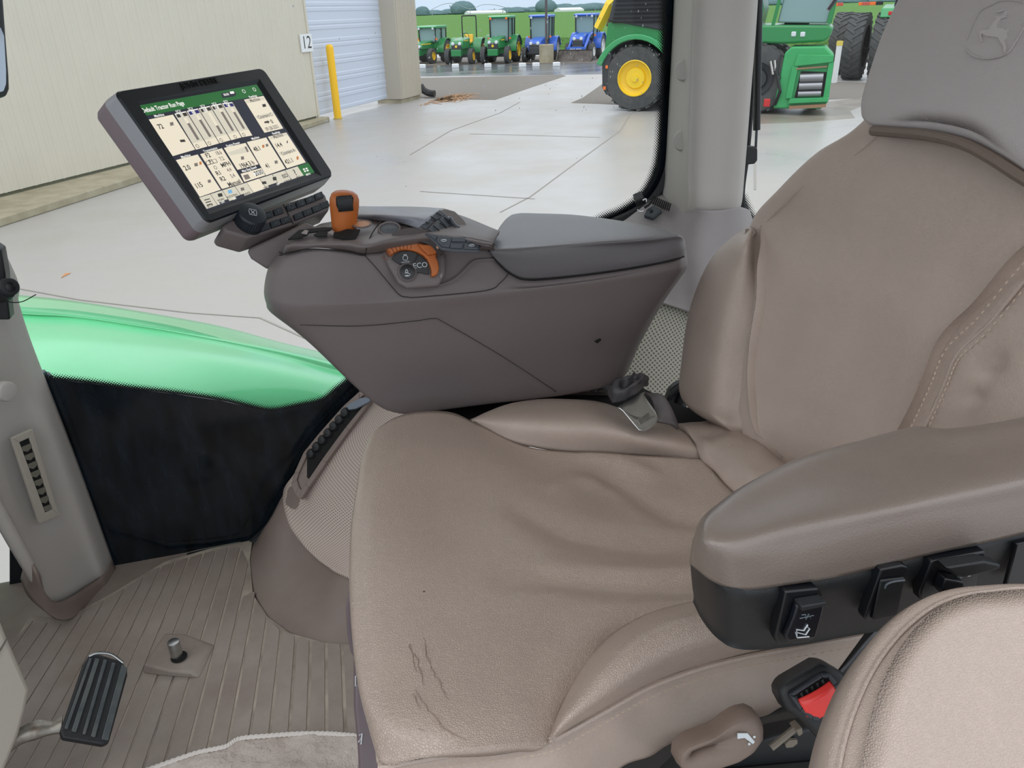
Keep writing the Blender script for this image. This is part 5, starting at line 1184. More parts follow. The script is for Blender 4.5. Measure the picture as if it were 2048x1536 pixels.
hs = MB().grid(patch(rows, 6, 4)).build('armrest_housing', BLK, seat, smooth=True, solid=0.006, angle=50)
AP = Pl(py_(1700, 1200, .352), (0, -1, 0.02), (1, 0, 0))
def sw(name, fr, face, parts, label=None):
    b_ = MB().slab(AP, fr, -0.006, 0.003, BLKS).build(name, None, hs, bevel=0.0015)
    return b_
s1 = sw('recline_switch', [(1566, 1178), (1632, 1172), (1640, 1184), (1624, 1270), (1612, 1280), (1552, 1284), (1546, 1270)], None, None)
MB().slab(AP, [(1580, 1196), (1632, 1186), (1634, 1200), (1628, 1226), (1618, 1262), (1560, 1268), (1558, 1256), (1572, 1222)], 0.003, 0.0085, mat('switch_face', (14, 18, 26), 0.25)).build('rocker', None, seat, bevel=0.002)
MB().slab(AP, [(1582, 1190), (1632, 1182), (1630, 1190), (1582, 1200)], 0.003, 0.0125, RUB).build('rocker_lip', None, seat, bevel=0.001)
ic = MB()
def stroke(mb, pl, pts, w, M, h=0.009):
    mb.tube([pl.px(x, y, h) for x, y in pts], w, M, 4, flat=(1, .4))
stroke(ic, AP, [(1576, 1248), (1579, 1258), (1603, 1256)], .0007, ICON); stroke(ic, AP, [(1579, 1258), (1578, 1242), (1592, 1244), (1600, 1232), (1600, 1238), (1604, 1240), (1596, 1252), (1580, 1248)], .0007, ICON)
stroke(ic, AP, [(1584, 1220), (1612, 1214)], .0004, ICOND); stroke(ic, AP, [(1588, 1213), (1596, 1212), (1596, 1222), (1602, 1211), (1606, 1220)], .0005, ICOND)
ic.build('switch_icon', None, seat)
sw('blank_switch', [(1757, 1134), (1800, 1126), (1812, 1130), (1788, 1225), (1728, 1238), (1724, 1230)], None, None)
MB().slab(AP, [(1752, 1152), (1800, 1146), (1786, 1222), (1736, 1232)], 0.003, 0.0055, BLK).build('blank_plate', None, seat, bevel=0.0015)
MB().tube(curve([AP.px(1758, 1166, .006), AP.px(1762, 1158, .006), AP.px(1775, 1153, .006), AP.px(1797, 1150, .006)], 4), 0.0009, mat('worn_edge', (74, 82, 88), .4), 5).build('blank_edge', None, seat, smooth=True)
sw('height_switch', [(1858, 1118), (1966, 1098), (1946, 1170), (1870, 1194), (1836, 1196), (1834, 1180)], None, None)
MB().slab(AP, [(1864, 1113), (1940, 1101), (1972, 1108), (1968, 1116), (1896, 1133), (1882, 1128)], 0.003, 0.014, BLK).build('switch_hood', None, seat, bevel=0.0015)
MB().slab(AP, [(1868, 1136), (1902, 1142), (1905, 1156), (1892, 1180), (1862, 1170), (1858, 1160)], 0.003, 0.013, BLKS).build('toggle', None, seat, bevel=0.002)
ic = MB(); 
ic.tube([AP.px(1929 + 4 * math.cos(a), 1141 + 5 * math.sin(a), .004) for a in np.linspace(0, 2 * PI, 13)[:-1]], .0005, ICON, 4, closed=True)
stroke(ic, AP, [(1908, 1148), (1911, 1140), (1914, 1146), (1920, 1132)], .0006, ICON, .004); stroke(ic, AP, [(1912, 1149), (1918, 1146), (1922, 1136)], .0006, ICON, .004); stroke(ic, AP, [(1906, 1154), (1909, 1156)], .0008, ICON, .004)
ic.build('height_icon', None, seat)
MB().slab(AP, [(2030, 1085), (2080, 1075), (2080, 1160), (2008, 1172)], -.002, 0.002, BLKS).build('rear_cover', None, hs, bevel=.001)

# seat frame, lever, adjusting knob below the skirt
fr = MB(); 
fr.box((0.30, 0.74, 1.95), (0.46, 0.46, 0.10), BLK); fr.box((0.28, 0.74, 1.76), (0.38, 0.40, 0.30), BLKD)
fr.build('suspension_base', None, seat, bevel=0.01)
RAILP = Pl(py_(1500, 1500, .44), (0, -1, 0.15))
MB().slab(RAILP, [(1380, 1520), (1560, 1470), (1760, 1430), (1900, 1430), (1900, 1536), (1300, 1600)], -0.02, 0.0, BLK).build('seat_rail', None, seat, bevel=.003)
MB().slab(RAILP, [(1330, 1545), (1700, 1512), (1700, 1560), (1330, 1600)], -0.0, 0.02, mat('rail_grey', (48, 50, 48), .5)).build('lower_rail', None, seat, bevel=.003)
MB().tube([RAILP.px(1528, 1478, .012), RAILP.px(1575, 1440, .012)], 0.0035, mat('rod_taupe', (120, 112, 100), .5), 8).build('adjuster_rod', None, seat, smooth=True)
MB().slab(RAILP, [(1570, 1436), (1582, 1430), (1584, 1442), (1576, 1448)], 0.006, 0.018, mat('rod_taupe', (120, 112, 100))).build('adjuster_clip', None, seat, bevel=.001)
MB().slab(RAILP, [(1566, 1483), (1574, 1475), (1590, 1474), (1590, 1482), (1580, 1489), (1568, 1490)], 0.001, 0.004, mat('rod_taupe', (120, 112, 100))).build('rail_plate', None, seat)
LV = Pl(py_(1440, 1480, .415), (-.15, -1, .35))
lo = [(1350, 1520), (1352, 1496), (1372, 1478), (1405, 1466), (1428, 1458), (1450, 1440), (1474, 1425), (1498, 1420), (1514, 1428), (1523, 1450), (1522, 1475), (1506, 1498), (1480, 1515), (1440, 1528), (1400, 1536), (1365, 1536)]
li = [(1374, 1506), (1380, 1495), (1400, 1487), (1432, 1478), (1428, 1488), (1405, 1496), (1384, 1506), (1378, 1508)]
A_ = [np.array(p) for p in lo]; n_ = 32
def resample(P, n):
    P = [np.array(p, float) for p in P] + [np.array(P[0], float)]; L = [0]
    for a, b in zip(P[:-1], P[1:]): L.append(L[-1] + np.linalg.norm(b - a))
    return [tuple(np.array([np.interp(L[-1] * i / n, L, [p[0] for p in P]), np.interp(L[-1] * i / n, L, [p[1] for p in P])])) for i in range(n)]
def hole(P, c):   # start both outlines at the leftmost point so they pair up
    k = min(range(len(P)), key=lambda i: P[i][0]); return P[k:] + P[:k]
RO, RI = hole(resample(lo, 48), 0), hole(resample(li, 48), 0)
lv = MB(); V = []
for (P, f, h) in ((RO, 0, -.012), (RO, 0, 0.004), (RO, .16, 0.010), (RO, .3, .0115), (RI, 0, 0.006), (RI, 0, -.012)):
    for k in range(48):
        x = P[k][0] + (RI[k][0] - P[k][0]) * f; y = P[k][1] + (RI[k][1] - P[k][1]) * f; V.append(LV.px(x, y, h))
lv.add(V, [(i * 48 + k, i * 48 + (k + 1) % 48, (i + 1) * 48 + (k + 1) % 48, (i + 1) * 48 + k) for i in range(5) for k in range(48)], mat('lever_taupe', (124, 108, 98), .5, bump=.0003, bscale=1200))
lev = lv.build('recline_lever', None, seat, smooth=True, angle=180)
ic = MB(); polyfill(ic, LV, [(1464, 1462), (1464, 1451), (1484, 1451), (1498, 1468), (1494, 1472), (1478, 1460), (1470, 1461)], .0116, .0126, ICON)
for x, y in ((1487, 1472), (1497, 1458)): ic.lathe(LV.px(x, y, .0118), LV.n, [(0.0001, .001), (.0012, .001), (.0012, 0)], ICON, 6)
ic.build('lever_icon', None, lev)
# front fascia with the two small adjuster marks
FP = Pl(pz(712, 1400, 2.03), (0, -1, .6))
MB().slab(FP, [(708, 1290), (740, 1300), (755, 1380), (775, 1480), (795, 1640), (722, 1640), (716, 1500), (708, 1420)], -.03, .0, mat('fascia', (106, 94, 98), .35)).build('front_fascia', None, seat, bevel=.004)
MB().slab(Pl(pz(700, 1250, 1.98), (0, -1, .6)), [(692, 1215), (697, 1183), (716, 1190), (716, 1330), (702, 1305), (694, 1265)], -.004, .0, mat('fascia', (106, 94, 98))).build('slide_handle', None, seat, bevel=.002)
ic = MB(); stroke(ic, FP, [(711, 1352), (716, 1350), (717, 1370), (711, 1372), (711, 1352)], .0006, ICON, .001); stroke(ic, FP, [(718, 1470), (724, 1466), (722, 1488), (722, 1475), (717, 1484)], .0007, ICON, .001)
ic.build('fascia_icon_lettering', None, seat)

# ------------------------------------------------------------------ belt parts, coil, instructor seat
BP = Pl(py_(1620, 1400, .40), (-.25, -1, .62))
bk = thing('belt_buckle', py_(1640, 1420, .40), 'black seat belt buckle with bright red release button beside the cushion skirt', 'belt buckle')
MB().slab(BP, [(1562, 1388), (1568, 1372), (1640, 1330), (1656, 1328), (1690, 1348), (1702, 1372), (1712, 1420), (1706, 1480), (1680, 1500), (1652, 1492), (1612, 1448), (1576, 1424), (1564, 1402)], -.03, -.002, BLK).build('buckle_body', None, bk, bevel=.006, seg=4)
fo = [(1576, 1388), (1640, 1346), (1656, 1344), (1672, 1364), (1680, 1396), (1674, 1412), (1640, 1440), (1622, 1438), (1598, 1420)]
fi = [(1586, 1390), (1642, 1354), (1654, 1354), (1664, 1370), (1671, 1396), (1664, 1406), (1636, 1430), (1624, 1428), (1604, 1412)]
b = MB()
for i in range(len(fo)):
    j = (i + 1) % len(fo); b.slab(BP, [fo[i], fo[j], fi[j], fi[i]], -.003, .0035)
b.build('buckle_frame', mat('buckle_black', (44, 48, 54), .35), bk, bevel=.001)
MB().slab(BP, fi, -.004, -.001, BLKD).build('buckle_slot', None, bk)
b = MB()
for i in range(6):
    f = i / 5.5; x = 1588 + 58 * f; y = 1392 - 36 * f
    b.slab(BP, [(x, y), (x + 4, y - 2), (x + 8, y + 6), (x + 4, y + 9)], -.001, .0015, RUB)
b.build('slot_teeth', None, bk)
rows = [[BP.px(1593, 1398, .001), BP.px(1616, 1384, .004), BP.px(1640, 1370, .004), BP.px(1659, 1360, .001)],
        [BP.px(1598, 1407, .004), BP.px(1620, 1397, .008), BP.px(1646, 1382, .008), BP.px(1666, 1374, .004)],
        [BP.px(1606, 1420, .004), BP.px(1626, 1412, .006), BP.px(1652, 1396, .006), BP.px(1673, 1385, .003)],
        [BP.px(1613, 1434, .0), BP.px(1636, 1436, .003), BP.px(1660, 1420, .003), BP.px(1677, 1402, .0)]]
MB().grid(patch(rows, 5, 5)).build('release_button', RED, bk, smooth=True, solid=.004, angle=180)
MB().tube(curve([BP.px(1796, 1262, -.02), BP.px(1760, 1300, -.02), BP.px(1722, 1345, -.02), BP.px(1700, 1368, -.02)], 4), .0045, mat('stalk_steel', (108, 112, 118), .35, metal=.7, var=.5, vscale=40), 8, flat=(1, .5)).build('buckle_stalk', None, bk, smooth=True)
MB().slab(BP, [(1640, 1440), (1700, 1400), (1780, 1290), (1840, 1220), (1900, 1300), (1800, 1480), (1700, 1500)], -.05, -.034, BLKD).build('buckle_cover', None, bk, bevel=.004)

TG = Pl(pz(1270, 820, 2.19), (-.1, -.55, .8))
tg = thing('belt_tongue', pz(1270, 800, 2.15), 'steel seat belt tongue hanging from its crumpled black boot on the cushion', 'belt tongue')
to = [(1234, 815), (1238, 817), (1246, 823), (1270, 852), (1278, 861), (1288, 862), (1310, 850), (1315, 838), (1310, 826), (1286, 792), (1288, 785), (1284, 786)]
ti = [(1274, 841), (1296, 826), (1303, 838), (1281, 851)]
O1 = hole(resample(to, 40), 0); I1 = hole(resample(ti, 40), 0)
b = MB(); V = []
for (P, h) in ((O1, 0.0), (O1, .0022), (I1, .0022), (I1, .0)):
    V += [TG.px(x, y, h) for x, y in P]
b.add(V, [(i * 40 + k, i * 40 + (k + 1) % 40, ((i + 1) % 4) * 40 + (k + 1) % 40, ((i + 1) % 4) * 40 + k) for i in range(4) for k in range(40)], STEEL)
b.build('tongue_plate', None, tg)
V_ = [TG.px(x, y, .0022) for x, y in to]
b = MB(); b.tube([p for p in V_[1:-1]], .0011, STEEL, 6); b.tube([TG.px(x, y, .0022) for x, y in ti], .0007, STEEL, 5, closed=True); b.build('tongue_rim', None, tg, smooth=True)
BT = mat('boot_black', (52, 52, 56), .5, bump=.001, bscale=120, var=.4, vscale=30, vcol=(92, 86, 84))
rows = [[(1218, 800, .0), (1222, 812, .010), (1240, 812, .014), (1262, 802, .016), (1284, 786, .016), (1296, 776, .006)],
        [(1214, 785, .004), (1224, 796, .022), (1242, 796, .026), (1262, 786, .028), (1282, 772, .026), (1294, 766, .010)],
        [(1218, 776, .004), (1230, 778, .024), (1246, 788, .012), (1262, 780, .010), (1276, 766, .024), (1292, 762, .012)],
        [(1230, 774, .002), (1240, 768, .018), (1252, 768, .022), (1266, 762, .020), (1276, 758, .018), (1286, 760, .006)],
        [(1244, 764, -.02), (1250, 760, -.006), (1258, 757, -.004), (1266, 757, -.004), (1272, 757, -.006), (1280, 760, -.02)]]
G = patch([[TG.px(*p) for p in r] for r in rows], 8, 8)
MB().grid(relief(np.array(G), .004, 70, 1.3)).build('belt_boot', BT, tg, smooth=True, solid=.006, angle=180)
rows = [[(1292, 776, -.012), (1300, 790, -.004), (1308, 815, -.004), (1300, 838, -.004)], [(1302, 780, -.010), (1316, 790, .004), (1326, 812, .004), (1322, 844, .002)],
        [(1316, 786, -.012), (1330, 796, .002), (1342, 820, .002), (1350, 848, .0)], [(1326, 790, -.03), (1340, 800, -.01), (1352, 826, -.01), (1362, 850, -.01)]]
MB().grid(relief(np.array(patch([[TG.px(*p) for p in r] for r in rows], 6, 6)), .003, 50)).build('webbing_flap', mat('webbing', (96, 90, 90), .6, var=.5, vscale=24, vcol=(58, 56, 58)), tg, smooth=True, solid=.005, angle=180)
t = thing('coil_hose', (0.6, 1.02, 2.0), 'coiled black hose in the gap between backrest bolster and perforated lining', 'hose')
hc = py_(1400, 812, 1.10)
pts = [hc + np.array((0.055 * math.cos(a) * (1 - a / 60), 0.02 * math.sin(a * .5) + a * .0016, 0.042 * math.sin(a) * (1 - a / 60))) for a in np.linspace(0, 2 * PI * 5, 130)]
MB().tube(pts, .0055, RUB, 8).build('hose', None, t, smooth=True)
MB().slab(Pl(py_(1345, 800, 1.12), (0, -1, .3)), [(1330, 812), (1345, 775), (1368, 760), (1380, 860), (1352, 850)], -.02, .0, BLK).build('hose_bracket', None, t, bevel=.004)
# dark recess floor behind cushion
t = thing('seat_side_tray', (0.4, 1.1, 1.9), 'black tray under the console edge beside the far cushion bolster', 'tray')
TP = Pl(pz(1150, 800, 2.085), (0, -.05, 1))
MB().slab(TP, [(800, 860), (860, 800), (1100, 750), (1240, 745), (1330, 790), (1480, 850), (1480, 880), (1200, 880)], -.02, -.008, BLKD).build('tray', None, t)
MB().slab(TP, [(1110, 782), (1130, 775), (1232, 756), (1234, 783)], -.01, .0, mat('tray_lip', (92, 84, 80), .6)).build('tray_lip', None, t, bevel=.002)
MB().slab(TP, [(1125, 779), (1218, 781), (1218, 784), (1125, 784)], .0, .003, mat('tray_rim', (146, 138, 130), .6)).build('tray_rim', None, t, bevel=.001)
MB().slab(TP, [(1198, 774), (1202, 772), (1206, 774), (1210, 772), (1212, 779), (1200, 780)], .0, .006, mat('clip_white', (214, 208, 200), .6)).build('white_clip', None, t, bevel=.001)
MB().tube(curve([TP.px(1184, 802, .02), TP.px(1195, 797, .026), TP.px(1212, 800, .026), TP.px(1222, 808, .02)], 4), .008, BT, 8).build('cable_grommet', None, t, smooth=True)

ins = thing('instructor_seat', (0.5, 0.3, 1.9), 'tan padded fold-down instructor seat cushion with piped rim in the lower right corner', 'seat')
IPn = np.array((-.12, -.55, .8)); IPn /= np.linalg.norm(IPn)
IP = Pl(py_(1850, 1220, .31), IPn)
io = [(1640, 1640), (1655, 1560), (1668, 1490), (1688, 1420), (1716, 1350), (1752, 1288), (1796, 1236), (1850, 1196), (1910, 1174), (1980, 1166), (2060, 1163), (2200, 1170), (2300, 1250), (2340, 1400), (2340, 1640), (2000, 1700)]
hm, O = pillow(IP, io, [(.03, -.06), (.006, -.05), (.0, -.02), (.0, -.006), (.004, -.001), (.008, .0), (.016, .005), (.03, .010), (.16, .017), (.4, .020), (.7, .020)], .020, 5)
hm.build('cushion', LEA, ins, smooth=True, angle=180)
cen = sum(O) / len(O); ring_ = [q + (cen - q) / np.linalg.norm(cen - q) * .007 + IP.n * .0022 for q in O]
MB().tube(ring_, .0017, LEA, 6, closed=True).build('piping', None, ins, smooth=True)

# ------------------------------------------------------------------ armrest console
con = thing('armrest_console', (0.27, 1.18, 2.1), 'dark taupe armrest console with padded lid, orange shift lever and throttle dial', 'armrest console')
SEAM = mat('seam_dark', (34, 29, 29), .8)
def YY(l): return [py_(*q) for q in l]
# bodyside: rows top -> bottom, columns front-far -> nose -> rear
rows = [
 YY([(575, 497, 1.28), (558, 503, 1.17), (570, 508, 1.105), (640, 498, 1.085), (730, 508, 1.08), (830, 500, 1.082), (985, 500, 1.082), (1062, 556, 1.082), (1210, 540, 1.08), (1340, 512, 1.085), (1364, 506, 1.11), (1372, 500, 1.2)]),
 YY([(560, 530, 1.27), (537, 534, 1.16), (556, 545, 1.098), (635, 545, 1.078), (730, 550, 1.075), (830, 560, 1.078), (985, 560, 1.078), (1064, 572, 1.078), (1210, 554, 1.076), (1340, 526, 1.082), (1366, 520, 1.108), (1374, 514, 1.2)]),
 YY([(550, 580, 1.26), (528, 578, 1.155), (552, 592, 1.094), (632, 600, 1.074), (730, 600, 1.072), (830, 596, 1.072), (985, 582, 1.073), (1064, 576, 1.073), (1210, 558, 1.073), (1340, 534, 1.08), (1367, 528, 1.106), (1375, 522, 1.2)]),
 YY([(555, 610, 1.26), (532, 606, 1.155), (556, 614, 1.093), (632, 617, 1.074), (730, 612, 1.072), (830, 605, 1.071), (985, 592, 1.072), (1064, 583, 1.072), (1210, 565, 1.072), (1340, 543, 1.079), (1367, 538, 1.106), (1375, 532, 1.2)]),
 YY([(570, 630, 1.26), (543, 626, 1.16), (570, 638, 1.098), (640, 648, 1.080), (730, 646, 1.078), (830, 640, 1.076), (985, 616, 1.075), (1064, 604, 1.074), (1210, 585, 1.074), (1335, 560, 1.083), (1360, 552, 1.110), (1368, 546, 1.2)]),
 YY([(640, 690, 1.26), (610, 675, 1.16), (632, 696, 1.105), (680, 716, 1.09), (752, 716, 1.085), (850, 706, 1.082), (985, 688, 1.08), (1064, 674, 1.08), (1190, 652, 1.080), (1290, 625, 1.09), (1318, 612, 1.115), (1326, 606, 1.2)]),
 YY([(710, 755, 1.26), (690, 752, 1.17), (708, 770, 1.115), (735, 785, 1.10), (790, 780, 1.095), (870, 770, 1.092), (985, 756, 1.09), (1064, 744, 1.09), (1160, 724, 1.09), (1240, 702, 1.10), (1274, 690, 1.122), (1282, 684, 1.2)]),
 YY([(760, 790, 1.26), (745, 800, 1.18), (758, 812, 1.125), (775, 820, 1.108), (810, 824, 1.102), (880, 816, 1.098), (985, 803, 1.096), (1064, 794, 1.096), (1140, 784, 1.096), (1215, 768, 1.105), (1246, 752, 1.13), (1254, 746, 1.2)]),
 YY([(800, 800, 1.26), (790, 815, 1.19), (795, 822, 1.135), (805, 826, 1.118), (830, 827, 1.112), (890, 818, 1.108), (985, 806, 1.106), (1064, 797, 1.106), (1135, 787, 1.106), (1205, 772, 1.115), (1236, 758, 1.14), (1240, 752, 1.2)])]
MB().grid(patch(rows, 7, 6)).build('console_body', CONS, con, smooth=True, solid=.008, angle=180)
# outer (window side) wall and floor
b = MB(); R0 = [r[0] for r in rows] + [r[-1] for r in rows][::-1]
b.prism([p * [1, 0, 1] + np.array((0, 1.27, 0)) for p in R0], [p * [1, 0, 1] + np.array((0, 1.262, 0)) for p in R0], CONS).build('outer_wall', None, con)
MB().box((0.26, 1.18, 2.13), (0.30, 0.14, 0.02), BLKD).build('console_bottom', None, con)
CY = Pl(py_(800, 600, 1.0705), (0, -1, 0))
def crv(pl, pts, h, k=5): return curve([pl.px(x, y, h) for x, y in pts], k)
def seamline(name, pts, r=.0009, y=1.0715, M=SEAM, par=con):
    return MB().tube(curve([py_(*p) if len(p) == 3 else py_(p[0], p[1], y) for p in pts], 5), r, M, 5).build(name, None, par, smooth=True)
seamline('seam_line', [(729, 510, 1.077), (755, 539, 1.073), (779, 568, 1.071), (799, 590, 1.070), (815, 594, 1.069), (840, 594, 1.069), (972, 581, 1.071), (1001, 565, 1.073), (1014, 551, 1.076), (1018, 544, 1.078)], .0006)
seamline('side_seam', [(600, 650, 1.080), (720, 652, 1.076), (830, 642, 1.074), (868, 637, 1.073), (890, 646, 1.073), (1000, 710, 1.079), (1100, 775, 1.091), (1112, 784, 1.094)], .0005)
MB().slab(CY, [(1190, 684), (1202, 678), (1204, 681), (1196, 688)], -.004, -.002, BLKD).build('scuff_mark', None, con)
# deck
rows = [YY([(566, 510, 1.10), (606, 499, 1.086), (640, 496, 1.082), (694, 502, 1.08), (732, 508, 1.079), (800, 500, 1.08), (880, 492, 1.08), (990, 502, 1.08)]),
        [pz(x, y, 2.417) for x, y in [(576, 492), (610, 487), (642, 486), (692, 488), (734, 494), (790, 480), (880, 474), (985, 492)]],
        [pz(x, y, 2.420) for x, y in [(590, 476), (622, 472), (655, 470), (700, 470), (742, 474), (790, 462), (880, 462), (985, 482)]],
        [pz(x, y, 2.420) for x, y in [(616, 461), (645, 455), (672, 450), (716, 448), (756, 450), (800, 446), (880, 448), (990, 474)]],
        [pz(x, y, 2.412) for x, y in [(640, 448), (660, 444), (690, 438), (730, 436), (770, 436), (820, 430), (900, 432), (996, 466)]],
        [pz(x, y, 2.39) for x, y in [(650, 446), (670, 442), (700, 434), (740, 430), (780, 428), (830, 424), (905, 426), (1000, 462)]]]
MB().grid(patch(rows, 5, 6)).build('console_deck', CONS, con, smooth=True, solid=.006, angle=180)
seamline('cap_seam', [(559, 511, 1.098), (582, 504, 1.086), (606, 500, 1.082), (635, 498, 1.079), (694, 503, 1.076), (729, 510, 1.075), (735, 490, 1.085)], .0010)
DK = Pl(pz(650, 475, 2.4215), (-.02, -.18, 1))
MB().tube(crv(DK, [(731, 508), (737, 484), (748, 462), (762, 444)], .001), .0009, SEAM, 5).build('deck_seam', None, con, smooth=True)
def K5(l): return [(430 + x * .29297, 360 + y * .29297) for x, y in l]
b = MB()
b.slab(DK, K5([(500, 415), (575, 352), (740, 333), (800, 334), (800, 352), (745, 356), (640, 368), (630, 385), (600, 392), (596, 402), (540, 410)]), .0005, .0025, BLKD)
b.slab(DK, K5([(675, 384), (712, 362), (770, 358), (765, 392), (700, 394)]), .0005, .0025, BLKD)
b.slab(DK, K5([(860, 360), (905, 345), (992, 348), (958, 412), (870, 412), (840, 400), (810, 398), (800, 372)]), .0005, .0025, BLKD)
b.build('shift_gate', None, con)
MB().slab(DK, K5([(592, 378), (618, 358), (640, 362), (630, 385)]), .0025, .004, mat('gate_grey', (150, 142, 140), .5)).build('gate_insert', None, con)
MB().slab(DK, K5([(775, 375), (800, 358), (816, 368), (808, 392)]), .0025, .004, mat('gate_grey', (150, 142, 140), .5)).build('gate_insert', None, con)
# small orange button beside the gate
oc = DK.px(430 + 1005 * .293, 360 + 313 * .293, .002)
MB().lathe(oc, DK.n, [(.0135, 0), (.0135, .0015), (.012, .002), (.0115, .0)], CONS, 24).build('button_ring', None, con, smooth=True)
MB().disc(oc, DK.n, .0113, .0012, mat('orange_pale', (196, 142, 100), .5), 24).build('park_button', None, con)
# shift lever
lv0 = py_(688, 474, 1.125); ax = py_(689, 384, 1.125) - lv0; hgt = np.linalg.norm(ax); ax /= hgt
lev = MB(); prof = [(.0001, -.004), (.011, -.003), (.0155, .002), (.017, .008), (.0175, .016), (.0185, .03), (.0198, .045), (.0208, .056), (.0206, .066), (.0182, .074), (.013, .0785), (.006, .0805), (.0001, .081)]
prof = [(r, h * hgt / .078) for r, h in prof]
lev.lathe(lv0, ax, prof, ORG, 32)
lvr = lev.build('shift_lever', None, con, smooth=True, angle=180)
MB().disc(lv0 - ax * .02, ax, .0075, .02, STEEL, 16).build('lever_shaft', None, lvr, smooth=True)
MB().tube([lv0 + ax * .0085 + q for q in [np.array((.0176 * math.cos(a), .0176 * math.sin(a), 0)) for a in np.linspace(0, 2 * PI, 30)[:-1]]], .0006, mat('orange_dark', (120, 60, 24), .6), 5, closed=True).build('lever_ring', None, lvr, smooth=True)
LP = Pl(py_(689, 406, 1.1015), (0, -1, .12))
MB().slab(LP, [(672, 396), (680, 392), (702, 391), (707, 395), (706, 411), (699, 421), (687, 423), (677, 420), (673, 412)], -.008, .0015, BLKD).build('lever_window', None, lvr, bevel=.001)
b = MB(); wc = LP.px(690, 407, -.002)
G_ = []
for i in range(25):
    a = PI * (i / 24) ; rr_ = .0105 + (.0006 if i % 2 else 0)
    G_.append([wc + np.array((-.0105, 0, 0)) + np.array((0, -.006 * math.sin(a), rr_ * math.cos(a))), wc + np.array((.0105, 0, 0)) + np.array((0, -.006 * math.sin(a), rr_ * math.cos(a)))])
b.grid(G_, RUB); b.build('thumb_wheel', None, lvr)

# throttle dial
DN = np.array((-.02, -.88, .47))
DP = Pl(py_(815, 545, 1.062), DN)
MB().slab(DP, [(762, 492), (776, 472), (800, 458), (828, 455), (858, 464), (880, 484), (892, 512), (891, 548), (878, 572), (815, 576), (797, 566), (770, 520)], -.012, -.001, CONS).build('dial_bezel', None, con, bevel=.004)
rim_o = [(776, 480), (788, 466), (806, 458), (828, 456), (852, 463), (872, 480), (885, 506)]
rim_i = [(784, 492), (794, 486), (810, 481), (830, 481), (848, 486), (864, 494), (878, 512)]
HD = Pl(DP.px(815, 545, .018), DN); A, Bq = crv(HD, rim_o, .0), crv(HD, rim_i, .0)
b = MB(); b.grid([[p - DP.n * .022 for p in A], [p for p in A], [p + DP.n * .002 for p in Bq], [p - DP.n * .010 for p in Bq]])
b.build('dial_hood', mat('hood_dark', (84, 77, 77), .5), con, smooth=True, angle=50)
ro = [(771, 502), (777, 492), (787, 486), (799, 482), (812, 480), (831, 481), (846, 487), (856, 493), (868, 494), (877, 491), (878, 500), (874, 508), (870, 516), (875, 526), (877, 540), (874, 550), (868, 555), (861, 555), (862, 545), (859, 533), (854, 522), (846, 514), (836, 508), (825, 504), (812, 502), (800, 503), (788, 508), (780, 515)]
th = MB().slab(DP, ro, -.001, .010, ORG).build('throttle_ring', None, con, bevel=.002)
b = MB()
for i in range(9):
    a = math.radians(152 - i * 8.5); cx_, cy_ = 815, 546
    b.slab(DP, [(cx_ + 46 * math.cos(a), cy_ - 45 * math.sin(a)), (cx_ + 60 * math.cos(a), cy_ - 62 * math.sin(a)), (cx_ + 60 * math.cos(a - .025), cy_ - 62 * math.sin(a - .025)), (cx_ + 46 * math.cos(a - .025), cy_ - 45 * math.sin(a - .025))], .010, .0106, mat('orange_dark', (120, 60, 24)))
b.build('ring_groove', None, th)
MB().slab(DP, K5([(1375, 450), (1400, 460), (1470, 462), (1500, 455), (1525, 452), (1520, 490), (1500, 520), (1450, 530), (1415, 500)]), .008, .018, ORG).build('throttle_tab', None, th, bevel=.003)
MB().slab(DP, K5([(1505, 456), (1522, 450), (1520, 480), (1508, 496), (1500, 480)]), .0182, .0192, mat('worn_orange_edge', (226, 176, 148), .5)).build('tab_wear', None, th)
DBK = mat('dial_black', (28, 31, 35), .35)
polyfillK = lambda pts, h0, h1, M, nm, par, bv=.0: MB().slab(DP, K5(pts), h0, h1, M).build(nm, None, par, bevel=bv)
s_1 = polyfillK([(1205, 540), (1225, 515), (1255, 498), (1290, 488), (1330, 488), (1368, 498), (1385, 508), (1342, 582), (1310, 572), (1280, 572), (1262, 580), (1230, 560)], .001, .0035, DBK, 'speed_pad', con, .0006)
s_2 = polyfillK([(1392, 512), (1420, 532), (1440, 558), (1455, 595), (1460, 645), (1425, 645), (1420, 638), (1374, 636), (1372, 610), (1348, 588)], .001, .0035, DBK, 'eco_pad', con, .0006)
cc_ = DP.px(430 + 1313 * .293, 360 + 630 * .293)
MB().lathe(cc_, DP.n, [(.0135, .0), (.0135, .003), (.0122, .0042), (.0116, .0036), (.0001, .0036)], CONS, 30).build('dial_center_ring', None, con, smooth=True, angle=40)
cb_ = MB().disc(cc_ + DP.n * .0032, DP.n, .0110, .0016, DBK, 28, .0005).build('set_speed_button', None, con, smooth=True)
def la(pl, x, y):
    q = pl.px(x, y) - pl.o; return q @ pl.u, q @ pl.v
b = MB(); a_, b_ = la(DP, 840, 532); b.text('ECO', DP, a_, b_, .0105, ICON, h=.0038)
b.build('eco_lettering', None, s_2)
b = MB()
for pts in ([(1290, 520), (1282, 528), (1282, 545), (1290, 552), (1306, 552), (1313, 545), (1313, 528), (1306, 520), (1290, 520)], [(1285, 514), (1308, 514)], [(1292, 514), (1292, 520)], [(1303, 514), (1303, 520)]):
    b.tube([DP.px(*q, .0042) for q in K5(pts)], .0005, ICON, 4)
a_, b_ = la(DP, *K5([(1299, 563)])[0]); b.text('rpm/min', DP, a_, b_, .0036, ICON, h=.0038)
b.build('engine_icon', None, s_1)
b = MB()
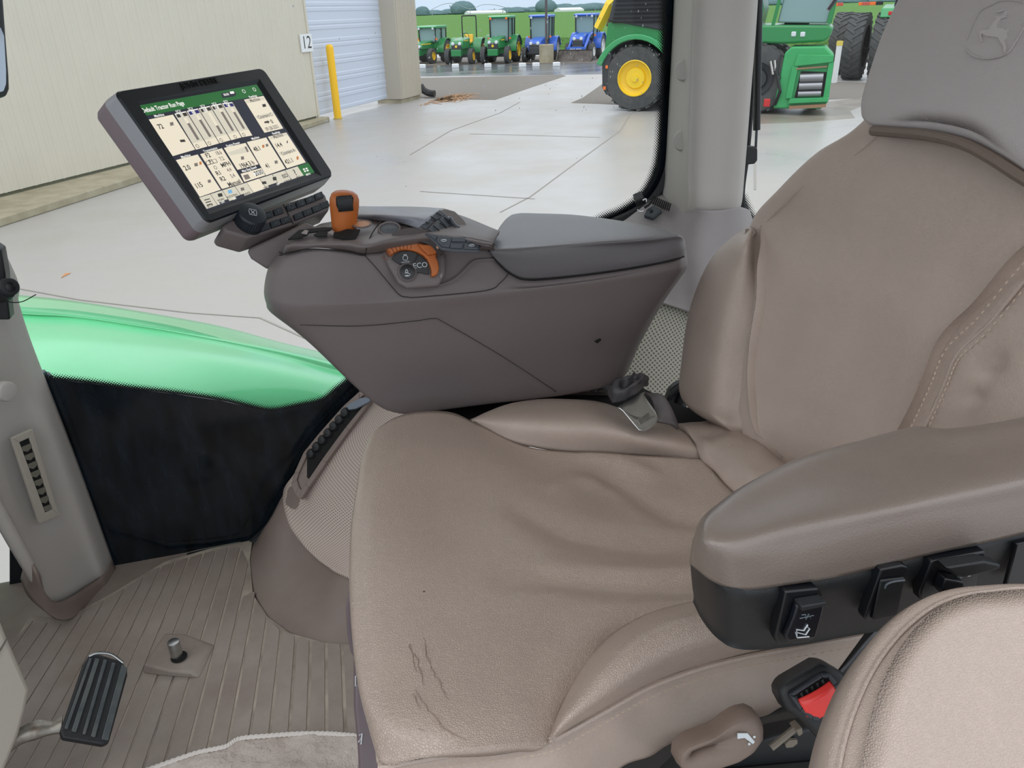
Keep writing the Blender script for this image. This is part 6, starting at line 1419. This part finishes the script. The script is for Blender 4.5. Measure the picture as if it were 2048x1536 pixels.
for pts in ([(1300, 622), (1305, 614), (1312, 622), (1316, 634), (1298, 634), (1300, 622)], [(1294, 640), (1315, 640), (1330, 648), (1326, 658), (1300, 662)], [(1294, 658), (1318, 655)]):
    b.tube([DP.px(*q, .0052) for q in K5(pts)], .0006, ICON, 4)
b.build('set_speed_icon', None, cb_)
b = MB(); b.slab(DP, K5([(1542, 640), (1552, 632), (1548, 645), (1556, 650), (1546, 656), (1552, 664), (1538, 668), (1534, 655)]), -.006, .0, mat('fan_mark', (150, 148, 146), .6)); b.build('rabbit_mark', None, con)
# scoop edge to the right of the dial
seamline('scoop_edge', [(803, 569, 1.066), (830, 572, 1.066), (870, 571, 1.067), (893, 566, 1.069), (912, 556, 1.071), (930, 540, 1.073), (943, 526, 1.075), (958, 520, 1.077), (1000, 518, 1.079)], .0022, M=CONS)
# round button with ring
RB = Pl(pz(779, 461, 2.421), (-.05, -.4, 1)); rc = RB.px(779, 461, .001)
BTG = mat('button_grey', (96, 100, 106), .45)
MB().lathe(rc, RB.n, [(.0165, -.003), (.0165, .003), (.0148, .0045), (.0132, .003), (.0132, .001)], CONS, 28).build('button_bezel', None, con, smooth=True)
rb_ = MB().disc(rc, RB.n, .0130, .0025, BTG, 28, .0008).build('round_button', None, con, smooth=True)
b = MB()
for (x0, y0, x1, y1) in ((1160, 352, 1216, 344), (1176, 335, 1190, 348), (1195, 345, 1205, 362)): b.tube([RB.px(*q, .0042) for q in K5([(x0, y0), (x1, y1)])], .0004, ICOND, 4)
b.build('button_icon', None, rb_)
# palm rest lobe and its key arc
PALM_SKY = mat('palm_rest', (142, 144, 153), .30, bump=.0002, bscale=1500)  # pale bluish tone paints in the reflected sky
rows = [[pz(x, y, z) for x, y, z in [(690, 440, 2.40), (735, 440, 2.415), (761, 442, 2.422), (800, 447, 2.424), (836, 456, 2.424)]],
        [pz(x, y, z) for x, y, z in [(692, 428, 2.41), (740, 430, 2.428), (775, 430, 2.434), (820, 434, 2.436), (856, 438, 2.434)]],
        [pz(x, y, z) for x, y, z in [(700, 416, 2.40), (745, 419, 2.425), (785, 419, 2.432), (835, 420, 2.434), (878, 422, 2.432)]],
        [pz(x, y, z) for x, y, z in [(706, 412, 2.38), (748, 413, 2.41), (785, 413, 2.414), (840, 414, 2.416), (886, 417, 2.41)]],
        [pz(x, y, z) for x, y, z in [(712, 412, 2.36), (750, 413, 2.37), (790, 413, 2.37), (842, 414, 2.37), (890, 417, 2.37)]]]
MB().grid(patch(rows, 5, 6)).build('palm_rest', PALM_SKY, con, smooth=True, solid=.006, angle=180)
KA = Pl(pz(880, 448, 2.424), (.25, -.45, 1))
MB().slab(KA, K5([(1385, 325), (1530, 205), (1570, 190), (1640, 210), (1700, 265), (1745, 335), (1700, 385), (1640, 385), (1480, 345)]), -.014, .0, CONS).build('key_arc', None, con, bevel=.003)
b = MB()
cells = [[(1400, 322), (1455, 275), (1490, 290), (1440, 342)], [(1460, 270), (1530, 212), (1572, 245), (1500, 285)], [(1450, 342), (1520, 280), (1570, 330), (1510, 368)], [(1525, 276), (1578, 246), (1640, 300), (1580, 330)], [(1520, 370), (1578, 334), (1610, 372), (1600, 382)], [(1586, 332), (1644, 303), (1698, 362), (1665, 385), (1616, 378)]]
for c in cells:
    MB().slab(KA, K5(c), .0, .003, mat('key_dark', (84, 89, 96), .35)).build('key', None, con, bevel=.001)
b = MB()
for (x0, y0, x1, y1) in ((1425, 300, 1460, 318), (1465, 265, 1505, 290), (1505, 240, 1540, 262), (1485, 330, 1525, 362), (1530, 310, 1580, 350), (1560, 270, 1600, 320)):
    b.tube([KA.px(*q, .0045) for q in K5([(x0, y0), (x1, y1)])], .0009, BLK, 5)
b.tube(curve([KA.px(*q, .006) for q in K5([(1580, 290), (1600, 285), (1625, 320), (1655, 350)])], 4), .0028, mat('key_dark', (62, 66, 72)), 6)
b.build('key_ridge', None, con, smooth=True)
# button strip
BS = Pl(pz(900, 482, 2.418), (0.02, -.42, 1))
MB().slab(BS, K5([(1430, 364), (1560, 388), (1830, 394), (1804, 490), (1640, 484), (1545, 470), (1490, 414)]), -.003, .001, mat('key_dark', (62, 66, 72))).build('strip_bezel', None, con, bevel=.001)
for i, c in enumerate([[(1440, 372), (1520, 388), (1505, 418), (1470, 392)], [(1530, 390), (1615, 402), (1600, 468), (1550, 462), (1512, 424)], [(1622, 404), (1712, 404), (1710, 430), (1616, 428)], [(1608, 446), (1692, 448), (1688, 474), (1604, 470)], [(1720, 404), (1820, 404), (1806, 436), (1716, 436)], [(1704, 446), (1804, 446), (1796, 482), (1700, 478)]]):
    kb = MB().slab(BS, K5(c), .001, .0035, mat('key_slate', (84, 90, 98), .4)).build('strip_button', None, con, bevel=.0008)
    if i in (1, 4, 5):
        cx_ = sum(p[0] for p in c) / len(c); cy_ = sum(p[1] for p in c) / len(c)
        bb = MB(); bb.tube([BS.px(*K5([(cx_ + 18 * math.cos(a), cy_ + 8 * math.sin(a))])[0], .0042) for a in np.linspace(0, 2 * PI, 11)[:-1]], .0004, ICON, 4, closed=True)
        bb.tube([BS.px(*q, .0042) for q in K5([(cx_ - 10, cy_), (cx_ + 12, cy_ - 3)])], .0004, ICON, 4); bb.build('button_icon', None, kb)
# padded lid
LC = lambda l: [np.array(q) for q in l]
def LY(x, y, Y): return py_(x, y, Y)
cols = []
lid = [  # far-bottom, far-top, mid, near-crease, side, near-bottom
 [(988, 480, 2.355), (985, 476, 2.372), (983, 486, 2.380), (980, 492, 2.377), (978, 495, 'y', 1.082), (979, 500, 'y', 1.08), (982, 506, 'y', 1.08)],
 [(1026, 434, 2.355), (1012, 438, 2.376), (1000, 462, 2.379), (988, 490, 2.379), (984, 498, 'y', 1.074), (988, 514, 'y', 1.072), (996, 525, 'y', 1.074)],
 [(1040, 431, 2.355), (1036, 428, 2.376), (1034, 456, 2.380), (1032, 488, 2.380), (1029, 500, 'y', 1.073), (1027, 530, 'y', 1.071), (1027, 549, 'y', 1.074)],
 [(1080, 431, 2.355), (1078, 428, 2.376), (1080, 456, 2.380), (1082, 487, 2.380), (1080, 500, 'y', 1.073), (1074, 538, 'y', 1.071), (1066, 558, 'y', 1.074)],
 [(1156, 435, 2.355), (1155, 431, 2.376), (1165, 456, 2.379), (1178, 483, 2.379), (1182, 496, 'y', 1.073), (1182, 530, 'y', 1.071), (1180, 548, 'y', 1.074)],
 [(1256, 448, 2.355), (1255, 444, 2.374), (1266, 460, 2.378), (1282, 478, 2.378), (1288, 490, 'y', 1.073), (1290, 518, 'y', 1.071), (1290, 531, 'y', 1.074)],
 [(1322, 461, 2.355), (1322, 457, 2.372), (1330, 463, 2.376), (1340, 472, 2.376), (1346, 482, 'y', 1.076), (1347, 504, 'y', 1.075), (1346, 519, 'y', 1.078)],
 [(1352, 471, 2.355), (1352, 467, 2.368), (1356, 470, 2.373), (1360, 474, 2.372), (1365, 482, 'y', 1.090), (1367, 497, 'y', 1.09), (1366, 513, 'y', 1.092)],
 [(1360, 474, 2.352), (1362, 472, 2.362), (1364, 473, 2.366), (1366, 475, 2.366), (1370, 482, 'y', 1.12), (1371, 494, 'y', 1.12), (1370, 508, 'y', 1.12)]]
cols = [[(py_(q[0], q[1], q[3]) if q[2] == 'y' else pz(*q)) for q in c] for c in lid]
MB().grid(patch(cols, 7, 5)).build('console_lid', CONL, con, smooth=True, solid=.006, angle=180)
MB().tube(curve([py_(*q) for q in [(979, 498, 1.078), (984, 508, 1.074), (998, 528, 1.072), (1024, 550, 1.072), (1058, 560, 1.072), (1137, 554, 1.072), (1250, 539, 1.072), (1340, 522, 1.077), (1368, 513, 1.095)]], 6), .0013, BLKD, 6).build('lid_gap', None, con, smooth=True)
0 and MB().slab(Pl(pz(1000, 460, 2.392), (-.15, -.2, 1)), [(966, 478), (1018, 431), (1026, 429), (1012, 446), (984, 474), (975, 482)], -.006, .0, CONS)

# ------------------------------------------------------------------ monitor and key pad
def quad3(q, width):
    r = [ray(*p) for p in q]; s_ = np.linalg.solve(np.array([-r[1], r[2], -r[3]]).T, -r[0]); k = [1, *s_]
    P = [k[i] * r[i] for i in range(4)]; s_ = width / np.linalg.norm(P[1] - P[0]); return [CAM + p * s_ for p in P]
Q = quad3([(230, 183), (528, 135), (666, 350), (410, 447)], .30)
nn = np.cross(Q[3] - Q[0], Q[1] - Q[0]); nn = nn if nn @ (CAM - Q[0]) > 0 else -nn
MO = Pl(Q[0], nn, Q[1] - Q[0])
mon = thing('touchscreen_monitor', (Q[2] + Q[3]) / 2, 'large tilted touchscreen display showing a tractor run page on the window side', 'monitor')
BEZ = mat('monitor_black', (16, 24, 30), .35, bump=.0002, bscale=1500)
SIL = mat('monitor_silver', (150, 151, 154), .45, metal=.2)
MAU = mat('monitor_mauve', (122, 108, 112), .55, bump=.0002, bscale=1500)
def rr_ring(d, h, r=.012, k=6):
    lo = [la3(q) for q in Q]
    w_ = max(p[0] for p in lo); a0, a1 = -d, MW + d; b0, b1 = MHt - d, d
    pts = []
    for (cx_, cy_, s0) in ((a1 - r, b1 - r, 0), (a0 + r, b1 - r, 90), (a0 + r, b0 + r, 180), (a1 - r, b0 + r, 270)):
        for i in range(k + 1):
            a = math.radians(s0 + 90 * i / k); pts.append((cx_ + r * math.cos(a), cy_ + r * math.sin(a)))
    return [MO.at(x, y, h) for x, y in pts]
def la3(q): q = q - MO.o; return q @ MO.u, q @ MO.v
lo = [la3(q) for q in Q]; MW = (lo[1][0] + lo[2][0]) / 2; MHt = (lo[2][1] + lo[3][1]) / 2
if lo[3][0] < 0 or True:
    pass
def ringmesh(mb, R, M, cap0=False, cap1=False):
    n = len(R[0]); V = [p for r in R for p in r]
    Fs = [(i * n + k, i * n + (k + 1) % n, (i + 1) * n + (k + 1) % n, (i + 1) * n + k) for i in range(len(R) - 1) for k in range(n)]
    if cap0: Fs.append(tuple(range(n - 1, -1, -1)))
    if cap1: Fs.append(tuple((len(R) - 1) * n + k for k in range(n)))
    mb.add(V, Fs, M); return mb
b = MB(); ringmesh(b, [rr_ring(.001, -.056, .010), rr_ring(.0035, -.050, .012), rr_ring(.004, -.026, .012)], MAU, cap0=True)
hs_ = b.build('monitor_back', None, mon, smooth=True, angle=40)
b = MB(); ringmesh(b, [rr_ring(.004, -.026, .012), rr_ring(.004, -.024, .012), rr_ring(.001, -.003, .010)], SIL); b.build('monitor_rim', None, mon, smooth=True, angle=40)
b = MB()
def K4(l): return [(200 + x * .24742, 120 + y * .24742) for x, y in l]
scr = K4([(322, 356), (1275, 186), (1745, 905), (880, 1208)])
scr_o = K4([(300, 335), (1290, 152), (1796, 940), (885, 1245)])
ro_ = rr_ring(.001, -.003, .010); ro2 = rr_ring(-.001, .0, .010)
ringmesh(b, [ro_, ro2], BEZ); 
n_ = len(ro2); si = [MO.px(x, y, .0) for x, y in scr_o]; s2 = [MO.px(x, y, -.003) for x, y in scr]
V = ro2 + [si[1]] * 7 + [si[0]] * 7 + [si[3]] * 7 + [si[2]] * 7
b.add(V, [(k, (k + 1) % n_, n_ + (k + 1) % n_, n_ + k) for k in range(n_)], BEZ)
b.add(si + s2, [(k, (k + 1) % 4, 4 + (k + 1) % 4, 4 + k) for k in range(4)], BEZ)
b.build('monitor_bezel', None, mon, weld=True)
b = MB(); a_, b_ = la(MO, *K4([(806, 188)])[0]); ang = 0
b.text('JOHN DEERE', MO, a_, b_, .0125, mat('brand_gloss', (6, 8, 10), .12, spec=.8), h=.0004, depth=.0006, sx=1.05); b.build('brand_lettering', None, mon)
def em_(name, rgb, s=0.74): return mat(name, rgb, .4, emit=s)
CREAM, NAVY, GRN, TXT, GRYL, GRYD = em_('ui_cream', (236, 226, 204)), em_('ui_navy', (36, 40, 54)), em_('ui_green', (34, 104, 48)), em_('ui_text', (52, 50, 48)), em_('ui_grey', (214, 208, 190)), em_('ui_bar', (120, 112, 106))
WHT, ORU, BLU, IND = em_('ui_white', (242, 242, 236)), em_('ui_orange', (190, 120, 60)), em_('ui_blue', (120, 180, 220)), em_('ui_indigo', (40, 40, 110))
def poly(mb, pts, M, lv=1): 
    mb.add([MO.px(x, y, -.003 + .00012 * lv) for x, y in K4(pts)], [tuple(range(len(pts)))], M)
b = MB(); poly(b, [(322, 356), (1275, 186), (1745, 905), (880, 1208)], NAVY, 0); sc_ = b.build('screen', None, mon)
b = MB()
poly(b, [(325, 358), (1275, 190), (1328, 275), (385, 440)], GRN)
poly(b, [(985, 262), (1090, 240), (1112, 268), (1095, 285), (1000, 300)], NAVY, 2)
strips = [[(610, 425), (702, 405), (878, 690), (785, 716)], [(708, 403), (800, 383), (972, 665), (885, 690)], [(806, 382), (895, 362), (1063, 640), (978, 664)], [(901, 361), (988, 342), (1152, 617), (1070, 640)], [(994, 341), (1078, 332), (1240, 602), (1158, 616)]]
for c in ([(400, 472), (598, 432), (778, 715), (597, 768)], [(1172, 312), (1330, 282), (1490, 545), (1338, 580)], [(622, 800), (798, 755), (985, 1040), (815, 1098)], [(818, 752), (995, 705), (1168, 985), (995, 1035)],
          [(1010, 702), (1185, 662), (1290, 835), (1120, 880)], [(1145, 912), (1312, 865), (1345, 925), (1175, 978)], [(1195, 655), (1352, 618), (1508, 870), (1350, 925)], [(1365, 612), (1515, 578), (1672, 820), (1520, 868)]): poly(b, c, CREAM)
def lerpq(q, u, v):
    a = np.array(q, float); return tuple((a[0] * (1 - u) + a[1] * u) * (1 - v) + (a[3] * (1 - u) + a[2] * u) * v)
def sub(q, u0, u1, v0, v1): return [lerpq(q, u0, v0), lerpq(q, u1, v0), lerpq(q, u1, v1), lerpq(q, u0, v1)]
fill = [.25, .22, .62, .10, .20]
for i, q in enumerate(strips):
    poly(b, q, WHT if False else GRYL); poly(b, sub(q, .08, .46, .03, .12), IND if i in (1, 4) else TXT, 2); poly(b, sub(q, .62, .95, .03, .12), IND if i in (1, 4) else TXT, 2); poly(b, sub(q, .04, .98, .0, .025), WHT, 2)
    poly(b, sub(q, .5, .72, .16, .78), CREAM, 2); poly(b, sub(q, .5, .72, .16 + .62 * fill[i], .78), GRYD, 3)
    poly(b, sub(q, .0, 1, .83, 1), CREAM, 2)
tabs = [(812, 1104), (1605, 852), (1655, 925), (872, 1195)]
poly(b, sub(tabs, 0, 1, 0, 1), GRYL); poly(b, [(1605, 850), (1698, 822), (1742, 900), (1652, 930)], GRN)
for u in (.11, .23, .36, .48, .61, .74, .87): poly(b, sub(tabs, u, u + .004, 0, 1), NAVY, 2)
for u in (.14, .30, .745 - .1): poly(b, sub(tabs, u, u + .09, .82, 1), NAVY, 2)
poly(b, sub(tabs, .48, .61, .0, .95), CREAM, 2)
for i, (x, y) in enumerate([(872, 1118), (882, 1138), (892, 1158)]): poly(b, [(x - 22, y + 4), (x + 22, y - 8), (x + 26, y - 1), (x - 18, y + 11)], TXT, 2)
for (x, y) in ((1655, 872), (1676, 866), (1664, 888), (1685, 882)): poly(b, [(x - 8, y + 1), (x + 6, y - 4), (x + 12, y + 7), (x - 2, y + 12)], WHT, 2)
for (x, y, w_, h_, M) in ((588, 508, 34, 34, GRYD), (676, 645, 50, 24, TXT), (785, 838, 34, 32, GRYD), (820, 826, 22, 30, ORU), (892, 972, 30, 30, GRYD), (1160, 785, 30, 32, GRYD), (1328, 690, 22, 28, ORU), (1358, 682, 26, 26, GRYD), (1432, 818, 30, 30, GRYD), (1335, 360, 34, 28, TXT),
                      (1605, 785, 20, 32, ORU), (1522, 655, 10, 24, TXT), (980, 1084, 44, 34, TXT), (1060, 1056, 40, 34, BLU), (1160, 1036, 34, 30, GRYD), (1335, 985, 44, 26, TXT), (1420, 952, 36, 34, TXT), (1075, 255, 40, 24, WHT)):
    poly(b, [(x - w_ * .5, y - h_ * .3), (x + w_ * .3, y - h_ * .5), (x + w_ * .5, y + h_ * .3), (x - w_ * .3, y + h_ * .5)], M, 3)
for (x, y) in ((1170, 245), (1255, 230)): b.lathe(MO.px(*K4([(x, y)])[0], -.0026), MO.n, [(.0032, 0), (.0032, .0001), (.0024, .0001)], WHT, 12)
for (x, y) in ((795, 688), (892, 664), (988, 640), (1100, 613), (1170, 596), (940, 862)): b.lathe(MO.px(*K4([(x, y)])[0], -.0025), MO.n, [(.0028, 0), (.0028, .0001), (.0021, .0001)], TXT, 12)
poly(b, [(860, 812), (945, 790), (960, 820), (870, 845)], TXT, 2); poly(b, [(866, 814), (942, 794), (954, 818), (872, 839)], CREAM, 3)
poly(b, [(1245, 903), (1320, 882), (1335, 905), (1260, 928)], WHT, 2); poly(b, [(1165, 925), (1205, 914), (1225, 948), (1185, 962)], GRYD, 2)
poly(b, [(1040, 740), (1195, 690), (1215, 735), (1060, 765)], GRYL, 2); poly(b, [(1175, 695), (1190, 690), (1210, 732), (1198, 738)], GRYD, 3)
poly(b, [(1180, 320), (1330, 292), (1342, 312), (1194, 342)], GRYL, 2); poly(b, [(1262, 445), (1405, 415), (1418, 436), (1276, 468)], GRYL, 2); poly(b, [(1375, 612), (1515, 582), (1528, 600), (1388, 634)], GRYL, 2); poly(b, [(1450, 740), (1588, 708), (1600, 728), (1464, 762)], GRYL, 2)
poly(b, [(1120, 880), (1292, 836), (1308, 862), (1138, 908)], NAVY, 2)
poly(b, [(1335, 490), (1360, 485), (1355, 478), (1380, 490), (1368, 508), (1364, 500), (1340, 504)], TXT, 2)
b.build('screen_panels', None, sc_)
b = MB()
def tx(s, x, y, size, M, sx=1.0, sk=0):
    px_, py2 = K4([(x, y)])[0]; a_, b_ = la(MO, px_, py2); b.text(s, MO, a_, b_, size, M, h=-.0023, sx=sx, bold=.022)
tx('Default Tractor Run Page', 520, 371, .0092, WHT, .80)
for s, x, y in (('72', 497, 532), ('2.0', 712, 865), ('115', 806, 1008), ('48.1', 1277, 712), ('41', 1362, 850), ('14.4', 1452, 683), ('421.1', 1536, 812), ('1964.3 h', 1195, 838), ('2030', 1290, 906)): tx(s, x, y, .0100, TXT, .9)
for s, x, y in (('F2', 880, 766), ('F1', 908, 816), ('R1', 966, 908), ('R2', 1000, 955), ('Manual', 1093, 988), ('MPH', 1023, 838), ('0', 1397, 492)): tx(s, x, y, .0092, TXT)
for s, x, y in (('18.6', 965, 745), ('7.2', 992, 792), ('4.4', 1052, 882), ('5.4', 1080, 930), ('Counters C', 1342, 446), ('Counters A', 1528, 738), ('Machine', 1258, 316), ('Machine', 1446, 608), ('09-28-2021', 1400, 542)): tx(s, x, y, .0082, GRYD, .85)
for s, x, y in (('Machine', 485, 440), ('SCV', 640, 408), ('SCV', 739, 388), ('SCV', 837, 366), ('SCV', 931, 348), ('SCV', 1023, 329), ('Transmission', 900, 718), ('Engine Power', 1083, 675), ('Machine', 1262, 624), ('Readings', 1430, 582), ('Readings', 1243, 287), ('Machine', 700, 770), ('Max Eng Speed', 1214, 876), ('00:00', 1028, 272)): tx(s, x, y, .0052, WHT)
for s, x, y in (('I', 660, 440), ('II', 761, 420), ('III', 858, 402), ('IV', 952, 380), ('V', 1043, 362)): tx(s, x, y, .0085, WHT)
for s, x, y in (('SETUP', 898, 1172), ('WORK', 985, 1124), ('AUTOTRAC', 1078, 1092), ('GUIDANCE', 1182, 1078), ('DISPLAY', 1358, 1022), ('ISOBUS VT', 1528, 970), ('HELP', 1608, 940), ('ISO', 1503, 932)): tx(s, x, y, .0042 if s != 'ISO' else .0085, TXT)
for s, x, y in (('OFF', 1000, 1142), ('OFF', 1095, 1114), ('OFF', 1448, 998), ('MENU', 1690, 918)): tx(s, x, y, .0042, WHT)
tx('?', 1584, 905, .014, TXT)
b.build('screen_lettering', None, sc_)

KPd = Pl(py_(550, 455, 1.185), (.50, -.55, .70), MO.u)
pad = thing('monitor_key_pad', KPd.px(550, 470), 'dark key strip with ribbed knob and two rows of keys under the monitor', 'key pad')
kp = K4([(1040, 1300), (1150, 1265), (1480, 1160), (1790, 1066), (1825, 1085), (1858, 1190), (1850, 1212), (1560, 1330), (1200, 1440), (1010, 1385), (985, 1345)])
MB().slab(KPd, kp, -.038, .0, CONS).build('pad_body', None, pad, bevel=.005)
KC = Pl(KPd.px(*K4([(1200, 1312)])[0], .0), KPd.n + np.array((-.05, 0, .1)))
MB().lathe(KC.o - KC.n * .002, KC.n, [(.022, 0), (.0215, .004)], RUB, 30).build('knob_base', None, pad, smooth=True)
V = MB(); n_ = 72; R = []
for (r, h) in ((.0205, .0), (.0205, .018), (.019, .0205), (.016, .0215), (.0001, .0215)):
    R.append([KC.at(math.cos(2 * PI * k / n_) * (r + (.0007 if (k % 2 and h < .019 and r > .02) else 0)), math.sin(2 * PI * k / n_) * (r + (.0007 if (k % 2 and h < .019 and r > .02) else 0)), h) for k in range(n_)])
ringmesh(V, R, BUTT); kn_ = V.build('rotary_knob', None, pad, smooth=True, angle=35)
b = MB(); 
for sgn in (1, -1): b.tube([KC.at(-.0028, -.0032 * sgn, .0219), KC.at(.0028, .0032 * sgn, .0219)], .0005, ICON, 4)
b.tube([KC.at(x, y, .0219) for x, y in ((-.0048, -.0052), (.0048, -.0052), (.0055, 0), (.0048, .0052), (-.0048, .0052), (-.0055, 0))], .0005, ICON, 4, closed=True); b.build('knob_icon', None, kn_)
keys = [(1280, 1290), (1350, 1263), (1436, 1232), (1537, 1197), (1615, 1167), (1690, 1138), (1762, 1108), (1325, 1360), (1410, 1331), (1492, 1303), (1597, 1270), (1670, 1240), (1743, 1210), (1808, 1180)]
for i, (x, y) in enumerate(keys):
    w_, h_ = (37, 27) if x > 1500 else (41, 28); 
    q = [(x - w_ - 9 + 3, y - h_ + 14 + 3), (x + w_ - 14, y - h_ - 13 + 3), (x + w_ + 6, y + h_ - 17), (x - w_ + 12, y + h_ + 10)]
    k = MB().slab(KPd, K4(q), .0, .0042, BUTT).build('key', None, pad, bevel=.0011)
    if i not in (7, 13):
        b = MB(); c = KPd.px(*K4([(x, y)])[0], .0046); rr2 = random.Random(i)
        if i in (3, 4, 0): b.tube([c + KPd.u * .0035 * math.cos(a) + KPd.v * .0035 * math.sin(a) for a in np.linspace(0, 2 * PI, 11)[:-1]], .0004, ICOND, 4, closed=True)
        elif i == 6: a_, b_ = la(KPd, *K4([(x, y)])[0]); b.text('REC', KPd, a_, b_, .006, ICOND, h=.0045)
        elif i == 5: a_, b_ = la(KPd, *K4([(x, y)])[0]); b.text('1|0|1', KPd, a_, b_, .005, ICOND, h=.0045)
        else:
            p0 = c + KPd.u * -.003 + KPd.v * -.002
            b.tube([p0, p0 + KPd.u * .003 + KPd.v * .004 * rr2.uniform(.4, 1), p0 + KPd.u * .006 + KPd.v * .001], .0004, ICOND, 4)
        b.build('key_icon', None, k)
MB().tube([KPd.px(*K4([(1478, 1168)])[0], .001), KPd.px(*K4([(1560, 1326)])[0], .001)], .0007, SEAM, 5).build('pad_seam', None, pad)
t = thing('monitor_bracket', py_(530, 510, 1.2), 'dark arm joining the monitor key strip to the console nose', 'bracket')
BR = Pl(py_(530, 505, 1.17), (0, -1, .2))
MB().slab(BR, [(494, 503), (500, 496), (560, 470), (612, 446), (640, 460), (590, 490), (556, 520), (536, 540), (502, 518)], -.05, .0, CONS).build('bracket_arm', None, t, bevel=.004)
